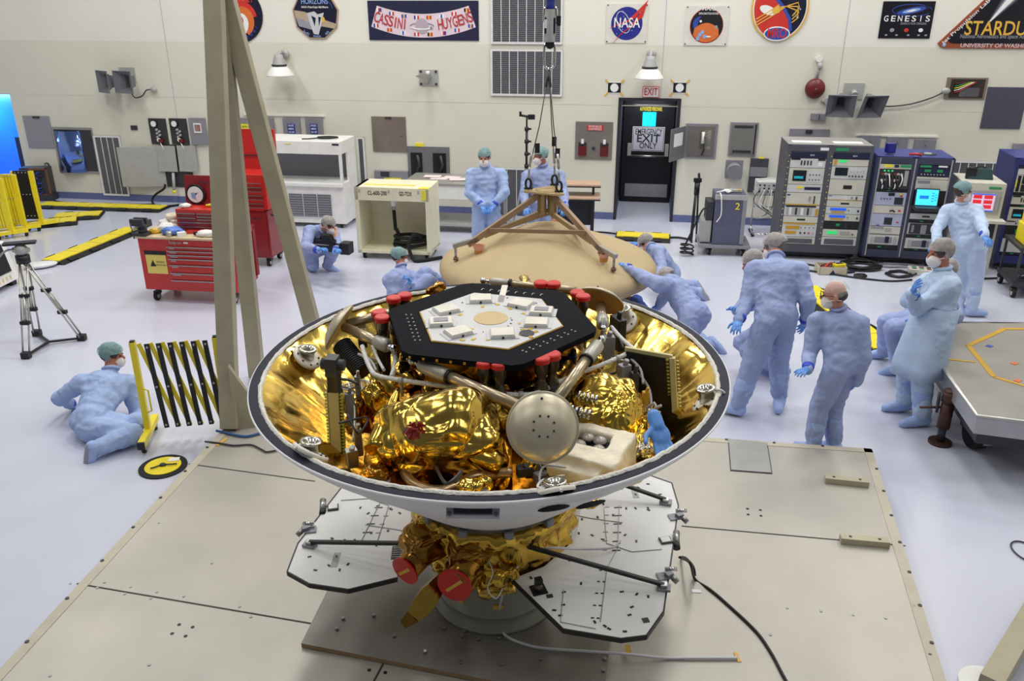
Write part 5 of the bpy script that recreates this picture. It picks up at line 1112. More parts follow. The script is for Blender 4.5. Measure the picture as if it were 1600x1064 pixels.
# kneeling person at the left
person('person in pale blue suit kneeling at the left beside the yellow trellis barrier', 6.85, (140, 660), (172, 588, 1), (175, 556, 1),
    ((128, 600, 1), (200, 600, 0)), ((92, 622, 1), (214, 645, 1)), ((112, 632, 1), (222, 668, -1)), ((125, 640, 1), (236, 686, -1)),
    ((166, 672, Z, 0.10), (148, 702, Z, 0.10)), 35, 10, 5, knee=((196, 664, Z, 0.12), (206, 678, Z, 0.12)), feet=((-0.5, -0.2, -0.8), (-0.4, -0.3, -0.85)), net=net_teal, hair=hair_dark, cloth=mat('coverall_pale', (160, 182, 224), 0.75, 0, 0.07, 9.0, 0.25, 30.0), sk=skin2, s=1.02)
# crouching camera operator
R2, J2 = person('person kneeling on one knee and filming with a black video camera', 11.95, (490, 388), (500, 361, -1), (513, 352, -1),
    ((520, 362, 1), (484, 362, -1)), ((528, 384, -1), (478, 386, -1)), ((524, 392, -1), (497, 391, -1)), ((530, 389, -1), (510, 387, -1)),
    ((512, 414, Z, 0.09), (482, 408, Z, 0.10)), -20, -8, 22, knee=((524, 384, -1), (488, 414, Z, 0.10)), feet=((0.9, -0.3, 0), (-0.4, 0.3, -0.8)), net=net_white, hair=hair_dark, hk=('grip', 'grip'))
vp = AY(512, 385, 11.42); v = thing('video_camera', 'black shoulder video camera held by the kneeling operator', 'camera', vp, -0.25)
mb = MB(); mb.bx(-0.22, 0.12, -0.06, 0.06, -0.07, 0.10, black); mb.build('camera_body', v, bevel=0.015)
mb = MB(); mb.cyl((0.12, 0, 0.0), (0.25, 0, 0.0), 0.055, black); mb.bx(0.22, 0.36, -0.08, 0.08, -0.08, 0.08, black); mb.build('lens_hood', v)
mb = MB(); mb.tube([(-0.1, 0, 0.10), (-0.08, 0, 0.17), (0.08, 0, 0.17), (0.10, 0, 0.10)], 0.015, black, 8); mb.build('handle', v); mb = MB(); mb.bx(-0.02, 0.10, -0.14, -0.06, 0.08, 0.2, black); mb.build('viewfinder', v); mb = MB(); mb.bx(-0.20, 0.05, -0.064, -0.06, 0.03, 0.045, lgrey); mb.build('trim_line', v)
# seated behind the bowl, hand at chin
person('person in blue suit with teal cap sitting behind the bowl rim, hand at chin', 10.1, (618, 484), (628, 424, 1), (624, 402, 1),
    ((642, 432, 1), (608, 438, -1)), ((652, 462, 1), (630, 466, -1)), ((670, 470, 1), (642, 444, -1)), ((680, 474, 1), (636, 428, -1)),
    ((704, 448, Z, 0.1), (700, 466, Z, 0.1)), 5, 12, 6, knee=((664, 428, 1), (668, 438, 1)), net=net_teal, sk=skin2, hair=hair_dark, hk=('relax', 'grip'))
# standing pair by the wall
person('person in blue suit standing with gloved hands clasped in front of the steel table', 12.4, (762, 322), (758, 263, 0), (757, 246, -1),
    ((783, 272, 0), (737, 272, 0)), ((789, 300, -1), (733, 302, -1)), ((772, 320, -1), (752, 320, -1)), ((763, 332, -1), (759, 333, -1)),
    ((776, 408, Z, 0.09), (746, 410, Z, 0.09)), -95, -100, 12, stand=(0, 0), net=net_teal, hair=hair_dark, cloth=mat('coverall_pale', (160, 182, 224)))
person('person in blue suit and teal cap standing behind the hanging lifting fixture', 11.9, (848, 325), (850, 263, 0), (845, 244, -1),
    ((873, 274, 0), (824, 276, 0)), ((881, 302, -1), (818, 304, -1)), ((883, 322, -1), (822, 322, -1)), ((880, 334, -1), (822, 336, -1)),
    ((862, 408, Z, 0.09), (834, 408, Z, 0.09)), -110, -165, 5, stand=(0, 0), net=net_teal, hair=hair_grey, sk=skin2)
# around the heat shield, right side
person('person leaning over the far right edge of the tan shield, one arm on it', 11.0, (1046, 428), (1022, 390, -1), (1009, 380, 1),
    ((1030, 394, -1), (1012, 388, 1)), ((1034, 420, -1), (1008, 392, 1)), ((1026, 436, -1), (1000, 382, 1)), ((1020, 440, -1), (984, 378, 1)),
    ((1092, 458, Z, 0.1), (1085, 446, Z, 0.1)), 170, 175, 25, knee=((1040, 452, Z, 0.1), (1045, 446, Z, 0.1)), feet=((0.8, 0.0, -0.5), (0.8, 0.0, -0.5)), net=net_white, hair=hair_dark, hk=('relax', 'flat'))
person('person bending low beside the tan shield, reaching left to the fixture foot', 8.7, (1084, 492), (1048, 440, 1), (1042, 436, 1),
    ((1028, 444, 'Y', 8.72), (1050, 440, 'Y', 9.0)), ((1002, 431, 'Y', 8.92), (1036, 466, 1)), ((979, 417, 'Y', 9.10), (1030, 476, 1)), ((964, 410, 'Y', 9.2), (1026, 482, 1)),
    ((1112, 536, Z, 0.1), (1096, 530, Z, 0.1)), 125, 140, 40, knee=((1066, 560, Z, 0.1), (1052, 552, Z, 0.1)), feet=((0.5, -0.6, -0.5), (0.5, -0.6, -0.5)), net=net_white, hair=hair_grey, hk=('flat', 'relax'), bulk=1.06)
person('person crouching underneath the tan shield with a white cap', 9.3, (992, 492), (980, 478, 1), (972, 474, -1),
    ((994, 472, 1), (972, 482, -1)), ((1000, 488, 1), (970, 500, -1)), ((990, 500, 1), (980, 506, -1)), ((985, 506, 1), (986, 508, -1)),
    ((1010, 515, Z, 0.1), (1000, 522, Z, 0.1)), 150, 170, 30, knee=((975, 505, Z, 0.1), (970, 512, Z, 0.1)), feet=((0.8, -0.3, -0.5), (0.8, -0.3, -0.5)), net=mat('cap_white', (226, 226, 230), 0.7), hair=hair_grey, cloth=mat('coverall_deep', (70, 100, 200), 0.7))
# right group
person('person with grey hair under a net standing with back turned, left of the bald person', 7.42, (1206, 497), (1214, 410, 1), (1210, 386, 1),
    ((1180, 422, 0), (1248, 424, 0)), ((1168, 468, -1), (1262, 470, -1)), ((1155, 500, -1), (1258, 502, 1)), ((1149, 516, -1), (1252, 516, 1)),
    ((1152, 636, Z, 0.09), (1218, 622, Z, 0.09)), 115, 140, 18, stand=(0.06, 0.0), feet=((-0.6, 0.3, 0), (-0.3, -0.8, 0)), net=net_white, hair=hair_grey, bulk=1.1, s=1.05)
person('person stooping low, mostly hidden by the grey-haired person with back turned', 8.1, (1212, 505), (1190, 428, 1), (1176, 410, -1),
    ((1176, 438, -1), (1205, 432, 1)), ((1166, 468, -1), (1190, 468, 1)), ((1152, 486, -1), (1172, 480, 1)), ((1146, 478, -1), (1160, 478, 1)),
    ((1222, 578, Z, 0.09), (1206, 572, Z, 0.09)), 165, 185, 25, net=net_white, hair=hair_grey, sk=skin2)
R10, J10 = person('bald person with glasses and beard cover standing at the platform edge', 6.55, (1300, 578), (1313, 491, 0), (1304, 461, -1),
    ((1277, 502, 1), (1343, 508, 0)), ((1266, 554, -1), (1350, 560, -1)), ((1262, 577, -1), (1338, 596, 1)), ((1250, 582, -1), (1326, 612, 1)),
    ((1270, 698, Z, 0.09), (1302, 694, Z, 0.09)), 130, 160, 8, stand=(0.05, 0.0), net=net_clear, hair=hair_dark, bald=True, glasses=True, s=0.92)
person('person in pale lab coat standing with arms crossed, facing left', 7.05, (1456, 520), (1474, 430, 0), (1470, 396, -1),
    ((1484, 448, -1), (1452, 442, 1)), ((1432, 482, -1), (1418, 470, 1)), ((1426, 458, -1), (1440, 466, -1)), ((1432, 440, -1), (1452, 470, -1)),
    ((1440, 652, Z, 0.09), (1414, 630, Z, 0.09)), 185, 180, 5, stand=(0.03, 0.0), net=net_white, hair=hair_dark, sk=skin2, cloth=suit2, coat=0.50, hk=('relax', 'relax'), s=1.06, feet=((-1, -0.1, 0), (-1, 0.05, 0)))
person('person in blue suit sitting on the silver cart corner behind the arms-crossed person', 7.98, (1464, 499), (1484, 446, 0), (1478, 424, -1),
    ((1492, 462, -1), (1472, 450, 1)), ((1494, 496, -1), (1450, 482, 1)), ((1446, 502, -1), (1412, 492, 1)), ((1416, 496, -1), (1396, 488, 1)),
    ((1404, 574, Z, 0.09), (1382, 550, Z, 0.09)), 180, 185, 5, knee=((1396, 512, -1), (1386, 504, 1)), net=net_white, hair=hair_dark, hk=('relax', 'relax'))
person('person in pale suit walking right past the beige computer console', 10.15, (1500, 385), (1502, 322, 0), (1504, 300, -1),
    ((1480, 330, 0), (1524, 330, 0)), ((1464, 358, -1), (1534, 352, -1)), ((1462, 382, -1), (1538, 368, -1)), ((1462, 396, -1), (1546, 382, -1)),
    ((1496, 478, Z, 0.09), (1518, 484, Z, 0.09)), 40, 10, 5, stand=(-0.13, 0.0), net=net_teal, hair=hair_dark, cloth=mat('coverall_white_blue', (186, 204, 232), 0.75), feet=((0.9, 0.2, 0), (0.95, -0.1, 0)))
if WARN: print('POSE', WARN)
# ================================================================ ELECTRONICS RACKS
scr_off = mat('screen_dark', (26, 34, 40), 0.2); lcd_g = mat('lcd_green', (60, 200, 110), 0.3, emit=(40, 220, 110), estr=0.5); lcd_b = mat('lcd_blue', (40, 90, 220), 0.3, emit=(40, 90, 230), estr=0.4)
lcd_c = mat('lcd_cyan', (30, 150, 170), 0.3, emit=(30, 170, 190), estr=0.4); ochre = mat('label_ochre', (196, 152, 40), 0.6); pale = mat('instrument_pale', (206, 206, 204), 0.5); ibl = mat('instrument_bluegrey', (178, 182, 206), 0.5)
rack_g = mat('rack_grey', (84, 84, 94), 0.5, 0.1); rack_top = mat('rack_top_grey', (150, 148, 146), 0.5)
def inst(par, x0, x1, z0, z1, kind, seed=0):
    rr = random.Random(seed*13+int(z0*1000)); w_, h_ = x1-x0, z1-z0; mb = MB(); d = 0.03
    face = {'patch': dark, 'black': black, 'ibl': ibl, 'ibl_fan': ibl, 'blueblk': navy}.get(kind, pale if seed % 2 else beige)
    mb.bx(x0, x1, -d, 0.02, z0+0.004, z1-0.004, face)
    def b(u0, u1, v0, v1, m, t=0.006): mb.bx(x0+u0*w_, x0+u1*w_, -d-t, -d, z0+v0*h_, z0+v1*h_, m)
    def knob(u, v, r_, m=dark): mb.cyl((x0+u*w_, -d-0.018, z0+v*h_), (x0+u*w_, -d, z0+v*h_), r_, m, n=10)
    if kind == 'scope':
        b(0.12, 0.5, 0.2, 0.85, scr_off); b(0.16, 0.42, 0.35, 0.5, lcd_c, 0.008); b(0.55, 0.92, 0.15, 0.85, pale)
        for i in range(4):
            for j in range(2): knob(0.6+0.09*i, 0.3+0.3*j, 0.009)
    elif kind == 'scope2':
        b(0.1, 0.46, 0.28, 0.9, scr_off)
        for i in range(5): knob(0.52+0.09*i, 0.25, 0.012); knob(0.55+0.09*i, 0.62, 0.008, lgrey)
    elif kind == 'meter':
        for i in range(4): b(0.3+0.09*i, 0.34+0.09*i, 0.3, 0.75, dark)
        b(0.02, 0.28, 0.82, 0.97, black); b(0.78, 0.98, 0.78, 0.97, black); b(0.8, 0.92, 0.2, 0.6, wlab)
    elif kind == 'hole': b(0.4, 0.64, 0.38, 0.62, black, 0.003)
    elif kind == 'strip': b(0.5, 0.95, 0.35, 0.7, navy); b(0.28, 0.46, 0.5, 0.75, ylab)
    elif kind == 'switch': b(0.03, 0.12, 0.75, 0.85, blab); b(0.66, 0.72, 0.3, 0.7, sgrey); b(0.8, 0.84, 0.15, 0.75, dark); b(0.02, 0.98, 0.0, 0.08, ochre)
    elif kind == 'modules':
        b(0.03, 0.9, 0.82, 0.95, black)
        for i in range(9): b(0.06+0.085*i, 0.12+0.085*i, 0.12, 0.75, (lgrey, white, lgrey, dark)[i % 4])
        b(0.9, 0.98, 0.1, 0.7, ochre)
    elif kind == 'ochre':
        b(0.02, 0.95, 0.9, 1.0, ochre); b(0.1, 0.5, 0.55, 0.78, ochre); b(0.1, 0.42, 0.2, 0.42, ochre)
        for i in range(4): knob(0.55+0.12*i, 0.3, 0.014, (dark, dark, red, lgrey)[i]); knob(0.55+0.12*i, 0.68, 0.007)
    elif kind == 'grille':
        b(0.08, 0.92, 0.15, 0.8, gpan)
        for i in range(6): b(0.08, 0.92, 0.18+0.1*i, 0.22+0.1*i, dark, 0.008)
    elif kind == 'lcdb': b(0.12, 0.58, 0.5, 0.85, lcd_b); b(0.16, 0.54, 0.2, 0.4, ochre); knob(0.65, 0.55, 0.01, glab); knob(0.92, 0.5, 0.016)
    elif kind == 'lcdg': b(0.12, 0.42, 0.35, 0.75, lcd_g); b(0.5, 0.78, 0.3, 0.75, lgrey); knob(0.86, 0.4, 0.012)
    elif kind == 'header': b(0.0, 1.0, 0.05, 0.95, navy); mb.text('8510', 0.03, wlab, front((x0+x1)/2+0.05, -d-0.008, (z0+z1)/2))
    elif kind == 'power': b(0.04, 0.12, 0.2, 0.9, ochre); b(0.18, 0.4, 0.55, 0.9, lcd_g)
    elif kind == 'black': b(0.35, 0.46, 0.4, 0.7, glab); b(0.62, 0.66, 0.2, 0.8, dark)
    elif kind == 'patch':
        for i in range(7):
            for j in range(2):
                u = 0.12+0.1*i; c_ = (rust, spink, lgrey, dark)[(i+j) % 4]; knob(u, 0.75-0.3*j, 0.02, c_)
                mb.tube(catmull([(x0+u*w_, -d-0.02, z0+(0.75-0.3*j)*h_), (x0+u*w_+0.01, -d-0.07, z0+(0.5-0.3*j)*h_), (x0+(u+rr.uniform(-0.1, 0.1))*w_, -d-0.05, z0+0.06*h_)], 3), 0.009, (black, dark, white, black)[(i+2*j) % 4], 5)
        for i in range(3): b(0.14+0.12*i, 0.2+0.12*i, 0.88, 0.96, lcd_g)
        b(0.82, 0.94, 0.2, 0.95, lgrey)
    elif kind == 'ibl':
        b(0.42, 0.62, 0.72, 0.95, black); b(0.64, 0.92, 0.1, 0.62, mat('fan_grille', (40, 40, 46), 0.5)); b(0.78, 0.84, 0.78, 0.95, ylab); knob(0.84, 0.75, 0.014, red)
        for i in range(4): knob(0.2+0.1*i, 0.5, 0.008)
    elif kind == 'ibl_fan': b(0.42, 0.68, 0.15, 0.7, mat('fan_grille', (40, 40, 46), 0.5)); b(0.82, 0.9, 0.3, 0.4, red); b(0.2, 0.28, 0.05, 0.12, blab)
    elif kind == 'cord': mb.tube([(x0+0.55*w_, -d-0.01, z0+0.35*h_), (x0+0.62*w_, -d-0.04, z0+0.5*h_), (x0+0.7*w_, -d-0.03, z0+0.3*h_)], 0.012, black, 6); b(0.82, 0.9, 0.3, 0.5, red)
    elif kind == 'handles':
        b(0.1, 0.16, 0.15, 0.8, lgrey, 0.03); b(0.84, 0.9, 0.15, 0.8, lgrey, 0.03); b(0.22, 0.78, 0.2, 0.75, gpan); b(0.55, 0.68, 0.2, 0.8, navy, 0.012)
    elif kind == 'recorder': b(0.04, 0.45, 0.65, 0.95, sgrey); b(0.5, 0.7, 0.4, 0.8, lgrey); b(0.02, 0.98, 0.0, 0.05, dark)
    elif kind == 'blueblk':
        b(0.04, 0.4, 0.8, 0.98, glab); b(0.2, 0.4, 0.4, 0.62, glab); b(0.6, 0.78, 0.4, 0.62, glab); b(0.62, 0.9, 0.84, 0.98, wlab)
        for i in range(8): knob(0.12+0.1*i, 0.2, 0.009, lgrey)
    elif kind == 'tower':
        b(0.05, 0.95, 0.06, 0.94, dark); b(0.42, 0.6, 0.1, 0.85, sgrey, 0.012); b(0.12, 0.2, 0.2, 0.8, gpan, 0.012); b(0.82, 0.9, 0.2, 0.8, gpan, 0.012)
    elif kind == 'two': b(0.0, 0.48, 0.1, 0.6, pale); b(0.52, 1.0, 0.0, 0.95, beige); b(0.05, 0.44, 0.65, 0.9, gpan)
    elif kind == 'reels':
        b(0.05, 0.15, 0.05, 0.95, black); b(0.2, 0.9, 0.5, 0.95, black); b(0.2, 0.9, 0.05, 0.45, dark); b(0.22, 0.34, 0.1, 0.4, ochre); b(0.0, 0.05, 0.3, 0.7, ylab)
    return mb.build('instrument', par)
def rack(label, q, rz, w_, d_, h_, bays, frm, topm, z0=0.12, group=None, cab=None):
    r = thing('equipment_rack', label, 'rack', (q.x, q.y, 0), rz, group); n = len(bays); bw_ = w_/n; t = 0.045
    mb = MB(); mb.bx(0, w_, 0.02, d_, z0, h_, cab or frm); mb.bx(0, w_, 0.0, d_, h_, h_+0.012, topm)
    mb.build('cabinet', r, bevel=0.006)
    mb = MB()
    for i in range(n):
        for x in (i*bw_, (i+1)*bw_-t): mb.bx(x, x+t, -0.035, 0.02, z0, h_, frm)
        mb.bx(i*bw_, (i+1)*bw_, -0.034, 0.02, h_-0.09, h_, frm); mb.bx(i*bw_, (i+1)*bw_, -0.034, 0.02, z0, z0+0.12, frm)
    mb.build('face_frame', r)
    for i, bay in enumerate(bays):
        z = h_-0.095; tot = sum(b[1] for b in bay); k = (h_-0.095-z0-0.125)/tot
        for j, (kind, hh) in enumerate(bay):
            inst(r, i*bw_+t+0.004, (i+1)*bw_-t-0.004, z-hh*k, z, kind, i+j) if kind != '-' else None; z -= hh*k
    mb = MB(); mb.bx(0.03, w_-0.03, 0.05, d_-0.05, 0.05, z0, black); mb.build('plinth', r)
    for x in (0.1, w_-0.1):
        for y in (0.06, d_-0.1): caster(r, x, y, 0.03)
    return r
q = G(1211, 398, 0.05)
rg = rack('tall grey double rack of beige instruments with two bright top panels', q, -0.15, 1.22, 0.75, 1.76,
    [[('header', 2), ('meter', 3), ('scope', 5.2), ('strip', 2.6), ('switch', 4), ('modules', 3.6), ('hole', 2.2), ('ochre', 4.6), ('grille', 2.4)],
     [('header', 2), ('power', 2.2), ('scope2', 4), ('hole', 5), ('switch', 1.6), ('hole', 2.2), ('lcdb', 2.3), ('lcdb', 2.3), ('black', 2.6), ('lcdg', 2.6), ('grille', 2.8)]], rack_g, rack_top)
mb = MB(); mb.bx(0.08, 0.50, 0.12, 0.30, 1.772, 1.78, wlab); mb.build('top_panel', rg); mb = MB(); mb.bx(0.68, 1.1, 0.12, 0.30, 1.772, 1.78, wlab); mb.build('top_panel', rg)
mb = MB()
for i in range(15):
    for x in (0.022, 0.632): mb.bx(x-0.008, x+0.008, -0.038, -0.034, 1.6-0.09*i, 1.612-0.09*i, ylab)
mb.build('yellow_markers', rg)
mb = MB(); mb.bx(0.46, 0.58, -0.04, -0.034, 1.69, 1.73, wlab); mb.bx(0.68, 0.86, -0.04, -0.034, 1.69, 1.73, glab); mb.build('tags', rg)
q = G(1345, 406, 0.05)
rb = rack('blue double rack with a bright cyan laptop in its right bay', q, -0.2, 1.06, 0.75, 1.63,
    [[('blank', 1.6), ('patch', 6.2), ('black', 0.8), ('ibl', 4.2), ('cord', 2.6), ('ibl_fan', 4), ('recorder', 2.6), ('handles', 3.4), ('black', 1.4)],
     [('blueblk', 3.2), ('blank', 0.8), ('two', 3), ('black', 6.6), ('hole', 1.8), ('black', 1.0), ('tower', 3.4), ('black', 1.0), ('handles', 3.2), ('black', 0.6)]], mat('rack_face_slate', (64, 66, 88), 0.45, 0.1), blue, cab=blue)
mb = MB()
for x in (0.04, 0.53, 1.02): mb.bx(x-0.008, x+0.008, -0.04, -0.034, 0.14, 1.62, lgrey)
mb.build('edge_strip', rb)
mb = MB(); mb.bx(0.10, 0.22, -0.068, -0.06, 1.49, 1.53, ylab); mb.bx(0.32, 0.47, -0.068, -0.06, 1.49, 1.53, glab); mb.bx(0.24, 0.30, -0.068, -0.06, 1.49, 1.53, navy); mb.build('tags', rb)
RB = Matrix.Translation((q.x, q.y, 0)) @ Matrix.Rotation(-0.2, 4, 'Z')
l = thing('laptop', 'open laptop with a bright cyan screen resting in the blue rack', 'laptop', RB @ Vector((0.74, -0.20, 0.938)), -0.2)
mb = MB(); mb.bx(0.57, 1.01, -0.30, -0.02, 0.912, 0.934, dark); mb.build('pull_out_shelf', rb)
mb = MB(); mb.bx(-0.21, 0.21, -0.12, 0.14, 0, 0.025, dark); mb.bx(-0.17, 0.17, -0.04, 0.10, 0.025, 0.028, black); mb.build('keyboard_base', l, bevel=0.003).scale = (0.78, 0.78, 0.78)
mb = MB(); mb.box((0, 0.10, 0.185), (0.42, 0.02, 0.33), dark, M=Matrix.Rotation(-0.1, 4, 'X')); mb.build('lid', l, bevel=0.003).scale = (0.78, 0.78, 0.78)
sc_c = mat('laptop_screen', (70, 215, 255), 0.3, emit=(70, 215, 255), estr=0.9); sc_d = mat('screen_panel_blue', (30, 130, 220), 0.3, emit=(30, 120, 220), estr=0.6)
mb = MB(); RX = Matrix.Rotation(-0.1, 4, 'X'); mb.box((0, 0.087, 0.185), (0.38, 0.004, 0.29), sc_c, M=RX); mb.box((-0.05, 0.083, 0.19), (0.16, 0.004, 0.06), sc_d, M=RX); mb.box((-0.10, 0.0905, 0.11), (0.09, 0.004, 0.04), glab, M=RX)
for i in range(4): mb.box((0.10, 0.082-0.006*(i-1.5)*0, 0.27-0.05*i), (0.05, 0.012, 0.012), sc_d, M=RX); mb.box((0.155, 0.082, 0.24-0.05*i), (0.03, 0.012, 0.012), sc_d, M=RX)
mb.build('screen', l).scale = (0.78, 0.78, 0.78)
b = thing('beacon', 'small dark blue beacon lamp on top of the blue rack', 'beacon', RB @ Vector((0.20, 0.2, 1.642)))
mb = MB(); mb.cyl((0, 0, 0), (0, 0, 0.02), 0.05, lgrey); mb.build('base', b); mb = MB(); mb.bx(-0.06, 0.06, -0.06, 0.06, 0.02, 0.16, mat('beacon_blue', (24, 34, 130), 0.2)); mb.build('lens', b, bevel=0.008)
mb = MB(); mb.lathe([(0.12, 0), (0.12, 0.012), (0.07, 0.014), (0.06, 0.004)], dark, 28); mb.cyl((0, 0, 0.0), (0, 0, 0.02), 0.055, lgrey); tag(mb.build('vent_cap', None, RB @ Vector((0.75, 0.28, 1.642))), 'round dark vent cap on the right half of the blue rack top', 'cap')
mb = MB(); mb.tube([(0, 0, 0.02), (0.08, -0.03, 0.03), (0.16, -0.06, 0.02)], 0.018, red, 6); tag(mb.build('red_tag', None, RB @ Vector((0.45, 0.10, 1.642))), 'small red tag lying on the blue rack between beacon and vent cap', 'tag')
q = G(1550, 416, 0.05)
rr_ = rack('dark blue rack at the right edge with a beige oscilloscope', q, -0.22, 1.0, 0.8, 1.66,
    [[('header', 0.9), ('hole', 2.2), ('reels', 6), ('black', 1), ('meter', 3.2), ('black', 0.8), ('scope', 5), ('meter', 1.6), ('black', 4.6), ('blank', 5), ('black', 1)],
     [('header', 0.9), ('hole', 2.2), ('reels', 6), ('black', 1), ('meter', 3.2), ('black', 0.8), ('scope', 5), ('black', 4.6), ('blank', 5), ('black', 1)]], mat('rack_dark_blue', (40, 46, 110), 0.45), blue)
# beige console with red and white screen
q = G(1478, 422, 0.05); r = thing('computer_console', 'beige computer console with a red and white screen and small shelf', 'console', (q.x, q.y, 0), -0.25)
mb = MB(); mb.bx(0, 0.56, 0, 0.72, 0.10, 1.36, beige); mb.build('cabinet', r, bevel=0.008)
mb = MB(); mb.bx(0.08, 0.52, -0.01, 0, 0.92, 1.25, lgrey); mb.build('bezel', r)
mb = MB(); mb.bx(0.14, 0.44, -0.016, -0.01, 0.96, 1.21, mat('console_screen', (215, 190, 220), 0.3, emit=(225, 190, 220), estr=0.5)); sr_ = mat('screen_red', (210, 40, 50), 0.3, emit=(220, 40, 50), estr=0.5)
for i in range(3):
    for j in range(2): mb.bx(0.16+0.14*j, 0.27+0.14*j, -0.02, -0.016, 1.00+0.07*i, 1.05+0.07*i, sr_)
mb.bx(0.14, 0.44, -0.02, -0.016, 0.96, 0.975, lcd_b); mb.bx(0.14, 0.44, -0.02, -0.016, 1.195, 1.21, lcd_b); mb.build('screen', r)
mb = MB(); mb.bx(-0.02, 0.60, -0.18, 0.02, 0.82, 0.86, beige); mb.build('keyboard_shelf', r); mb = MB(); mb.bx(0.08, 0.52, -0.008, 0, 0.55, 0.80, dark); mb.build('drive_bay', r); mb = MB(); mb.bx(0.34, 0.50, -0.008, 0, 1.28, 1.31, glab); mb.build('green_tag', r)
mb = MB(); mb.bx(0.47, 0.49, -0.04, -0.01, 0.98, 1.2, lgrey); mb.build('handle', r)
for x in (0.08, 0.48):
    for y in (0.08, 0.62): caster(r, x, y, 0.05)
RCn = Matrix.Translation((q.x, q.y, 0)) @ Matrix.Rotation(-0.25, 4, 'Z')
bgp = RCn @ Vector((0.27, 0.34, 1.362)); bg = thing('tool_bag', 'small dark green and black bag on top of the beige console', 'bag', bgp, -0.25)
mb = MB(); mb.add([(-0.17, -0.1, 0), (0.17, -0.1, 0), (0.17, 0.1, 0), (-0.17, 0.1, 0), (-0.13, -0.04, 0.15), (0.14, -0.04, 0.15), (0.14, 0.05, 0.15), (-0.13, 0.05, 0.15)], [(0, 1, 5, 4), (1, 2, 6, 5), (2, 3, 7, 6), (3, 0, 4, 7), (4, 5, 6, 7), (3, 2, 1, 0)], mat('bag_green', (24, 60, 62), 0.6)); mb.build('body', bg, bevel=0.012)
mb = MB(); mb.box((-0.13, -0.06, 0.08), (0.13, 0.05, 0.15), black); mb.tube([(-0.1, 0, 0.14), (0, 0, 0.18), (0.1, 0, 0.14)], 0.01, black, 6); mb.build('pocket', bg)
# black utility cart with yellow instrument
q = G(1583, 466, 0.0); r = thing('utility_cart', 'black rolling utility cart at the right edge below the yellow instrument', 'cart', (q.x, q.y, 0), -0.25)
mb = MB(); mb.bx(-0.05, 0.8, 0, 0.75, 0.66, 0.70, dark); mb.bx(-0.05, 0.8, 0, 0.75, 0.16, 0.22, dark)
for x in (-0.03, 0.76):
    for y in (0.02, 0.71): mb.bx(x, x+0.03, y, y+0.03, 0.16, 0.70, dark)
mb.build('frame', r)
for x, y in ((0.0, 0.05), (0.72, 0.05), (0.0, 0.68), (0.72, 0.68)): caster(r, x, y, 0.065)
mb = MB()
for k in range(12): mb.tube(catmull([(0.05+0.5*random.random(), 0.02+0.3*random.random(), 0.24), (0.2+0.2*random.random(), 0.1, 0.30+0.12*random.random()), (0.1+0.4*random.random(), 0.1+0.2*random.random(), 0.25)], 4), 0.010, (lgrey, dark, white)[k % 3], 5)
tag(mb.build('cable_bundle', None, (q.x, q.y, 0), -0.25), 'tangle of grey cables on the lower shelf of the black utility cart', 'cables')
RU = Matrix.Translation((q.x, q.y, 0)) @ Matrix.Rotation(-0.25, 4, 'Z'); yi = thing('yellow_instrument', 'bright yellow boxy instrument on the black utility cart', 'instrument', RU @ Vector((0.02, 0.15, 0.70)), -0.25)
mb = MB(); mb.bx(0, 0.5, 0, 0.4, 0, 0.26, yel); mb.bx(0.03, 0.47, 0.05, 0.4, 0.26, 0.52, yel); mb.build('body', yi, bevel=0.015); mb = MB(); mb.bx(0.08, 0.4, -0.01, 0, 0.04, 0.2, black); mb.bx(0.1, 0.4, 0.04, 0.05, 0.30, 0.46, wlab); mb.build('panel', yi)
# grey cart with yellow 2
q = G(1108, 399, 0.0); r = thing('electronics_cart', 'grey electronics cabinet on a rolling base marked with a yellow 2', 'cart', (q.x, q.y, 0), -0.13)
mb = MB(); mb.bx(-0.18, 0.62, -0.04, 0.62, 0.13, 0.18, gpan); mb.build('base', r, bevel=0.005)
cg = mat('cart_slate', (92, 92, 116), 0.45, 0.15); mb = MB(); mb.bx(0.02, 0.50, 0.0, 0.55, 0.18, 0.96, cg); mb.build('cabinet', r, bevel=0.008)
mb = MB(); mb.bx(0.01, 0.51, -0.012, 0.02, 0.90, 0.97, lgrey); mb.bx(0.44, 0.50, -0.012, 0, 0.2, 0.9, gpan); mb.build('trim', r)
mb = MB(); mb.bx(-0.16, 0.0, 0.05, 0.45, 0.2, 0.55, lgrey); mb.bx(-0.10, 0.01, 0.05, 0.4, 0.55, 0.85, dark); mb.build('side_module', r, bevel=0.006)
mb = MB(); mb.text('2', 0.15, ylab, front(0.36, -0.016, 0.80)); mb.build('number', r)
for x, y in ((0.0, 0.05), (0.52, 0.05), (0.0, 0.52), (0.52, 0.52)): caster(r, x, y, 0.06)
RE = Matrix.Translation((q.x, q.y, 0)) @ Matrix.Rotation(-0.13, 4, 'Z')
mb = MB()
for k in range(7): mb.tube(catmull([(0.0+0.05*k, 0.05+0.04*k, 0.012), (0.15, 0.1+0.05*(k % 3), 0.03), (0.3-0.02*k, 0.22-0.03*k, 0.012)], 4), 0.010, white, 5)
mb.tube(catmull([(0.05, 0.0, 0.012), (0.06, -0.12, -0.03), (0.08, -0.115, -0.3), (0.02, -0.115, -0.42)], 5), 0.010, white, 6)
tag(mb.build('cable_bundle', None, RE @ Vector((0.04, 0.08, 0.972)), -0.13), 'white cables piled on top of the grey cabinet marked 2', 'cables')
mb = MB(); mb.bx(0, 0.2, 0, 0.12, 0, 0.03, lgrey); mb.bx(0.14, 0.18, -0.004, 0.1, 0.03, 0.034, ochre); tag(mb.build('meter_box', None, RE @ Vector((0.24, 0.24, 0.972)), -0.2), 'flat grey meter on top of the grey cabinet marked 2', 'meter')
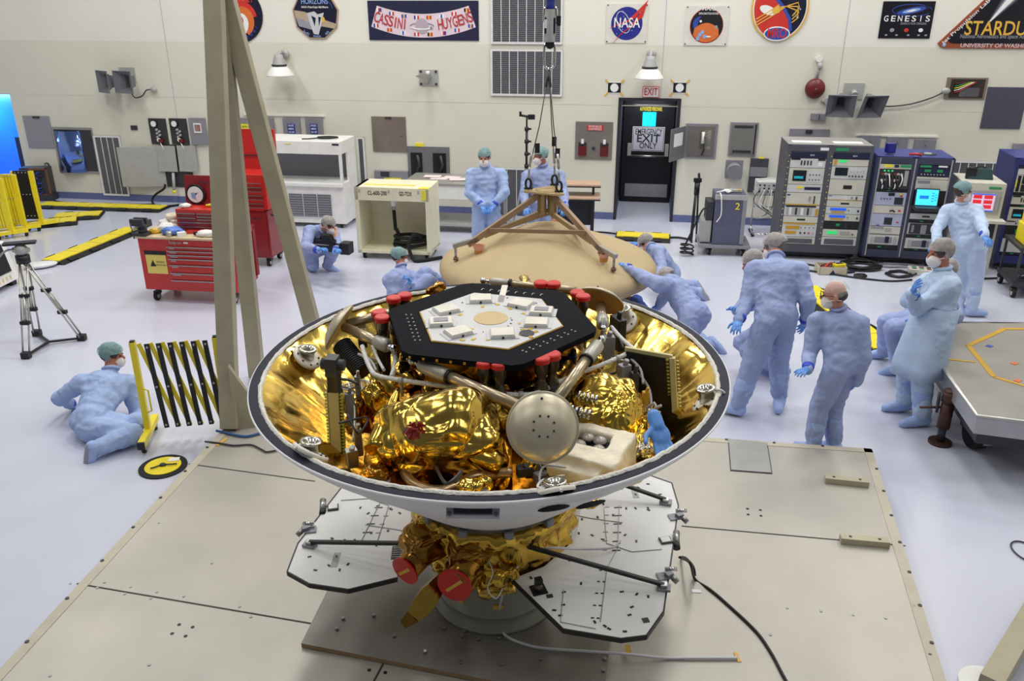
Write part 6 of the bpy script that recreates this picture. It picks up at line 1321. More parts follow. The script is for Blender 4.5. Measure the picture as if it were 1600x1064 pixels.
mb = MB(); P = [(-0.11, 0.02, 0.75), (-0.17, 0.0, 0.72), (-0.3, -0.03, 0.4), (-0.4, -0.05, 0.1)]
P += [(-0.36+0.1*math.cos(t), -0.05+0.1*math.sin(t), 0.02+0.006*k) for k, t in enumerate([i*0.6 for i in range(30)])]
mb.tube(catmull([RE @ Vector(p) for p in P], 3), 0.014, cable_m, 6); tag(mb.build('cable'), 'black coiled power cable on the floor left of the cabinet marked 2', 'cable')
mb = MB(); mb.tube(catmull([RE @ Vector(p) for p in ((0.62, 0.3, 0.02), (0.8, 0.28, 0.02), (0.95, 0.2, 0.02), (1.02, 0.1, 0.02))], 4), 0.018, cable_m, 6); tag(mb.build('cable'), 'short black cable on the floor right of the cabinet marked 2', 'cable')
# folded black tripod by the door
q = G(1082, 378, 0); r = thing('folded_tripod', 'folded black tripod leaning upright against the wall by the exit', 'tripod', (q.x, q.y, 0))
for k in range(3): mb = MB(); a_ = k*2.1; mb.cyl((0.06*math.cos(a_), 0.06*math.sin(a_), 0), (0.025*math.cos(a_), 0.025*math.sin(a_), 0.85), 0.016, black, n=8); mb.build('leg', r)
mb = MB(); mb.cyl((0, 0, 0.8), (0, 0, 1.0), 0.045, black); mb.box((0, 0, 1.04), (0.12, 0.07, 0.06), black); mb.beam((0.03, 0, 1.0), (0.0, -0.05, 1.16), 0.03, 0.03, black); mb.build('head', r)
# oscilloscope stand
q = G(1192, 366, 0.0); r = thing('scope_stand', 'tubular chrome stand carrying a pale oscilloscope left of the grey rack', 'stand', (q.x, q.y, 0), -0.15)
mb = MB()
for x in (-0.2, 0.2): mb.tube(catmull([(x, -0.2, 0.05), (x, 0.1, 0.06), (x, 0.15, 0.3), (x, 0.1, 0.72)], 5), 0.014, chrome, 8)
mb.tube([(-0.2, -0.2, 0.05), (0.2, -0.2, 0.05)], 0.014, chrome, 8); mb.tube([(-0.2, 0.14, 0.45), (0.2, 0.14, 0.45)], 0.012, chrome, 8); mb.bx(-0.22, 0.22, -0.12, 0.2, 0.70, 0.72, lgrey); mb.build('frame', r)
for x in (-0.2, 0.2):
    for y in (-0.18, 0.12): caster(r, x, y, 0.025)
RS = Matrix.Translation((q.x, q.y, 0)) @ Matrix.Rotation(-0.15, 4, 'Z'); s2 = thing('oscilloscope', 'pale portable oscilloscope with a carry handle on the chrome stand', 'oscilloscope', RS @ Vector((0, 0, 0.72)), -0.15)
mb = MB(); mb.bx(-0.2, 0.2, -0.1, 0.25, 0, 0.2, pale); mb.build('body', s2, bevel=0.008)
mb = MB()
for i in range(5):
    for j in range(3): mb.bx(-0.17+0.075*i, -0.14+0.075*i, -0.106, -0.1, 0.03+0.055*j, 0.055+0.055*j, (dark, lgrey, navy)[(i+j) % 3])
mb.build('controls', s2); mb = MB(); mb.tube(catmull([(-0.21, -0.1, 0.15), (-0.22, -0.1, 0.24), (0, -0.1, 0.27), (0.22, -0.1, 0.24), (0.21, -0.1, 0.15)], 4), 0.010, white, 6); mb.build('carry_handle', s2)
mb = MB()
for k in range(9): mb.tube(catmull([RS @ Vector(p) for p in ((-0.15+0.04*k, -0.11, 0.80), (-0.24+0.05*k, -0.2, 0.60-0.02*k), (0.1-0.03*k, -0.18, 0.34+0.03*k), (-0.2+0.05*k, 0.0, 0.25+0.02*k))], 5), 0.007, (dark, lgrey, white)[k % 3], 5)
tag(mb.build('cable_bundle'), 'tangle of test leads hanging from the oscilloscope on the chrome stand', 'cables')
# clutter on the floor in front of the racks
q = G(1297, 426, 0); r = thing('parts_tray', 'open beige cardboard tray with a blue triangle mark on the floor', 'tray', (q.x, q.y, 0), -0.05)
mb = MB(); tr = mat('tray_card', (196, 186, 160), 0.7)
for a_ in ((-0.2, 0.2, -0.13, -0.12), (-0.2, 0.2, 0.12, 0.13)): mb.bx(a_[0], a_[1], a_[2], a_[3], 0, 0.12, tr)
for a_ in ((-0.2, -0.19), (0.19, 0.2)): mb.bx(a_[0], a_[1], -0.13, 0.13, 0, 0.12, tr)
mb.bx(-0.2, 0.2, -0.13, 0.13, 0, 0.01, tr); mb.add([(-0.06, -0.132, 0.0), (0.05, -0.132, 0.0), (-0.005, -0.132, 0.08)], [(0, 1, 2)], navy); mb.build('tray', r)
mb = MB()
for k in range(14): mb.tube(catmull([(q.x-0.17+0.2*random.random(), q.y-0.08+0.16*random.random(), 0.06), (q.x-0.1+0.15*random.random(), q.y, 0.12+0.05*random.random()), (q.x-0.16+0.2*random.random(), q.y-0.08+0.16*random.random(), 0.07)], 4), 0.008, (rust, red, dark)[k % 3], 5)
tag(mb.build('test_leads'), 'red test leads heaped in the beige cardboard tray', 'cables')
m_ = thing('multimeter', 'yellow handheld multimeter in the beige cardboard tray', 'multimeter', (q.x+0.11, q.y-0.02, 0.10), 0.3); mb = MB(); mb.bx(-0.09, 0.09, -0.05, 0.05, 0, 0.05, yel); mb.build('case', m_, bevel=0.01); mb = MB(); mb.bx(-0.06, 0.06, -0.03, 0.035, 0.05, 0.054, dark); mb.build('face', m_)
def coil(label, px, py, rx, ry, n, rad, m=None, seed=1):
    q = G(px, py, 0); rr = random.Random(seed); P = []
    for i in range(n*10):
        t = i*0.628; k = 1+0.25*rr.uniform(-1, 1); P.append((q.x+rx*math.cos(t)*k, q.y+ry*math.sin(t)*k, rad*1.05+rad*0.9*(i//10)*0.6))
    mb = MB(); mb.tube(catmull(P, 3), rad, m or cable_m, 6); return tag(mb.build('cable_coil'), label, 'cables')
coil('large black heap of coiled cable under the blue rack front edge', 1345, 418, 0.26, 0.20, 9, 0.013, None, 4)
coil('small black cable loop on the floor in front of the black cable heap', 1344, 432, 0.08, 0.06, 2, 0.013, None, 6)
coil('black cable loop with metal ends on the floor left of the beige outlet box', 1405, 430, 0.20, 0.13, 3, 0.014, None, 7)
coil('thin grey cables strewn on the floor above the black cable loop', 1398, 416, 0.30, 0.09, 3, 0.010, gpan, 8)
coil('dark cable pile in front of the tall grey rack beside the tray', 1322, 424, 0.10, 0.10, 3, 0.012, navy, 9)
floor_cable('cable', 'long black cable running along the floor before the racks', [(1222, 412), (1255, 421), (1300, 428), (1340, 434), (1390, 439), (1425, 437)], 0.014, cable_m)
floor_cable('cable', 'second black cable along the floor close to the cardboard tray', [(1235, 410), (1262, 413), (1290, 418), (1318, 422)], 0.014, cable_m)
floor_cable('cable', 'black cable on the floor behind the walking person at right', [(1510, 436), (1540, 435), (1570, 434)], 0.014, cable_m)
q = G(1437, 428, 0); r = thing('outlet_box', 'beige outlet box with small coloured sockets on the floor', 'outlet box', (q.x, q.y, 0), -0.35); mb = MB(); mb.bx(-0.17, 0.17, -0.10, 0.10, 0, 0.09, beige); mb.build('box', r, bevel=0.006)
mb = MB()
for i in range(3):
    for j in range(2): mb.bx(-0.12+0.1*i, -0.06+0.1*i, -0.06+0.08*j, -0.02+0.08*j, 0.09, 0.096, (dark, glab, bellred)[(i+j) % 3])
mb.build('sockets', r)
# ================================================================ BIG SILVER TRANSPORT CART AT RIGHT
zt = 0.62; P0 = [G(1450, 545, zt), G(1527, 650, zt), G(1640, 664, zt), G(1760, 660, zt), G(1700, 505, zt), G(1478, 504, zt)]
P0[0] = G(1449, 540, zt); c0 = G(1560, 580, 0)
r = thing('transport_cart', 'large low silver transport cart with tape marks at the right edge', 'cart', (c0.x, c0.y, 0))
poly_ = [(p.x-c0.x, p.y-c0.y) for p in P0]; tm = mat('cart_top_grey', (152, 148, 142), 0.4, 0.35, 0.08, 3.0)
mb = MB(); mb.prism(poly_, zt-0.16, zt, tm, side=mat('cart_side_alu', (176, 176, 178), 0.35, 0.6)); mb.build('deck', r)
mb = MB(); mb.tube([(p[0], p[1], zt) for p in poly_], 0.016, alum, 8, closed=True); mb.build('edge_rail', r)
mb = MB(); cx_, cy_ = sum(p[0] for p in poly_)/6, sum(p[1] for p in poly_)/6; mb.prism([(cx_+(p[0]-cx_)*0.86, cy_+(p[1]-cy_)*0.86) for p in poly_], zt-0.32, zt-0.16, dark); mb.build('underframe', r)
for a_, b_, wd in (((1466, 560), (1524, 566), 0.03), ((1513, 540), (1553, 589), 0.05), ((1553, 589), (1604, 604), 0.04), ((1513, 540), (1570, 514), 0.05), ((1570, 514), (1640, 514), 0.05)):
    mb = MB(); pa, pb = G(*a_, zt)-c0, G(*b_, zt)-c0; mb.beam((pa.x, pa.y, zt+0.003), (pb.x, pb.y, zt+0.003), 0.0065, 0.0, ochre) if 0 else mb.box(((pa.x+pb.x)/2, (pa.y+pb.y)/2, zt+0.002), ((pb-pa).length, wd, 0.004), ochre, math.atan2(pb.y-pa.y, pb.x-pa.x)); mb.build('tape_mark', r)
for px, py, m in ((1585, 568, sorange), (1590, 595, sorange), (1546, 541, sblue)):
    mb = MB(); p = G(px, py, zt)-c0; mb.box((p.x, p.y, zt+0.002), (0.06, 0.05, 0.004), m, 0.6); mb.build('sticker', r)
p = G(1530, 708, 0)-c0; mb = MB(); mb.cyl((p.x-0.05, p.y+0.12, 0.14), (p.x+0.06, p.y+0.12, 0.14), 0.14, rubber, n=26); mb.bx(p.x-0.08, p.x+0.14, p.y-0.02, p.y+0.25, 0.16, zt-0.15, black); mb.cyl((p.x-0.02, p.y-0.06, 0.12), (p.x+0.14, p.y-0.06, 0.12), 0.012, steel, n=8); mb.build('wheel', r)
p = G(1485, 600, 0)-c0; mb = MB(); mb.cyl((p.x+0.1, p.y+0.4, 0.14), (p.x+0.2, p.y+0.4, 0.14), 0.14, rubber, n=26); mb.bx(p.x+0.08, p.x+0.24, p.y+0.3, p.y+0.5, 0.16, zt-0.15, black); mb.build('wheel', r)
q = G(1468, 692, 0); r = thing('screw_jack', 'rusty brown screw jack standing on the floor beside the silver cart', 'jack', (q.x, q.y, 0)); jr = mat('jack_brown', (74, 46, 38), 0.5, 0.3, 0.15, 20)
mb = MB(); mb.cyl((0, 0, 0), (0, 0, 0.025), 0.10, jr, n=28); mb.cyl((0, 0, 0.025), (0, 0, 0.2), 0.035, dark); mb.build('base', r)
mb = MB(); mb.cyl((0, 0, 0.16), (0, 0, 0.42), 0.055, jr); mb.build('sleeve', r); mb = MB(); mb.cyl((0, 0, 0.42), (0, 0, 0.52), 0.065, jr); mb.ell((0, 0, 0.52), (0.06, 0.06, 0.03), jr); mb.build('head', r)
mb = MB(); mb.cyl((-0.22, 0.05, 0.34), (0.0, 0.05, 0.34), 0.012, jr, n=8); mb.tube([(-0.07, 0.03, 0.3), (-0.08, 0.03, 0.5)], 0.014, dark, 8); mb.build('crank', r)
# ================================================================ HEAT SHIELD, LIFTING FIXTURE, CRANE HOOK
hs = Vector((0.435, 9.78, 0)); zc = 0.72
shm = mat('shield_tan', (182, 161, 122), 0.65, 0, 0.045, 2.5)
r = thing('heat_shield', 'large round tan conical shield lying under the hanging lifting fixture', 'heat shield', hs)
prof = [(0.0, zc+0.52)]+[(0.05*k, zc+0.52-0.02*k*0.4 - (0.0115*k if k > 0 else 0)) for k in range(1, 6)]
prof = [(0.0, zc+0.56), (0.12, zc+0.552), (0.25, zc+0.525), (0.38, zc+0.478), (0.5, zc+0.43), (0.65, zc+0.375), (0.82, zc+0.315), (1.0, zc+0.25), (1.18, zc+0.175), (1.27, zc+0.125), (1.318, zc+0.06), (1.32, zc+0.01), (1.295, zc-0.04), (1.22, zc-0.085), (1.0, zc-0.15)]
mb = MB(); mb.lathe(prof, shm, 96); mb.build('shell', r)
mb = MB(); mb.lathe([(1.0, zc-0.15), (0.9, zc-0.16), (0.0, zc-0.17)], mat('shield_underside', (90, 84, 78), 0.7), 64); mb.build('underside', r)
st = thing('shield_stand', 'low grey support stand underneath the tan shield', 'stand', hs)
mb = MB(); mb.lathe([(0.0, 0), (0.78, 0.0), (0.78, 0.04), (0.62, 0.06), (0.6, zc-0.17), (0.0, zc-0.17)], grey, 48); mb.build('base', st)
f = thing('lifting_fixture', 'tan three-legged lifting fixture set on the tan shield', 'lifting fixture', hs)
fx = mat('fixture_gold_tan', (168, 142, 102), 0.4, 0.35); fx2 = mat('fixture_pinkish', (156, 130, 104), 0.45, 0.2)
PT = AY(855, 297, hs.y)-hs; pz = PT.z
feetp = [AY(718, 381, 9.45)-hs, AY(954, 410, 8.98)-hs, Vector((0.12, 0.95, zc+0.42))]
def TRI(k, R_): return Vector((PT.x+R_*math.cos(math.radians(k)), R_*math.sin(math.radians(k)), pz))
mb = MB(); A3 = [TRI(k, 0.34) for k in (185, 305, 65)]; C6 = []
for i in range(3):
    a_, b_ = A3[i], A3[(i+1) % 3]; C6 += [a_.lerp(b_, 0.12), a_.lerp(b_, 0.88)]
mb.prism([(p.x, p.y) for p in C6], pz-0.02, pz, mat('fixture_plate', (190, 166, 120), 0.4, 0.4)); mb.build('top_plate', f)
mb = MB(); mb.lathe([(0.09, pz), (0.09, pz+0.008), (0.14, pz+0.008), (0.14, pz)], fx, 28, Matrix.Translation((PT.x, 0, 0))); mb.build('ring', f)
mb = MB(); hub = PT+Vector((0, 0, -0.13))
for k in range(6): a_ = k*math.pi/3; mb.box(hub+Vector((0.09*math.cos(a_), 0.09*math.sin(a_), -0.02)), (0.05, 0.05, 0.26), fx, a_)
mb.build('hub', f)
def shz(r_):
    for k in range(len(prof)-1):
        if prof[k][0] <= r_ <= prof[k+1][0]: return prof[k][1]+(prof[k+1][1]-prof[k][1])*(r_-prof[k][0])/max(1e-6, prof[k+1][0]-prof[k][0])
    return zc
for fp in feetp:
    fr = Vector((fp.x, fp.y, 0))-Vector((PT.x, PT.y, 0)); fr.normalize(); tip_ = fp+fr*0.05; fp.z = max(shz(math.hypot(tip_.x+0.03*fr.x, tip_.y+0.03*fr.y)), shz(max(0.01, math.hypot(tip_.x-0.03*fr.x, tip_.y-0.03*fr.y))))+0.115
    u = (fp-hub); u.z = 0; u.normalize(); top = hub+u*0.1+Vector((0, 0, 0.08)); low = hub+u*0.1+Vector((0, 0, -0.14)); end = fp+Vector((0, 0, 0.06))
    mb = MB(); mb.beam(top, end-u*0.1, 0.05, 0.065, fx2); mb.build('arm', f)
    mb = MB(); mb.beam(low, hub.lerp(end, 0.72)+Vector((0, 0, -0.035)), 0.045, 0.05, fx); mb.build('lower_brace', f)
    mb = MB(); mb.beam(end-u*0.22+Vector((0, 0, 0.06)), end+u*0.08, 0.05, 0.05, steel); mb.cyl(end+u*0.05, end+u*0.05+Vector((0, 0, -0.16)), 0.015, steel); mb.cyl(end+u*0.05+Vector((0, 0, -0.17)), end+u*0.05+Vector((0, 0, -0.14)), 0.03, mat('pad_brown', (120, 84, 70), 0.6)); mb.build('foot', f)
    mb = MB(); mb.lathe([(0.045, 0), (0.05, 0.035), (0.05, 0.05)], mat('cup_orange', (206, 140, 60), 0.5), 16, Matrix.Translation(end-u*0.18+Vector((0.05, -0.05, -0.1)))); mb.lathe([(0.05, 0.05), (0.075, 0.10)], mat('cup_pink', (226, 170, 150), 0.5), 16, Matrix.Translation(end-u*0.18+Vector((0.05, -0.05, -0.1)))); mb.build('catch_cup', f)
mb = MB(); mb.beam(hub.lerp(feetp[0], 0.66)+Vector((0, -0.03, 0.05)), hub.lerp(feetp[1], 0.62)+Vector((0, -0.03, 0.06)), 0.03, 0.045, fx2); mb.build('cross_brace', f)
mb = MB(); mb.beam(hub.lerp(feetp[0], 0.62), hub.lerp(feetp[2], 0.6), 0.03, 0.04, fx2); mb.build('cross_brace', f); mb = MB(); mb.beam(hub.lerp(feetp[1], 0.62), hub.lerp(feetp[2], 0.6), 0.03, 0.04, fx2); mb.build('cross_brace', f)
ML = AY(858, 108, hs.y)
for i, (a_, lb) in enumerate(((0, 'wire sling with black tag, leftmost of the three at the fixture'), (1, 'wire sling with black tags, front right of the three'), (2, 'wire sling at the back of the fixture'))):
    e = hs+PT.lerp(A3[a_], 0.66)+Vector((0, 0, 0.008)); e.z = pz+0.004; s_ = thing('wire_sling', lb, 'sling', e)
    T_ = ML-e; P1 = Vector((0, 0, 0.30))+T_*0.0
    mb = MB(); mb.tube([T_, T_*0.55, Vector((0, 0, 0.2))+T_*0.06], 0.007, mat('wire_rope', (96, 92, 84), 0.4, 0.7), 6); mb.build('wire', s_)
    mb = MB(); mb.cyl(Vector((0, 0, 0.2))+T_*0.06, Vector((0, 0, 0.2))+T_*0.18, 0.016, steel, n=8); mb.build('turnbuckle', s_)
    mb = MB(); mb.tube([(0.032*math.cos(t), 0, 0.075+0.06*math.sin(t)) for t in [k*math.pi/8 for k in range(16)]], 0.014, black, 8, closed=True); mb.cyl((-0.05, 0, 0.02), (0.05, 0, 0.02), 0.014, black, n=8); mb.cyl((0, 0, 0.13), Vector((0, 0, 0.2))+T_*0.06, 0.012, steel, n=8); mb.build('shackle', s_)
    mb = MB(); c_ = T_*(0.36 if i == 0 else 0.33 if i == 1 else 0.4); mb.box(c_+Vector((0.02, -0.01, 0)), (0.055, 0.012, 0.11), black, 0.2); mb.build('tag', s_)
    mb = MB(); mb.cyl(T_*0.86, T_*0.98, 0.014, dark, n=8); mb.build('ferrule', s_)
h = thing('crane_hook', 'blue crane hook with load cell hanging from above', 'crane hook', ML)
L1 = AY(859, 72, hs.y)-ML; L2 = AY(859, 40, hs.y)-ML; L3 = AY(860, 15, hs.y)-ML; L4 = AY(861, -60, hs.y)-ML
def link(c, w_, hh, rr, m, name='link'):
    mb = MB(); P = []
    for k in range(24):
        t = 2*math.pi*k/24; P.append(c+Vector((w_*math.cos(t), 0, (hh-w_)*(1 if math.sin(t) > 0 else -1)*(abs(math.sin(t)) > 0.02)+w_*math.sin(t))))
    mb.tube(P, rr, m, 8, closed=True); return mb.build(name, h)
link(L1*0.5+Vector((0, 0, 0.02)), 0.06, 0.14, 0.014, chrome, 'master_link')
mb = MB(); mb.box(L2+Vector((0, 0, 0)), (0.13, 0.08, 0.22), lgrey); mb.cyl(L2+Vector((0, 0, -0.17)), L2+Vector((0, 0, 0.17)), 0.06, lgrey); mb.build('load_cell', h, bevel=0.01)
mb = MB(); mb.box(L2+Vector((-0.02, -0.045, 0.02)), (0.08, 0.006, 0.09), wlab); mb.box(L2+Vector((0, -0.043, 0.0)), (0.12, 0.006, 0.16), black); mb.box(L2+Vector((0.1, 0, 0.05)), (0.04, 0.05, 0.1), black); mb.build('readout', h)
link(L3+Vector((0, 0, -0.06)), 0.065, 0.10, 0.02, chrome, 'shackle'); mb = MB(); mb.cyl(L1+Vector((0, -0.03, 0.02)), L1+Vector((0, 0.03, 0.02)), 0.05, black); mb.build('coupling', h)
mb = MB(); mb.cyl(L3+Vector((0, 0, -0.02)), L4, 0.045, mat('hook_blue', (40, 60, 170), 0.4)); mb.build('hook_shank', h); mb = MB(); mb.cyl(L3+Vector((0, 0, 0.1)), L3+Vector((0, 0, 0.16)), 0.13, mat('hook_block_gold', (150, 124, 60), 0.45), n=24); mb.build('collar', h)
# ================================================================ SPACECRAFT IN THE OPEN BOWL
SN = Vector((-0.00987, -0.0391, 1.0)).normalized(); SC0 = Vector((-0.1235, 4.3126, 1.840))
SX = Vector((1, 0, 0)); SX = (SX-SN*SX.dot(SN)).normalized(); SY = SN.cross(SX)
SM = Matrix.Translation(SC0) @ Matrix((SX, SY, SN)).transposed().to_4x4(); SI = SM.inverted()
def SL(px, py, lz):
    d = ray(px, py); q0 = SC0+SN*lz; t = (q0-EYE).dot(SN)/d.dot(SN); return SI @ (EYE+d*t)
def SLv(px, py, ly):       # intersection with the local plane y = ly
    d = ray(px, py); q0 = SM @ Vector((0, ly, 0)); t = (q0-EYE).dot(SY)/d.dot(SY); return SI @ (EYE+d*t)
gold = foil('gold_foil', (226, 190, 92), 0.17, 2.4, 0.07); gold2 = foil('gold_foil_fine', (220, 180, 78), 0.18, 5.0, 0.12); goldd = foil('amber_foil', (172, 126, 54), 0.2, 4.0, 0.12)
silver = foil('silver_foil', (205, 204, 200), 0.2, 16.0, 0.6)
shellw = mat('shell_white', (236, 236, 238), 0.5, 0, 0.02, 3.0); ringd = mat('rim_dark_grey', (40, 42, 56), 0.6, spec=0.2); rimw = mat('rim_white_tape', (226, 222, 212), 0.6, 0, 0.08, 30, 0.6, 80)
deckb = mat('deck_black_foil', (14, 15, 24), 0.8, 0, 0.15, 20.0, 0.12, 60.0, spec=0.12); deckw = mat('deck_white', (206, 206, 206), 0.5); padw = mat('pad_cream', (228, 222, 208), 0.5); tang = mat('deck_tan_disc', (204, 180, 128), 0.5)
tube_c = mat('leg_champagne', (186, 170, 142), 0.3, 0.75, 0.04); sleeve = mat('leg_sleeve_grey', (176, 172, 160), 0.4, 0.4); padm = mat('footpad_bronze', (198, 188, 164), 0.4, 0.6, 0.05, 12)
capr = mat('cap_red', (206, 36, 32), 0.4); sol = mat('panel_white', (242, 242, 240), 0.5, 0, 0.02, 3.0); sole_ = mat('panel_edge_olive', (84, 78, 44), 0.5)
cordw = mat('harness_white', (222, 220, 214), 0.6, 0, 0.06, 30, 0.6, 70)
craft = thing('spacecraft', 'spacecraft in a white bowl shell with crumpled gold foil lining and a black hexagonal deck', 'spacecraft', M=SM)
def vor(p): return noise.voronoi(p)[0]
def crz(p, f, seed):
    q = p*f+Vector((seed*3.7, seed*1.3, seed*2.1)); q = q+Vector((noise.noise(q*0.7), noise.noise(q*0.7+Vector((9, 0, 0))), noise.noise(q*0.7+Vector((0, 9, 0)))))*0.6
    d = vor(q); return d[1]-d[0]
# --- bowl
mb = MB(); mb.lathe([(1.262, 0.0), (1.318, 0.004)], ringd, 128); mb.lathe([(1.318, 0.004), (1.325, 0.001), (1.325, -0.006)], shellw, 128); mb.build('rim_ring', craft)
mb = MB(); mb.lathe([(1.325, -0.006), (1.305, -0.036), (1.24, -0.105), (1.10, -0.235), (0.95, -0.365), (0.80, -0.50), (0.66, -0.63), (0.56, -0.72), (0.50, -0.765), (0.42, -0.78), (0.0, -0.78)], shellw, 128); bs = mb.build('backshell', craft)
def lin_fn(p):
    r_ = math.hypot(p.x, p.y); k = min(1, (1.27-r_)/0.05) if r_ < 1.27 else 0
    n_ = Vector((-p.x*0.65/max(r_, 0.01), -p.y*0.65/max(r_, 0.01), 0.75))
    a = math.atan2(p.y, p.x)
    fold = 0.030*noise.noise(Vector((math.cos(a)*5, math.sin(a)*5, r_*1.1)))+0.028*(crz(Vector((p.x, p.y, 0)), 2.4, 4)-0.3)+0.008*noise.noise(Vector((math.cos(a)*22, math.sin(a)*22, r_*3)))+0.004*(crz(p, 7.0, 2)-0.3)
    return p+n_*(fold+0.012)*k
prof = [(1.27-0.022*i, -0.004-0.0205*i) for i in range(33)]+[(0.48, -0.675), (0.35, -0.69), (0.2, -0.70), (0.0, -0.70)]
mb = MB(); mb.lathe(prof, gold, 224, fn=lin_fn); mb.build('foil_lining', craft)
def tape_fn(p):
    a = math.atan2(p.y, p.x); return p+Vector((math.cos(a), math.sin(a), 0))*0.006*noise.noise(Vector((math.cos(a)*30, math.sin(a)*30, p.z*50)))+Vector((0, 0, 0.004*noise.noise(Vector((math.cos(a)*40, math.sin(a)*40, 3)))))
mb = MB(); mb.lathe([(1.246, -0.004), (1.252, 0.012), (1.262, 0.012), (1.27, 0.002)], rimw, 300, fn=tape_fn); mb.build('rim_tape', craft)
# rim grips seen on the outside
for ax, zz, wd in ((-92, -0.07, 0.23),):
    a = math.radians(ax); M = Matrix.Rotation(a+math.pi/2, 4, 'Z') @ Matrix.Translation((0, -1.285, zz)) @ Matrix.Rotation(math.radians(-44), 4, 'X')
    m1 = MB(); m1.add([(x, y, z) for x in (-wd/2, wd/2) for y in (-0.008, 0.004) for z in (-0.03, 0.03)], [(0, 1, 3, 2), (4, 6, 7, 5), (0, 4, 5, 1), (2, 3, 7, 6), (0, 2, 6, 4), (1, 5, 7, 3)], sgrey, False, M)
    m1.add([(x, y, z) for x in (-wd*0.36, wd*0.36) for y in (-0.016, -0.006) for z in (-0.012, 0.014)], [(0, 1, 3, 2), (4, 6, 7, 5), (0, 4, 5, 1), (2, 3, 7, 6), (0, 2, 6, 4), (1, 5, 7, 3)], black, False, M)
    for x in (-wd*0.44, wd*0.44): m1.cyl(M @ Vector((x, -0.02, -0.01)), M @ Vector((x, 0, -0.01)), 0.009, dark, n=8)
    m1.build('grip_slot', craft)
for ax, zz in ((-76, -0.10), (-68, -0.12)):
    a = math.radians(ax); r_ = 1.24
    m1 = MB(); M = Matrix.Rotation(a+math.pi/2, 4, 'Z') @ Matrix.Translation((0, -1.262+0.0, zz)) @ Matrix.Rotation(math.radians(-44), 4, 'X'); m1.ell(M.to_translation(), (0.075, 0.008, 0.013), black, 16, 8, M.to_3x3()); m1.build('vent_slot', craft)
# rim fittings
for (px, py, lz, tall) in ((480, 558, -0.07, 0.05), (975, 503, -0.08, 0.10), (1105, 627, -0.055, 0.07), (485, 707, -0.01, 0.05), (868, 768, -0.02, 0.04)):
    c = SL(px, py, lz); rad = Vector((c.x, c.y, 0)).normalized(); nrm = (-rad*0.66+Vector((0, 0, 0.75))).normalized()
    rr_c = max(0.5, 1.27-(-lz)/0.93); c = rad*min(c.length, 1.15) if False else c
    X, Y_, Zv = frame(nrm); FM = Matrix.Translation(c) @ Matrix((X, Y_, Zv)).transposed().to_4x4()
    m1 = MB(); m1.lathe([(0.034, 0.0), (0.034, 0.012), (0.088, 0.012), (0.092, 0.0), (0.088, -0.01)], padw, 32, FM)
    for k in range(8): a = k*math.pi/4; m1.cyl(FM @ Vector((0.072*math.cos(a), 0.072*math.sin(a), 0.012)), FM @ Vector((0.072*math.cos(a), 0.072*math.sin(a), 0.018)), 0.006, dark, n=8)
    o = m1.build('rim_fitting', craft)
    m1 = MB(); up = (nrm*0.4+Vector((0, 0, 1))).normalized(); X, Y_, Zv = frame(up); FM2 = Matrix.Translation(c) @ Matrix((X, Y_, Zv)).transposed().to_4x4()
    m1.lathe([(0.040, -0.02), (0.042, tall), (0.052, tall), (0.052, tall+0.012), (0.032, tall+0.012), (0.030, -0.02)], mat('fitting_metal', (205, 202, 190), 0.2, 0.9), 28, FM2); m1.build('socket_tube', o)
    m1 = MB(); m1.tube(catmull([c+up*(tall+0.0)+rad*0.03, c+rad*0.06+Vector((0, 0, tall*0.8+0.02)), c+rad*0.085+Vector((0, 0, 0.06))], 5), 0.007, cordw, 6); m1.build('cord', o)
# --- lander core below the deck
def superbox(name, par, c, half, seed, m, amp=0.03, f=5.0, e=0.55, rot=0.0, sub=5, flat=False, tilt=0.0, taper=0.0):
    bm = bmesh.new(); bmesh.ops.create_icosphere(bm, subdivisions=sub, radius=1)
    for v in bm.verts:
        p = v.co; q = Vector([math.copysign(abs(x)**e, x) for x in p]); k = max(abs(q.x), abs(q.y), abs(q.z)); q = q*(1/max(q.length, 1e-6))*(q.length**0.6)
        t = 1-taper*(q.z+1)/2; w_ = Vector((q.x*half[0]*t, q.y*half[1]*t, q.z*half[2])); n_ = p
        w_ += n_*(amp*(crz(w_, f, seed)-0.35)*1.6+amp*0.9*noise.noise(w_*f*0.8+Vector((seed, 0, 0)))+amp*0.5*(crz(w_, f*2.6, seed+3)-0.3)); v.co = w_
    me = bpy.data.meshes.new(name); bm.to_mesh(me); bm.free(); me.materials.append(m)
    for pgn in me.polygons: pgn.use_smooth = not flat
    o = bpy.data.objects.new(name, me); COL.objects.link(o); o.parent = par
    o.matrix_local = Matrix.Translation(c) @ Matrix.Rotation(rot, 4, 'Z') @ Matrix.Rotation(tilt, 4, 'X'); return o
HEXA = [math.radians(45+60*k) for k in range(6)]
mb = MB(); mb.prism([(0.47*math.cos(a), 0.47*math.sin(a)) for a in HEXA], -0.60, 0.20, goldd); mb.build('lander_body', craft)
superbox('foil_blanket', craft, Vector((0.05, 0.0, -0.12)), (0.58, 0.52, 0.30), 21, goldd, 0.05, 5.0, 0.6, 0.3)
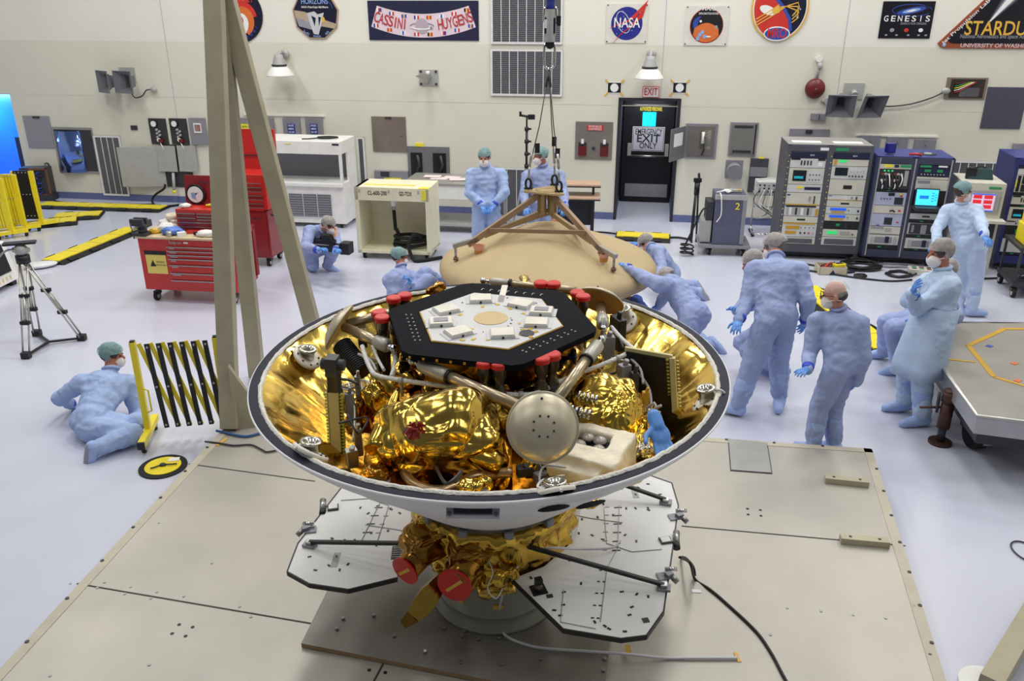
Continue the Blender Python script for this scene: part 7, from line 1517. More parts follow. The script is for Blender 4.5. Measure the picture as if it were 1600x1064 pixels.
# --- hex deck
DZ = 0.285
mb = MB()
def hexp(r_, off=0.0): return [(r_*math.cos(a+off)+0.004, r_*math.sin(a+off)-0.012) for a in HEXA]
P = hexp(0.605); PP = []
for i in range(6):
    a_, b_ = Vector(P[i]), Vector(P[(i+1) % 6]); PP += [tuple(a_.lerp(b_, 0.06)), tuple(a_.lerp(b_, 0.94))]
mb.prism(PP, DZ-0.032, DZ, deckb); deck = mb.build('deck', craft)
mb = MB(); mb.prism(hexp(0.415, -0.01), DZ, DZ+0.004, mat('deck_gold_trim', (190, 150, 40), 0.4, 0.4)); mb.prism(hexp(0.408, -0.01), DZ+0.001, DZ+0.007, deckw); mb.build('white_hexagon', deck)
c = SL(767, 499, DZ); mb = MB(); mb.cyl((c.x, c.y, DZ+0.007), (c.x, c.y, DZ+0.010), 0.094, tang, n=40); mb.build('tan_disc', deck)
c = SL(823, 523, DZ); mb = MB(); mb.cyl((c.x, c.y, DZ+0.007), (c.x, c.y, DZ+0.011), 0.040, dark, n=28)
for k in range(4): a = k*math.pi/2+0.4; mb.box((c.x+0.05*math.cos(a), c.y+0.05*math.sin(a), DZ+0.0085), (0.03, 0.02, 0.003), ochre, a)
mb.build('round_port', deck)
for (px, py, rot, scr) in ((751, 466, 0.05, 0), (697, 483, 0.5, 0), (689, 502, 0.12, 1), (716, 518, 0.55, 0), (785, 520, 0.08, 0), (814, 474, -0.5, 0), (846, 485, -0.15, 1), (838, 503, -0.1, 0)):
    c = SL(px, py, DZ+0.02); mb = MB(); mb.box((c.x, c.y, DZ+0.015), (0.128, 0.105, 0.016), deckw, rot); mb.box((c.x, c.y, DZ+0.026), (0.120, 0.098, 0.008), padw, rot)
    if scr: mb.box((c.x, c.y, DZ+0.0315), (0.078, 0.056, 0.004), sgrey, rot)
    R_ = Matrix.Rotation(rot, 3, 'Z'); k_ = R_ @ Vector((0.0, -0.054, 0)); mb.box((c.x+k_.x, c.y+k_.y, DZ+0.015), (0.012, 0.006, 0.014), black, rot)
    for sx in (-1, 1):
        k_ = R_ @ Vector((sx*0.074, 0.0, 0)); mb.box((c.x+k_.x, c.y+k_.y, DZ+0.009), (0.022, 0.11, 0.004), deckw, rot)
    mb.build('antenna_pad', deck, bevel=0.003)
mb = MB()
for (x, y) in ((660, 530), (510, 370), (790, 235), (720, 525), (730, 435), (955, 205), (590, 640), (650, 665), (540, 655)): pass
for k in range(26):
    a = k*2.399; q_ = 0.12+0.25*((k*0.618) % 1); px_, py_ = q_*math.cos(a), q_*math.sin(a); mb.box((px_, py_-0.012, DZ+0.0082), (0.010, 0.007, 0.003), dark if k % 3 else ochre, a)
for (u, v) in ((505, 343), (545, 283), (810, 210), (900, 240), (1000, 275), (975, 345), (1045, 385), (740, 460), (640, 458), (620, 385), (705, 225), (560, 465)):
    c = SL(600+u/4.571, 430+v/4.571, DZ+0.007); mb.box((c.x, c.y, DZ+0.0085), (0.026, 0.018, 0.003), mat('kapton_tab', (214, 180, 50), 0.4), u*0.1)
mb.build('surface_tabs', deck)
mb = MB()
pts = [(155+13*i, 283+26*i) for i in range(8)]
for i in range(8):
    for dx in (0, 36): c = SL(600+(158+9*i+dx)/4.571, 430+(284+26*i)/4.571, DZ); mb.ell((c.x, c.y, DZ+0.001), (0.006, 0.006, 0.004), lgrey, 8, 6)
for i in range(8):
    for dx in (0, 26): c = SL(600+(990+50*i+dx)/4.571, 430+(540-21*i+dx*0.4)/4.571, DZ); mb.ell((c.x, c.y, DZ+0.001), (0.006, 0.006, 0.004), lgrey, 8, 6)
for i in range(8): c = SL(600+(700+60*i)/4.571, 430+(103+5.5*i)/4.571, DZ); mb.box((c.x, c.y, DZ+0.002), (0.005, 0.03, 0.003), lgrey, -0.3); mb.box((c.x+0.008, c.y+0.01, DZ+0.002), (0.014, 0.004, 0.003), lgrey, -0.3)
mb.build('rivet_rows', deck)
a_, b_ = SL(789, 447, DZ), SL(782, 474, DZ); mb = MB(); mb.box(((a_.x+b_.x)/2, (a_.y+b_.y)/2, DZ+0.004), (0.036, (a_-b_).length, 0.006), padw, math.atan2((a_-b_).y, (a_-b_).x)-math.pi/2); mb.build('white_strap', deck)
mb = MB()
for k in range(7):
    a_, b_ = Vector(PP[7]), Vector(PP[6]); p = Vector(P[3]).lerp(Vector(P[4]), 0.06+0.12*k); mb.box((p.x, p.y, DZ-0.018), (0.012, 0.010, 0.012), ochre, -0.4)
mb.build('edge_tabs', deck)
# --- red capped thrusters
for px, py in ((615, 467), (632, 462), (592, 489), (597, 497), (757, 567), (780, 569), (846, 561), (863, 555), (845, 443), (865, 444), (902, 458), (911, 464)):
    c = SL(px, py, 0.27); o = None
    mb = MB(); mb.lathe([(0.0, -0.38), (0.028, -0.38), (0.034, -0.14), (0.022, -0.12), (0.022, -0.10), (0.034, -0.07), (0.036, -0.01)], mat('thruster_metal', (96, 92, 86), 0.3, 0.85), 20, Matrix.Translation(c)); mb.cyl(c+Vector((0, 0, -0.22)), c+Vector((0, 0, -0.16)), 0.038, dark); o = mb.build('thruster', craft)
    mb = MB(); mb.lathe([(0.0, 0.014), (0.037, 0.014), (0.044, 0.008), (0.045, -0.014), (0.040, -0.018), (0.0, -0.018)], capr, 28, Matrix.Translation(c), False); mb.build('red_cap', o)
# --- folded legs with round footpads
def footpad(c, nrm, R, name='footpad'):
    X, Y_, Zv = frame(nrm); FM = Matrix.Translation(c) @ Matrix((X, Y_, Zv)).transposed().to_4x4(); mb = MB()
    pr = [(0.0, 0.052), (0.3*R, 0.050), (0.55*R, 0.042), (0.78*R, 0.026), (0.92*R, 0.008), (0.965*R, -0.004), (1.0*R, 0.004), (1.015*R, -0.004), (1.0*R, -0.012), (0.9*R, -0.008), (0.5*R, 0.02), (0.0, 0.03)]
    mb.lathe(pr, padm, 56, FM); o = mb.build(name, craft)
    mb = MB()
    for k in range(8): a = k*math.pi/4+0.3; mb.cyl(FM @ Vector((0.30*R*math.cos(a), 0.30*R*math.sin(a), 0.045)), FM @ Vector((0.30*R*math.cos(a), 0.30*R*math.sin(a), 0.053)), 0.0055, dark, n=8)
    mb.cyl(FM @ Vector((0, 0.78*R, 0.024)), FM @ Vector((0, 0.78*R, 0.030)), 0.006, navy, n=8); mb.build('bolts', o); return o
def leg(a, b, r_, t=0.28, band_=True):
    mb = MB(); mb.cyl(a, b, r_, tube_c, n=20); o = mb.build('leg_tube', craft)
    mb = MB(); u = b-a; mb.tube([a-u.normalized()*0.02, a, a+u*t*0.9, a+u*t], [r_*0.8, r_*1.32, r_*1.32, r_*1.2], sleeve, 20); mb.build('sleeve', o)
    if band_: mb = MB(); mb.cyl(a+u*t, a+u*(t+0.025), r_*1.36, black, n=20); mb.build('dark_band', o)
    mb = MB(); mb.cyl(a-u.normalized()*0.06, a, r_*0.5, chrome, n=12); mb.ell(a-u.normalized()*0.07, 0.022, chrome, 12, 8); mb.build('end_joint', o); return o
fp = SL(848, 664, 0.17)
footpad(fp+Vector((0.0, -0.02, 0.0)), Vector((0.06, -0.82, 0.57)), 0.163)
leg(SL(660, 571, 0.20), SL(806, 643, 0.16)+Vector((0.02, 0.05, 0)), 0.029); leg(SL(933, 540, 0.22), SL(874, 632, 0.16)+Vector((-0.01, 0.05, 0)), 0.029)
f2 = SL(529, 511, 0.12); footpad(f2, Vector((-0.85, 0.13, 0.5)), 0.15)
leg(SL(604, 540, 0.16), f2+Vector((0.04, -0.01, 0.0)), 0.030, 0.22, False); leg(SL(640, 480, 0.14), f2+Vector((0.05, 0.02, 0.01)), 0.028, 0.2, False)
f3 = SL(938, 469, 0.16); footpad(f3, Vector((0.33, 0.68, 0.62)), 0.15)
leg(SL(942, 507, 0.16), f3+Vector((0.0, -0.03, -0.02)), 0.028, 0.35, False)
a_, b_ = SL(770, 440, 0.10), SL(900, 453, 0.10); leg(a_, b_, 0.022, 0.2, True)
for (px, py) in ((942, 515), (690, 560)):
    c = SL(px, py, 0.14); mb = MB(); mb.cyl(c+Vector((0, 0, 0.08)), c+Vector((0, 0, -0.25)), 0.014, steel, n=10); mb.build('support_strut', craft)
# --- white wrapped harness tube
H_ = [(566, 541, 0.14), (571, 558, 0.12), (580, 578, 0.10), (590, 587, 0.10), (625, 594, 0.10), (700, 604, 0.10), (775, 614, 0.10), (814, 617, 0.10), (841, 613, 0.10), (884, 592, 0.10), (950, 566, 0.10), (986, 549, 0.10), (988, 544, 0.10), (972, 530, 0.10), (955, 511, 0.12)]
mb = MB(); mb.tube(catmull([SL(*p) for p in H_], 5), 0.013, cordw, 10); mb.build('white_harness', craft)
mb = MB(); mb.tube(catmull([SL(*p) for p in ((613, 540, 0.16), (618, 565, 0.10), (612, 590, 0.10))], 5), 0.015, cordw, 8); mb.tube(catmull([SL(*p) for p in ((582, 540, 0.14), (590, 560, 0.1), (600, 578, 0.1))], 5), 0.009, cordw, 8); mb.build('white_harness', craft)
for px, py in ((626, 595), (814, 617), (966, 560)):
    c = SL(px, py, 0.10); mb = MB(); mb.cyl(c+Vector((-0.012, 0, 0)), c+Vector((0.012, 0.002, 0)), 0.019, lgrey, n=12); mb.cyl(c, c+Vector((0, 0.02, -0.1)), 0.008, lgrey, n=8); mb.build('harness_clamp', craft)
# --- large gold foil wrapped boxes
c = SL(690, 668, 0.0)
superbox('gold_blanket', craft, Vector((c.x-0.02, c.y-0.03, -0.07)), (0.42, 0.28, 0.30), 5, gold, 0.055, 2.4, 0.5, 0.05, 6, False, 0.55, 0.30)
mb = MB(); a_, b_ = SL(622, 608, 0.14), SL(588, 705, -0.03); n_ = 18
pts = [a_.lerp(b_, t/10) for t in range(11)]; mb.tube(pts, [0.012+0.05*(t/10)**0.8 for t in range(11)], gold2, 18); mb.build('foil_roll', craft)
a_, b_ = SL(722, 700, 0.0), SL(783, 728, -0.08); mb = MB(); mb.tube([a_, a_.lerp(b_, 0.3), a_.lerp(b_, 0.7), b_], [0.03, 0.055, 0.06, 0.05], gold2, 18); mb.build('foil_roll', craft)
c = SL(945, 632, 0.0)
superbox('gold_blanket', craft, Vector((c.x, c.y, -0.05)), (0.24, 0.24, 0.18), 9, gold2, 0.040, 3.6, 0.6, -0.5, 6, False, 0.35, 0.15)
c = SL(985, 680, -0.1); superbox('gold_blanket', craft, c+Vector((0.02, 0.03, -0.10)), (0.12, 0.15, 0.18), 14, gold, 0.04, 5.0, 0.6, -0.4, 5, False, 0.3, 0.3)
for (px, py, lz, hx, hy, hz, sd) in ((592, 742, -0.12, 0.075, 0.06, 0.05, 31), (745, 762, -0.09, 0.07, 0.05, 0.045, 32), (630, 590, 0.05, 0.08, 0.07, 0.08, 33), (600, 505, 0.02, 0.07, 0.05, 0.06, 34), (700, 585, 0.10, 0.13, 0.05, 0.06, 35), (925, 570, 0.06, 0.08, 0.06, 0.07, 36), (680, 452, 0.05, 0.10, 0.04, 0.05, 37), (820, 445, 0.03, 0.12, 0.04, 0.05, 38), (588, 620, -0.08, 0.09, 0.07, 0.10, 39), (560, 650, -0.2, 0.08, 0.08, 0.12, 40), (840, 720, -0.15, 0.10, 0.07, 0.07, 41), (875, 560, 0.1, 0.1, 0.05, 0.06, 42), (660, 765, -0.16, 0.12, 0.05, 0.05, 43)):
    superbox('foil_bundle', craft, SL(px, py, lz), (hx, hy, hz), sd, (gold2, goldd, gold)[sd % 3], 0.03, 9.0, 0.7, sd*0.7, 4)
for (px, py, lz) in ((592, 757, -0.16), (745, 775, -0.12)):
    c = SL(px, py, lz); mb = MB(); mb.box(c, (0.11, 0.06, 0.055), lgrey, 0.05)
    for x in (-0.03, 0.03): mb.cyl(c+Vector((x, -0.045, 0)), c+Vector((x, -0.03, 0)), 0.014, (ochre, dark)[x > 0], n=12)
    mb.build('instrument_box', craft, bevel=0.004)
mb = MB(); mb.tube(catmull([SL(*p) for p in ((626, 722, -0.12), (638, 748, -0.12), (660, 762, -0.12), (690, 766, -0.12), (716, 758, -0.12), (740, 745, -0.12), (800, 738, -0.12))], 6), 0.024, mat('duct_copper', (176, 150, 116), 0.3, 0.85, 0.15, 40), 12); mb.build('wrapped_duct', craft)
mb = MB()
for (px, py, w_, h_, rt, m) in ((651, 668, 0.05, 0.045, 0.4, mat('ribbon_red', (150, 34, 30), 0.5)), (645, 674, 0.035, 0.03, -0.5, mat('ribbon_red', (150, 34, 30))), (658, 664, 0.02, 0.035, 0.9, mat('ribbon_red', (150, 34, 30))), (637, 671, 0.022, 0.02, 0.2, mat('ribbon_plum', (90, 44, 56), 0.5))):
    p = SL(px, py, 0.16)
    for k in range(5): a = k*1.25+rt; mb.add([p, p+Vector((w_*math.cos(a), -0.01, w_*0.7*math.sin(a))), p+Vector((w_*math.cos(a+0.9), -0.03, h_*math.sin(a+0.9)))], [(0, 1, 2)], m)
mb.tube([SL(651, 668, 0.16), SL(640, 660, 0.17)], 0.006, navy, 6); o = mb.build('red_ribbon', craft); sd_ = o.modifiers.new('t', 'SOLIDIFY'); sd_.thickness = 0.004
# --- white draped instrument with grey domes
c = SL(930, 700, -0.03); WM = Matrix.Translation(c) @ Matrix.Rotation(-0.42, 4, 'Z')
clothm = mat('drape_cream', (236, 226, 202), 0.75, 0, 0.05, 12.0, 0.5, 22.0)
def drape(x0, x1, y0, y1, z0, z1, seed):
    bm = bmesh.new(); bmesh.ops.create_cube(bm, size=1); bmesh.ops.subdivide_edges(bm, edges=bm.edges, cuts=14, use_grid_fill=True)
    for v in bm.verts:
        p = v.co; q = Vector(((x0+x1)/2+p.x*(x1-x0), (y0+y1)/2+p.y*(y1-y0), (z0+z1)/2+p.z*(z1-z0)))
        v.co = q+Vector((noise.noise(q*9+Vector((seed, 0, 0))), noise.noise(q*9+Vector((0, seed, 5))), noise.noise(q*9+Vector((7, 0, seed)))))*0.018+p*(0.012*crz(q, 9, seed))
    return bm
me = bpy.data.meshes.new('white_drape'); bmA = bmesh.new()
for k, (x0, x1, y0, y1, z0, z1) in enumerate(((-0.16, 0.15, -0.17, -0.04, -0.10, 0.03), (-0.16, 0.16, 0.10, 0.16, -0.16, 0.03), (0.06, 0.16, -0.06, 0.12, -0.11, 0.035), (-0.18, -0.12, -0.06, 0.12, -0.15, 0.03), (-0.16, 0.08, -0.22, -0.13, -0.08, -0.01))):
    b2_ = drape(x0, x1, y0, y1, z0, z1, k+1); tmp = bpy.data.meshes.new('t'); b2_.to_mesh(tmp); b2_.free(); bmA.from_mesh(tmp); bpy.data.meshes.remove(tmp)
bmA.to_mesh(me); bmA.free(); me.materials.append(clothm)
o = bpy.data.objects.new('white_drape', me); COL.objects.link(o); o.parent = craft; o.matrix_local = WM
rm = o.modifiers.new('r', 'REMESH'); rm.mode = 'VOXEL'; rm.voxel_size = 0.010; rm.use_smooth_shade = True; s_ = o.modifiers.new('s', 'SMOOTH'); s_.iterations = 5
mb = MB(); mb.box((-0.03, 0.03, -0.10), (0.22, 0.16, 0.16), mat('cavity_grey', (70, 70, 74), 0.6)); dm = mat('dome_grey', (168, 158, 150), 0.35, 0.3)
for x, y in ((-0.08, 0.00), (0.0, 0.07), (0.02, -0.01), (-0.06, 0.075)): mb.cyl((x, y, -0.02), (x, y, 0.0), 0.034, dark); mb.ell((x, y, 0.0), (0.034, 0.034, 0.022), dm, 16, 8)
mb.build('dome_cluster', craft, M=WM)
# --- blue glove draped on a fitting
g0 = SL(1024, 660, 0.02); o = bpy.data.objects.new('spare_glove', hand('flat', True).copy()); COL.objects.link(o)
d_ = (SL(1035, 696, -0.05)-g0); HMi = basis(d_, Vector((-0.1, 0.75, -0.6)))
o.matrix_world = SM @ (Matrix.Translation(g0+Vector((0, -0.02, 0.01))) @ HMi.to_4x4() @ Matrix.Scale(1.2, 4)); tag(o, 'loose blue glove hanging on a fitting inside the right of the gold bowl', 'glove')
superbox('silver_bundle', craft, SL(1003, 702, -0.14), (0.07, 0.06, 0.05), 51, silver, 0.02, 12, 0.8, 0.3, 4)
for (px, py, lz) in ((918, 621, 0.1), (907, 644, 0.08)):
    c = SL(px, py, lz); mb = MB(); u = Vector((0.9, -0.3, -0.1)).normalized()
    for k in range(5): mb.cyl(c+u*(0.022*k-0.05), c+u*(0.022*k-0.036), 0.026-0.003*(k % 2), chrome, n=14)
    mb.build('connector', craft)
# --- vertical slatted panels at both sides
slatc = mat('slat_cream', (206, 194, 140), 0.5, 0, 0.06, 8); pin = mat('pin_yellow', (190, 180, 60), 0.4)
def slat_panel(px, py, lz, hh, wd, rot, lean):
    c = SL(px, py, lz); SMx = Matrix.Translation(c) @ Matrix.Rotation(rot, 4, 'Z') @ Matrix.Rotation(lean, 4, 'Y')
    mb = MB(); mb.bx(-wd/2, wd/2, -0.01, 0.03, -hh, 0, slatc); o = mb.build('slat_panel', craft, M=SMx)
    mb = MB()
    for s_ in (-1, 1):
        mb.bx(s_*wd/2-0.008, s_*wd/2+0.008, 0.0, 0.05, -hh, 0, black)
        for k in range(int(hh/0.02)): mb.bx(s_*(wd/2+0.012)-0.008, s_*(wd/2+0.012)+0.008, -0.004, 0.012, -hh+0.02*k, -hh+0.02*k+0.010, pin)
    mb.build('pin_strip', o)
    mb = MB(); mb.bx(-wd/2, wd/2, -0.012, 0.06, 0.0, 0.12, black); mb.cyl((-0.06, 0.02, 0.15), (0.06, 0.02, 0.15), 0.03, dark, n=12); mb.bx(-0.03, 0.03, -0.03, 0.04, 0.10, 0.2, dark); mb.build('hinge_bracket', o)
slat_panel(521, 612, 0.04, 0.44, 0.055, -0.1, 0.05)
c = SL(1018, 560, 0.10); PMx = Matrix.Translation(c) @ Matrix.Rotation(-0.25, 4, 'Z')
mb = MB(); mb.add([(-0.14, 0.04, 0.02), (0.10, 0.03, 0.0), (0.14, 0.0, -0.36), (-0.02, 0.04, -0.36), (-0.14, 0.02, -0.2)], [(0, 1, 2, 3, 4)], mat('array_black', (16, 16, 20), 0.4)); o = mb.build('black_panel', craft, M=PMx); sd_ = o.modifiers.new('t', 'SOLIDIFY'); sd_.thickness = 0.03
mb = MB(); mb.beam((-0.15, 0.03, 0.03), (0.11, 0.02, 0.012), 0.018, 0.022, slatc); mb.beam((0.11, 0.015, 0.01), (0.155, -0.01, -0.36), 0.034, 0.03, slatc)
for k in range(17):
    p = Vector((0.085, 0.0, 0.0)).lerp(Vector((0.13, -0.02, -0.35)), k/17); mb.box(p, (0.014, 0.01, 0.010), pin); mb.box(p+Vector((0.055, -0.005, 0)), (0.014, 0.01, 0.010), pin)
mb.build('panel_frame', o)
# --- spring, brackets, wires and small hardware between deck and bowl
mb = MB(); a_, b_ = SL(535, 540, 0.04), SL(568, 582, -0.06); u = (b_-a_)
mb.cyl(a_, b_, 0.055, black, n=18)
for k in range(16): q_ = a_+u*(k/16); mb.tube([q_+(frame(u)[0]*math.cos(t)+frame(u)[1]*math.sin(t))*0.058 for t in [i*math.pi/8 for i in range(16)]], 0.004, dark, 5, closed=True)
mb.build('ribbed_spring', craft)
rr = random.Random(3)
for (px, py, lz, sx, sy, sz, m, rz) in ((566, 530, 0.08, 0.05, 0.04, 0.10, dark, 0.3), (596, 552, 0.08, 0.05, 0.03, 0.22, black, 0.1), (565, 508, 0.08, 0.05, 0.04, 0.03, white, 0.2), (600, 520, 0.1, 0.06, 0.05, 0.16, dark, 0.0), (640, 575, 0.06, 0.03, 0.02, 0.12, alum, 0.5), (548, 640, -0.1, 0.05, 0.03, 0.2, gpan, 0.2), (560, 690, -0.2, 0.04, 0.04, 0.16, steel, 0.3), (735, 600, 0.02, 0.12, 0.03, 0.08, dark, 0.0), (815, 600, 0.04, 0.04, 0.03, 0.1, steel, 0.4), (870, 585, 0.06, 0.06, 0.04, 0.14, black, 0.2), (893, 575, 0.08, 0.05, 0.05, 0.16, navy, -0.2), (950, 545, 0.06, 0.07, 0.05, 0.16, gpan, 0.1), (965, 520, 0.05, 0.05, 0.12, 0.2, black, 0.4), (990, 610, -0.04, 0.04, 0.04, 0.22, dark, 0.3), (1008, 630, -0.04, 0.035, 0.03, 0.14, ochre, 0.2), (1012, 650, -0.08, 0.05, 0.04, 0.06, steel, 0.2), (975, 590, 0.02, 0.06, 0.05, 0.16, gpan, 0.5), (820, 735, -0.16, 0.08, 0.05, 0.05, dark, 0.2), (845, 745, -0.18, 0.06, 0.05, 0.05, gpan, 0.6), (880, 740, -0.2, 0.05, 0.05, 0.06, steel, 0.1), (700, 748, -0.16, 0.07, 0.05, 0.05, dark, 0.3), (550, 715, -0.22, 0.06, 0.05, 0.1, steel, 0.4), (560, 610, -0.05, 0.03, 0.03, 0.18, steel, 0.0)):
    c = SL(px, py, lz); mb = MB(); mb.box(c, (sx, sy, sz), m, rz); mb.cyl(c+Vector((0, 0, sz*0.4)), c+Vector((0.01, -0.01, sz*0.7)), min(sx, sy)*0.3, m, n=10); mb.build('equipment_bracket', craft, bevel=0.004)
for k, (a_, b_) in enumerate((((560, 553, 0.1), (588, 580, 0.08)), ((516, 592, 0.02), (560, 600, 0.02)), ((545, 600, 0.0), (552, 690, -0.2)), ((985, 560, 0.08), (1005, 600, 0.0)), ((975, 545, 0.08), (940, 500, 0.12)), ((955, 560, 0.06), (985, 575, 0.02)), ((1000, 585, 0.0), (1018, 640, -0.1)), ((880, 715, -0.05), (905, 640, 0.08)))):
    mb = MB(); mb.tube(catmull([SL(*a_), (SL(*a_)+SL(*b_))/2+Vector((0.02, 0, 0.01)), SL(*b_)], 5), 0.008, (lgrey, dark, alum)[k % 3], 6); mb.build('strut_rod', craft)
for k in range(16):
    a = rr.choice([(555, 600), (550, 660), (575, 560), (805, 605), (985, 600), (960, 585), (830, 735), (1010, 640), (860, 745), (700, 740)]); p = [SL(a[0]+rr.uniform(-25, 25), a[1]+rr.uniform(-18, 18), rr.uniform(-0.1, 0.04)) for _ in range(4)]
    mb = MB(); mb.tube(catmull(p, 5), rr.choice((0.004, 0.006, 0.008)), rr.choice((cordw, lgrey, ochre, dark, white)), 5); mb.build('wire', craft)
# --- neck ring and cruise stage
mb = MB(); mb.lathe([(0.49, -0.765), (0.49, -0.80), (0.45, -0.80), (0.45, -0.86), (0.40, -0.88)], mat('neck_metal', (150, 150, 152), 0.3, 0.8), 64); mb.build('neck_ring', craft)
for k in range(12):
    a = k*math.pi/6+0.2; mb = MB(); mb.box((0.49*math.cos(a), 0.49*math.sin(a), -0.815), (0.035, 0.05, 0.05), gpan, a); mb.build('separation_fitting', craft, bevel=0.004)
def drum_fn(p):
    a = math.atan2(p.y, p.x); k = 0.05*(crz(Vector((math.cos(a)*1.0, math.sin(a)*1.0, p.z*1.8)), 4.0, 6)-0.3)+0.03*noise.noise(Vector((a*7, p.z*9, 1))); return p+Vector((math.cos(a), math.sin(a), 0.2))*k
mb = MB(); mb.lathe([(0.42, -0.82)]+[(0.50+0.01*math.sin(i), -0.83-0.024*i) for i in range(14)]+[(0.40, -1.19)], gold2, 160, fn=drum_fn); mb.build('cruise_stage', craft)
for k, (px, py, lz, hx, hy, hz, ro) in enumerate(((662, 846, -0.95, 0.15, 0.13, 0.11, 0.6), (733, 866, -0.98, 0.13, 0.13, 0.12, 0.3), (700, 835, -0.90, 0.13, 0.07, 0.06, 0.2), (725, 892, -1.10, 0.12, 0.11, 0.09, 0.1), (790, 900, -1.05, 0.075, 0.03, 0.05, 0.5), (778, 920, -1.2, 0.10, 0.05, 0.05, 0.1), (665, 812, -0.86, 0.07, 0.06, 0.05, 0.1), (925, 790, -0.92, 0.06, 0.03, 0.03, 0.5))):
    superbox('foil_wrapped_unit', craft, SL(px, py, lz), (hx, hy, hz), 60+k, goldd if k < 4 else (gold2, gold)[k % 2], 0.034, 6.0, 0.5, ro, 4, True)
for (a_, b_, rr0, rr1, R_) in (((668, 852, -0.98), (634, 891, -1.02), 0.10, 0.075, 0.088), ((742, 868, -1.0), (711, 913, -1.04), 0.10, 0.085, 0.100)):
    pa, pb = SL(*a_), SL(*b_); u = (pb-pa).normalized(); ax = Vector((-0.52, -0.75, -0.12)).normalized() if R_ < 0.09 else Vector((-0.28, -0.90, 0.05)).normalized()
    mb = MB(); mb.tube([pa, pa.lerp(pb, 0.5), pb-ax*0.01], [rr0, (rr0+rr1)/2*0.9, rr1], goldd, 24); o = mb.build('sensor_barrel', craft)
    mb = MB(); mb.cyl(pb, pb+ax*0.012, R_, capr, n=40); mb.build('red_cover', o)
    X, Y_, Zv = frame(ax); mb = MB(); T_ = Matrix((X, Y_, Zv)).transposed().to_4x4(); Mx = Matrix.Translation(pb+ax*0.014) @ T_ @ Matrix.Rotation(0.75, 4, 'Z'); mb.add([(x, y, z) for x in (-0.062, 0.062) for y in (-0.009, 0.009) for z in (-0.003, 0.003)], [(0, 1, 3, 2), (4, 6, 7, 5), (0, 4, 5, 1), (2, 3, 7, 6), (0, 2, 6, 4), (1, 5, 7, 3)], gold_ink, False, Mx); mb.build('yellow_strip', o)
a_, b_ = SL(694, 900, -1.12), SL(646, 962, -1.28); pts = [a_.lerp(b_, t) for t in (0, 0.25, 0.5, 0.75, 1)]; mb = MB(); mb.tube(pts, [0.05, 0.065, 0.085, 0.08, 0.062], gold2, 4, smooth=False); mb.tube([b_, b_+(b_-a_)*0.22+Vector((-0.02, 0, 0))], [0.06, 0.035], goldd, 4, smooth=False); mb.build('foil_boom', craft)
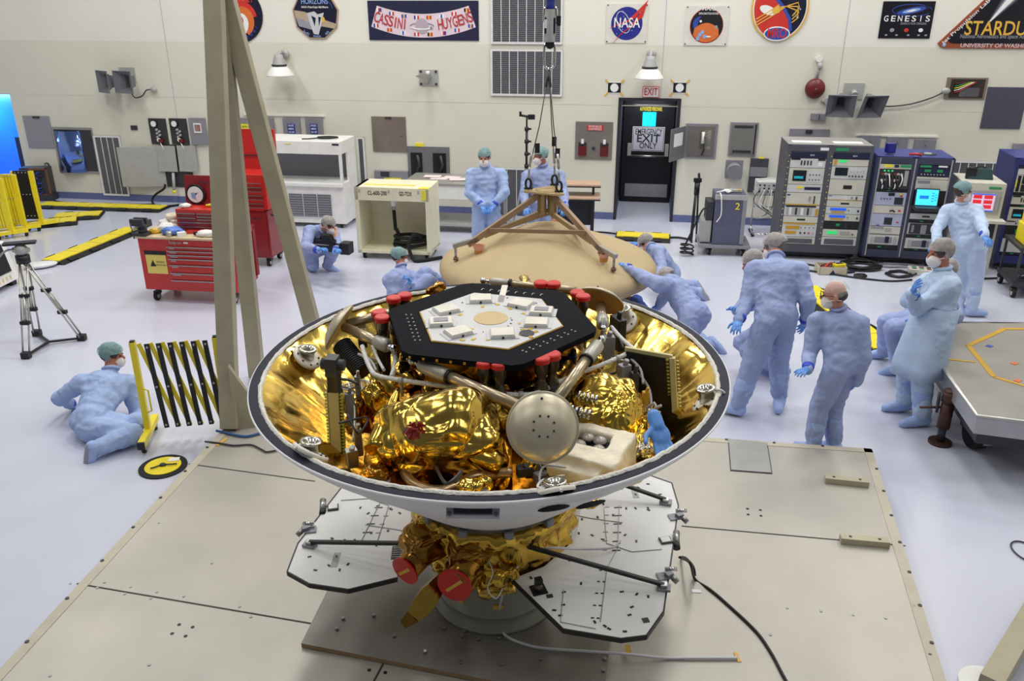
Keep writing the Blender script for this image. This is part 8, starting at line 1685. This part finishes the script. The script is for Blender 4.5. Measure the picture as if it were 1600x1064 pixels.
# --- solar panels
PZL = -1.10
RP = [(0.54, 0.49), (0.80, 0.585), (1.03, 0.535), (1.18, 0.43), (1.178, 0.176), (1.054, -0.297), (0.926, -0.773), (0.808, -0.949), (0.673, -0.97), (0.38, -0.899), (0.113, -0.509), (0.30, -0.40), (0.50, -0.15), (0.56, 0.2)]
for s_ in (1, -1):
    PLY = [(p[0]*s_, p[1]*s_) for p in RP]; mb = MB(); mb.prism(PLY, PZL-0.03, PZL, sol, side=sole_); pan = mb.build('solar_panel', craft)
    mb = MB(); n_ = len(PLY)
    for i in range(0, 10): mb.beam((PLY[i][0], PLY[i][1], PZL-0.012), (PLY[i+1][0], PLY[i+1][1], PZL-0.012), 0.008, 0.030, black)
    mb.build('edge_trim', pan)
    mb = MB()
    def mk(x, y, w_, h_, a=0.0, m=black): mb.box((x*s_, y*s_, PZL+0.001), (w_, h_, 0.003), m, a)
    for i in range(6): mk(0.79-0.012*i, 0.16-0.085*i, 0.05, 0.009, 0.05); mk(0.72-0.012*i, 0.165-0.085*i, 0.03, 0.007, 0.05, sgrey)
    for i in range(5): mk(0.62-0.02*i, -0.44-0.095*i, 0.016, 0.008); mk(0.65-0.02*i, -0.442-0.095*i, 0.016, 0.008)
    for i in range(4): mk(0.56+0.14*i, 0.20-0.05*(i > 1), 0.012, 0.022); mk(0.45+0.1*i, 0.02+0.02*i, 0.014, 0.020, 0, dark)
    for (x, y) in ((0.40, -0.62), (0.39, -0.72), (0.37, -0.80), (0.34, -0.76), (0.30, -0.62), (0.55, -0.85), (0.60, -0.88), (0.72, -0.62), (0.80, -0.64), (0.86, -0.66), (0.76, -0.74), (0.74, -0.80), (0.62, -0.9), (0.70, -0.92), (0.9, 0.15), (0.98, 0.13), (0.95, 0.38), (1.02, 0.42), (1.08, 0.30), (0.88, 0.42), (0.84, 0.37), (0.92, 0.30), (0.60, -0.12), (0.66, -0.16), (0.52, -0.10), (0.75, -0.2), (0.86, -0.18), (0.80, -0.12), (0.22, -0.50), (0.45, -0.35), (0.5, -0.55)):
        mk(x, y, 0.022, 0.012, x*9)
    mb.box((0.57*s_, 0.27*s_, PZL+0.001), (0.06, 0.12, 0.003), dark, 0.05)
    for i in range(5): mb.box((0.57*s_, (0.23+0.02*i)*s_, PZL+0.003), (0.05, 0.006, 0.003), lgrey, 0.05)
    mb.box((0.92*s_, 0.33*s_, PZL+0.001), (0.04, 0.13, 0.002), lgrey, 0.0); mb.box((0.82*s_, -0.84*s_, PZL+0.001), (0.035, 0.035, 0.003), dark, 0.2); mb.box((0.32*s_, -0.65*s_, PZL+0.001), (0.035, 0.028, 0.003), dark, 0.2)
    mb.build('cell_marks', pan)
    mb = MB()
    for P_ in ([(0.80, 0.18), (0.74, -0.25), (0.66, -0.42), (0.58, -0.85)], [(0.70, 0.16), (0.68, -0.2), (0.82, -0.28), (1.0, -0.26)], [(0.40, -0.6), (0.37, -0.85), (0.55, -0.90)], [(0.45, 0.1), (0.6, 0.05), (0.8, 0.0)]): mb.tube([(x*s_, y*s_, PZL+0.003) for x, y in P_], 0.0025, mat('lead_translucent', (186, 184, 172), 0.4), 5)
    mb.build('lead_wires', pan)
    for (x, y, big) in ((1.16, 0.05, 1), (1.065, -0.18, 0), (1.00, -0.50, 1)):
        mb = MB(); mb.box((x*s_-0.03*s_, y*s_, PZL+0.006), (0.07, 0.06, 0.008), dark if not big else gpan, 0.2); 
        if big:
            mb.cyl((x*s_+0.01*s_, y*s_, PZL+0.012), (x*s_+0.045*s_, y*s_-0.035, PZL-0.01), 0.017, steel, n=12); mb.box((x*s_, y*s_, PZL+0.02), (0.04, 0.035, 0.02), gpan, 0.5); mb.cyl((x*s_-0.02, y*s_+0.03, PZL+0.03), (x*s_+0.05, y*s_+0.03, PZL+0.03), 0.012, chrome, n=8)
        else: mb.box((x*s_-0.03*s_, y*s_, PZL+0.012), (0.055, 0.045, 0.006), sol, 0.2); mb.cyl((x*s_+0.03*s_, y*s_-0.03, PZL-0.0), (x*s_+0.045*s_, y*s_+0.06, PZL+0.02), 0.021, steel, n=14); mb.cyl((x*s_+0.028*s_, y*s_-0.06, PZL-0.01), (x*s_+0.03*s_, y*s_-0.03, PZL), 0.022, black, n=14)
        mb.build('edge_clamp', pan)
    x, y = 0.26, -0.60; mb = MB(); mb.box((x*s_, y*s_, PZL+0.002), (0.085, 0.085, 0.006), black, 0.3); mb.cyl((x*s_, y*s_, PZL+0.005), (x*s_, y*s_, PZL+0.05), 0.024, mat('coax_olive', (110, 104, 84), 0.35, 0.6), n=16); mb.box((x*s_, y*s_, PZL+0.06), (0.04, 0.035, 0.04), black, 0.3); mb.build('sun_sensor', pan)
    for (xa, ya, xb, yb) in ((0.17, -0.42, 0.955, -0.60), (0.47, 0.40, 1.10, 0.20)):
        a_ = Vector((xa*s_, ya*s_, -0.93)); b_ = Vector((xb*s_, yb*s_, PZL+0.03)); mb = MB(); mb.beam(a_, b_, 0.019, 0.021, mat('strut_black', (24, 24, 28), 0.4)); mb.build('panel_strut', craft)
        mb = MB(); mb.box(b_+Vector((0, 0, -0.018)), (0.075, 0.055, 0.016), gpan, math.atan2(yb-ya, xb-xa)); mb.box(b_+Vector((0, 0, -0.002)), (0.035, 0.035, 0.022), steel, math.atan2(yb-ya, xb-xa)); mb.build('strut_foot', craft)
mb = MB(); mb.tube(catmull([SL(*p) for p in ((968, 845, PZL+0.02), (955, 856, PZL+0.02), (905, 858, PZL+0.05), (860, 856, -0.95), (830, 865, -1.0), (805, 890, -1.05), (790, 915, -1.2), (780, 950, -1.45), (779, 965, -1.6))], 6), 0.007, MATS['clear_tube'], 6); mb.build('clear_line', craft)
mb = MB(); mb.tube(catmull([SL(*p) for p in ((762, 875, -0.98), (770, 895, -1.0), (762, 920, -1.1), (775, 935, -1.15), (785, 915, -1.1), (770, 900, -1.05))], 6), 0.004, white, 5); mb.build('wire', craft)
# --- round stand under the cruise stage
ctr = SM @ Vector((0, 0, -1.55)); ctr.z = 0.206
r = thing('spacecraft_stand', 'round grey ring stand carrying the spacecraft on the base plate', 'stand', ctr)
zt_ = (SM @ Vector((0, 0, -1.19))).z-0.206-0.03
mb = MB(); mb.lathe([(0.0, 0.0), (0.40, 0.0), (0.40, 0.02), (0.36, 0.03), (0.36, 0.085), (0.37, 0.09), (0.37, 0.10)], mat('stand_grey_green', (152, 152, 142), 0.5), 64); mb.build('base_ring', r)
mb = MB(); mb.lathe([(0.37, 0.10), (0.36, 0.11), (0.345, zt_-0.06), (0.40, zt_-0.03), (0.44, zt_-0.02), (0.44, zt_), (0.0, zt_)], MATS['stand_grey_green'], 64); mb.build('upper_ring', r)
for a in (-2.2, -1.5, -0.8):
    mb = MB(); mb.box((0.36*math.cos(a), 0.36*math.sin(a), 0.18), (0.008, 0.06, 0.03), gold_ink, a); mb.build('tape', r)
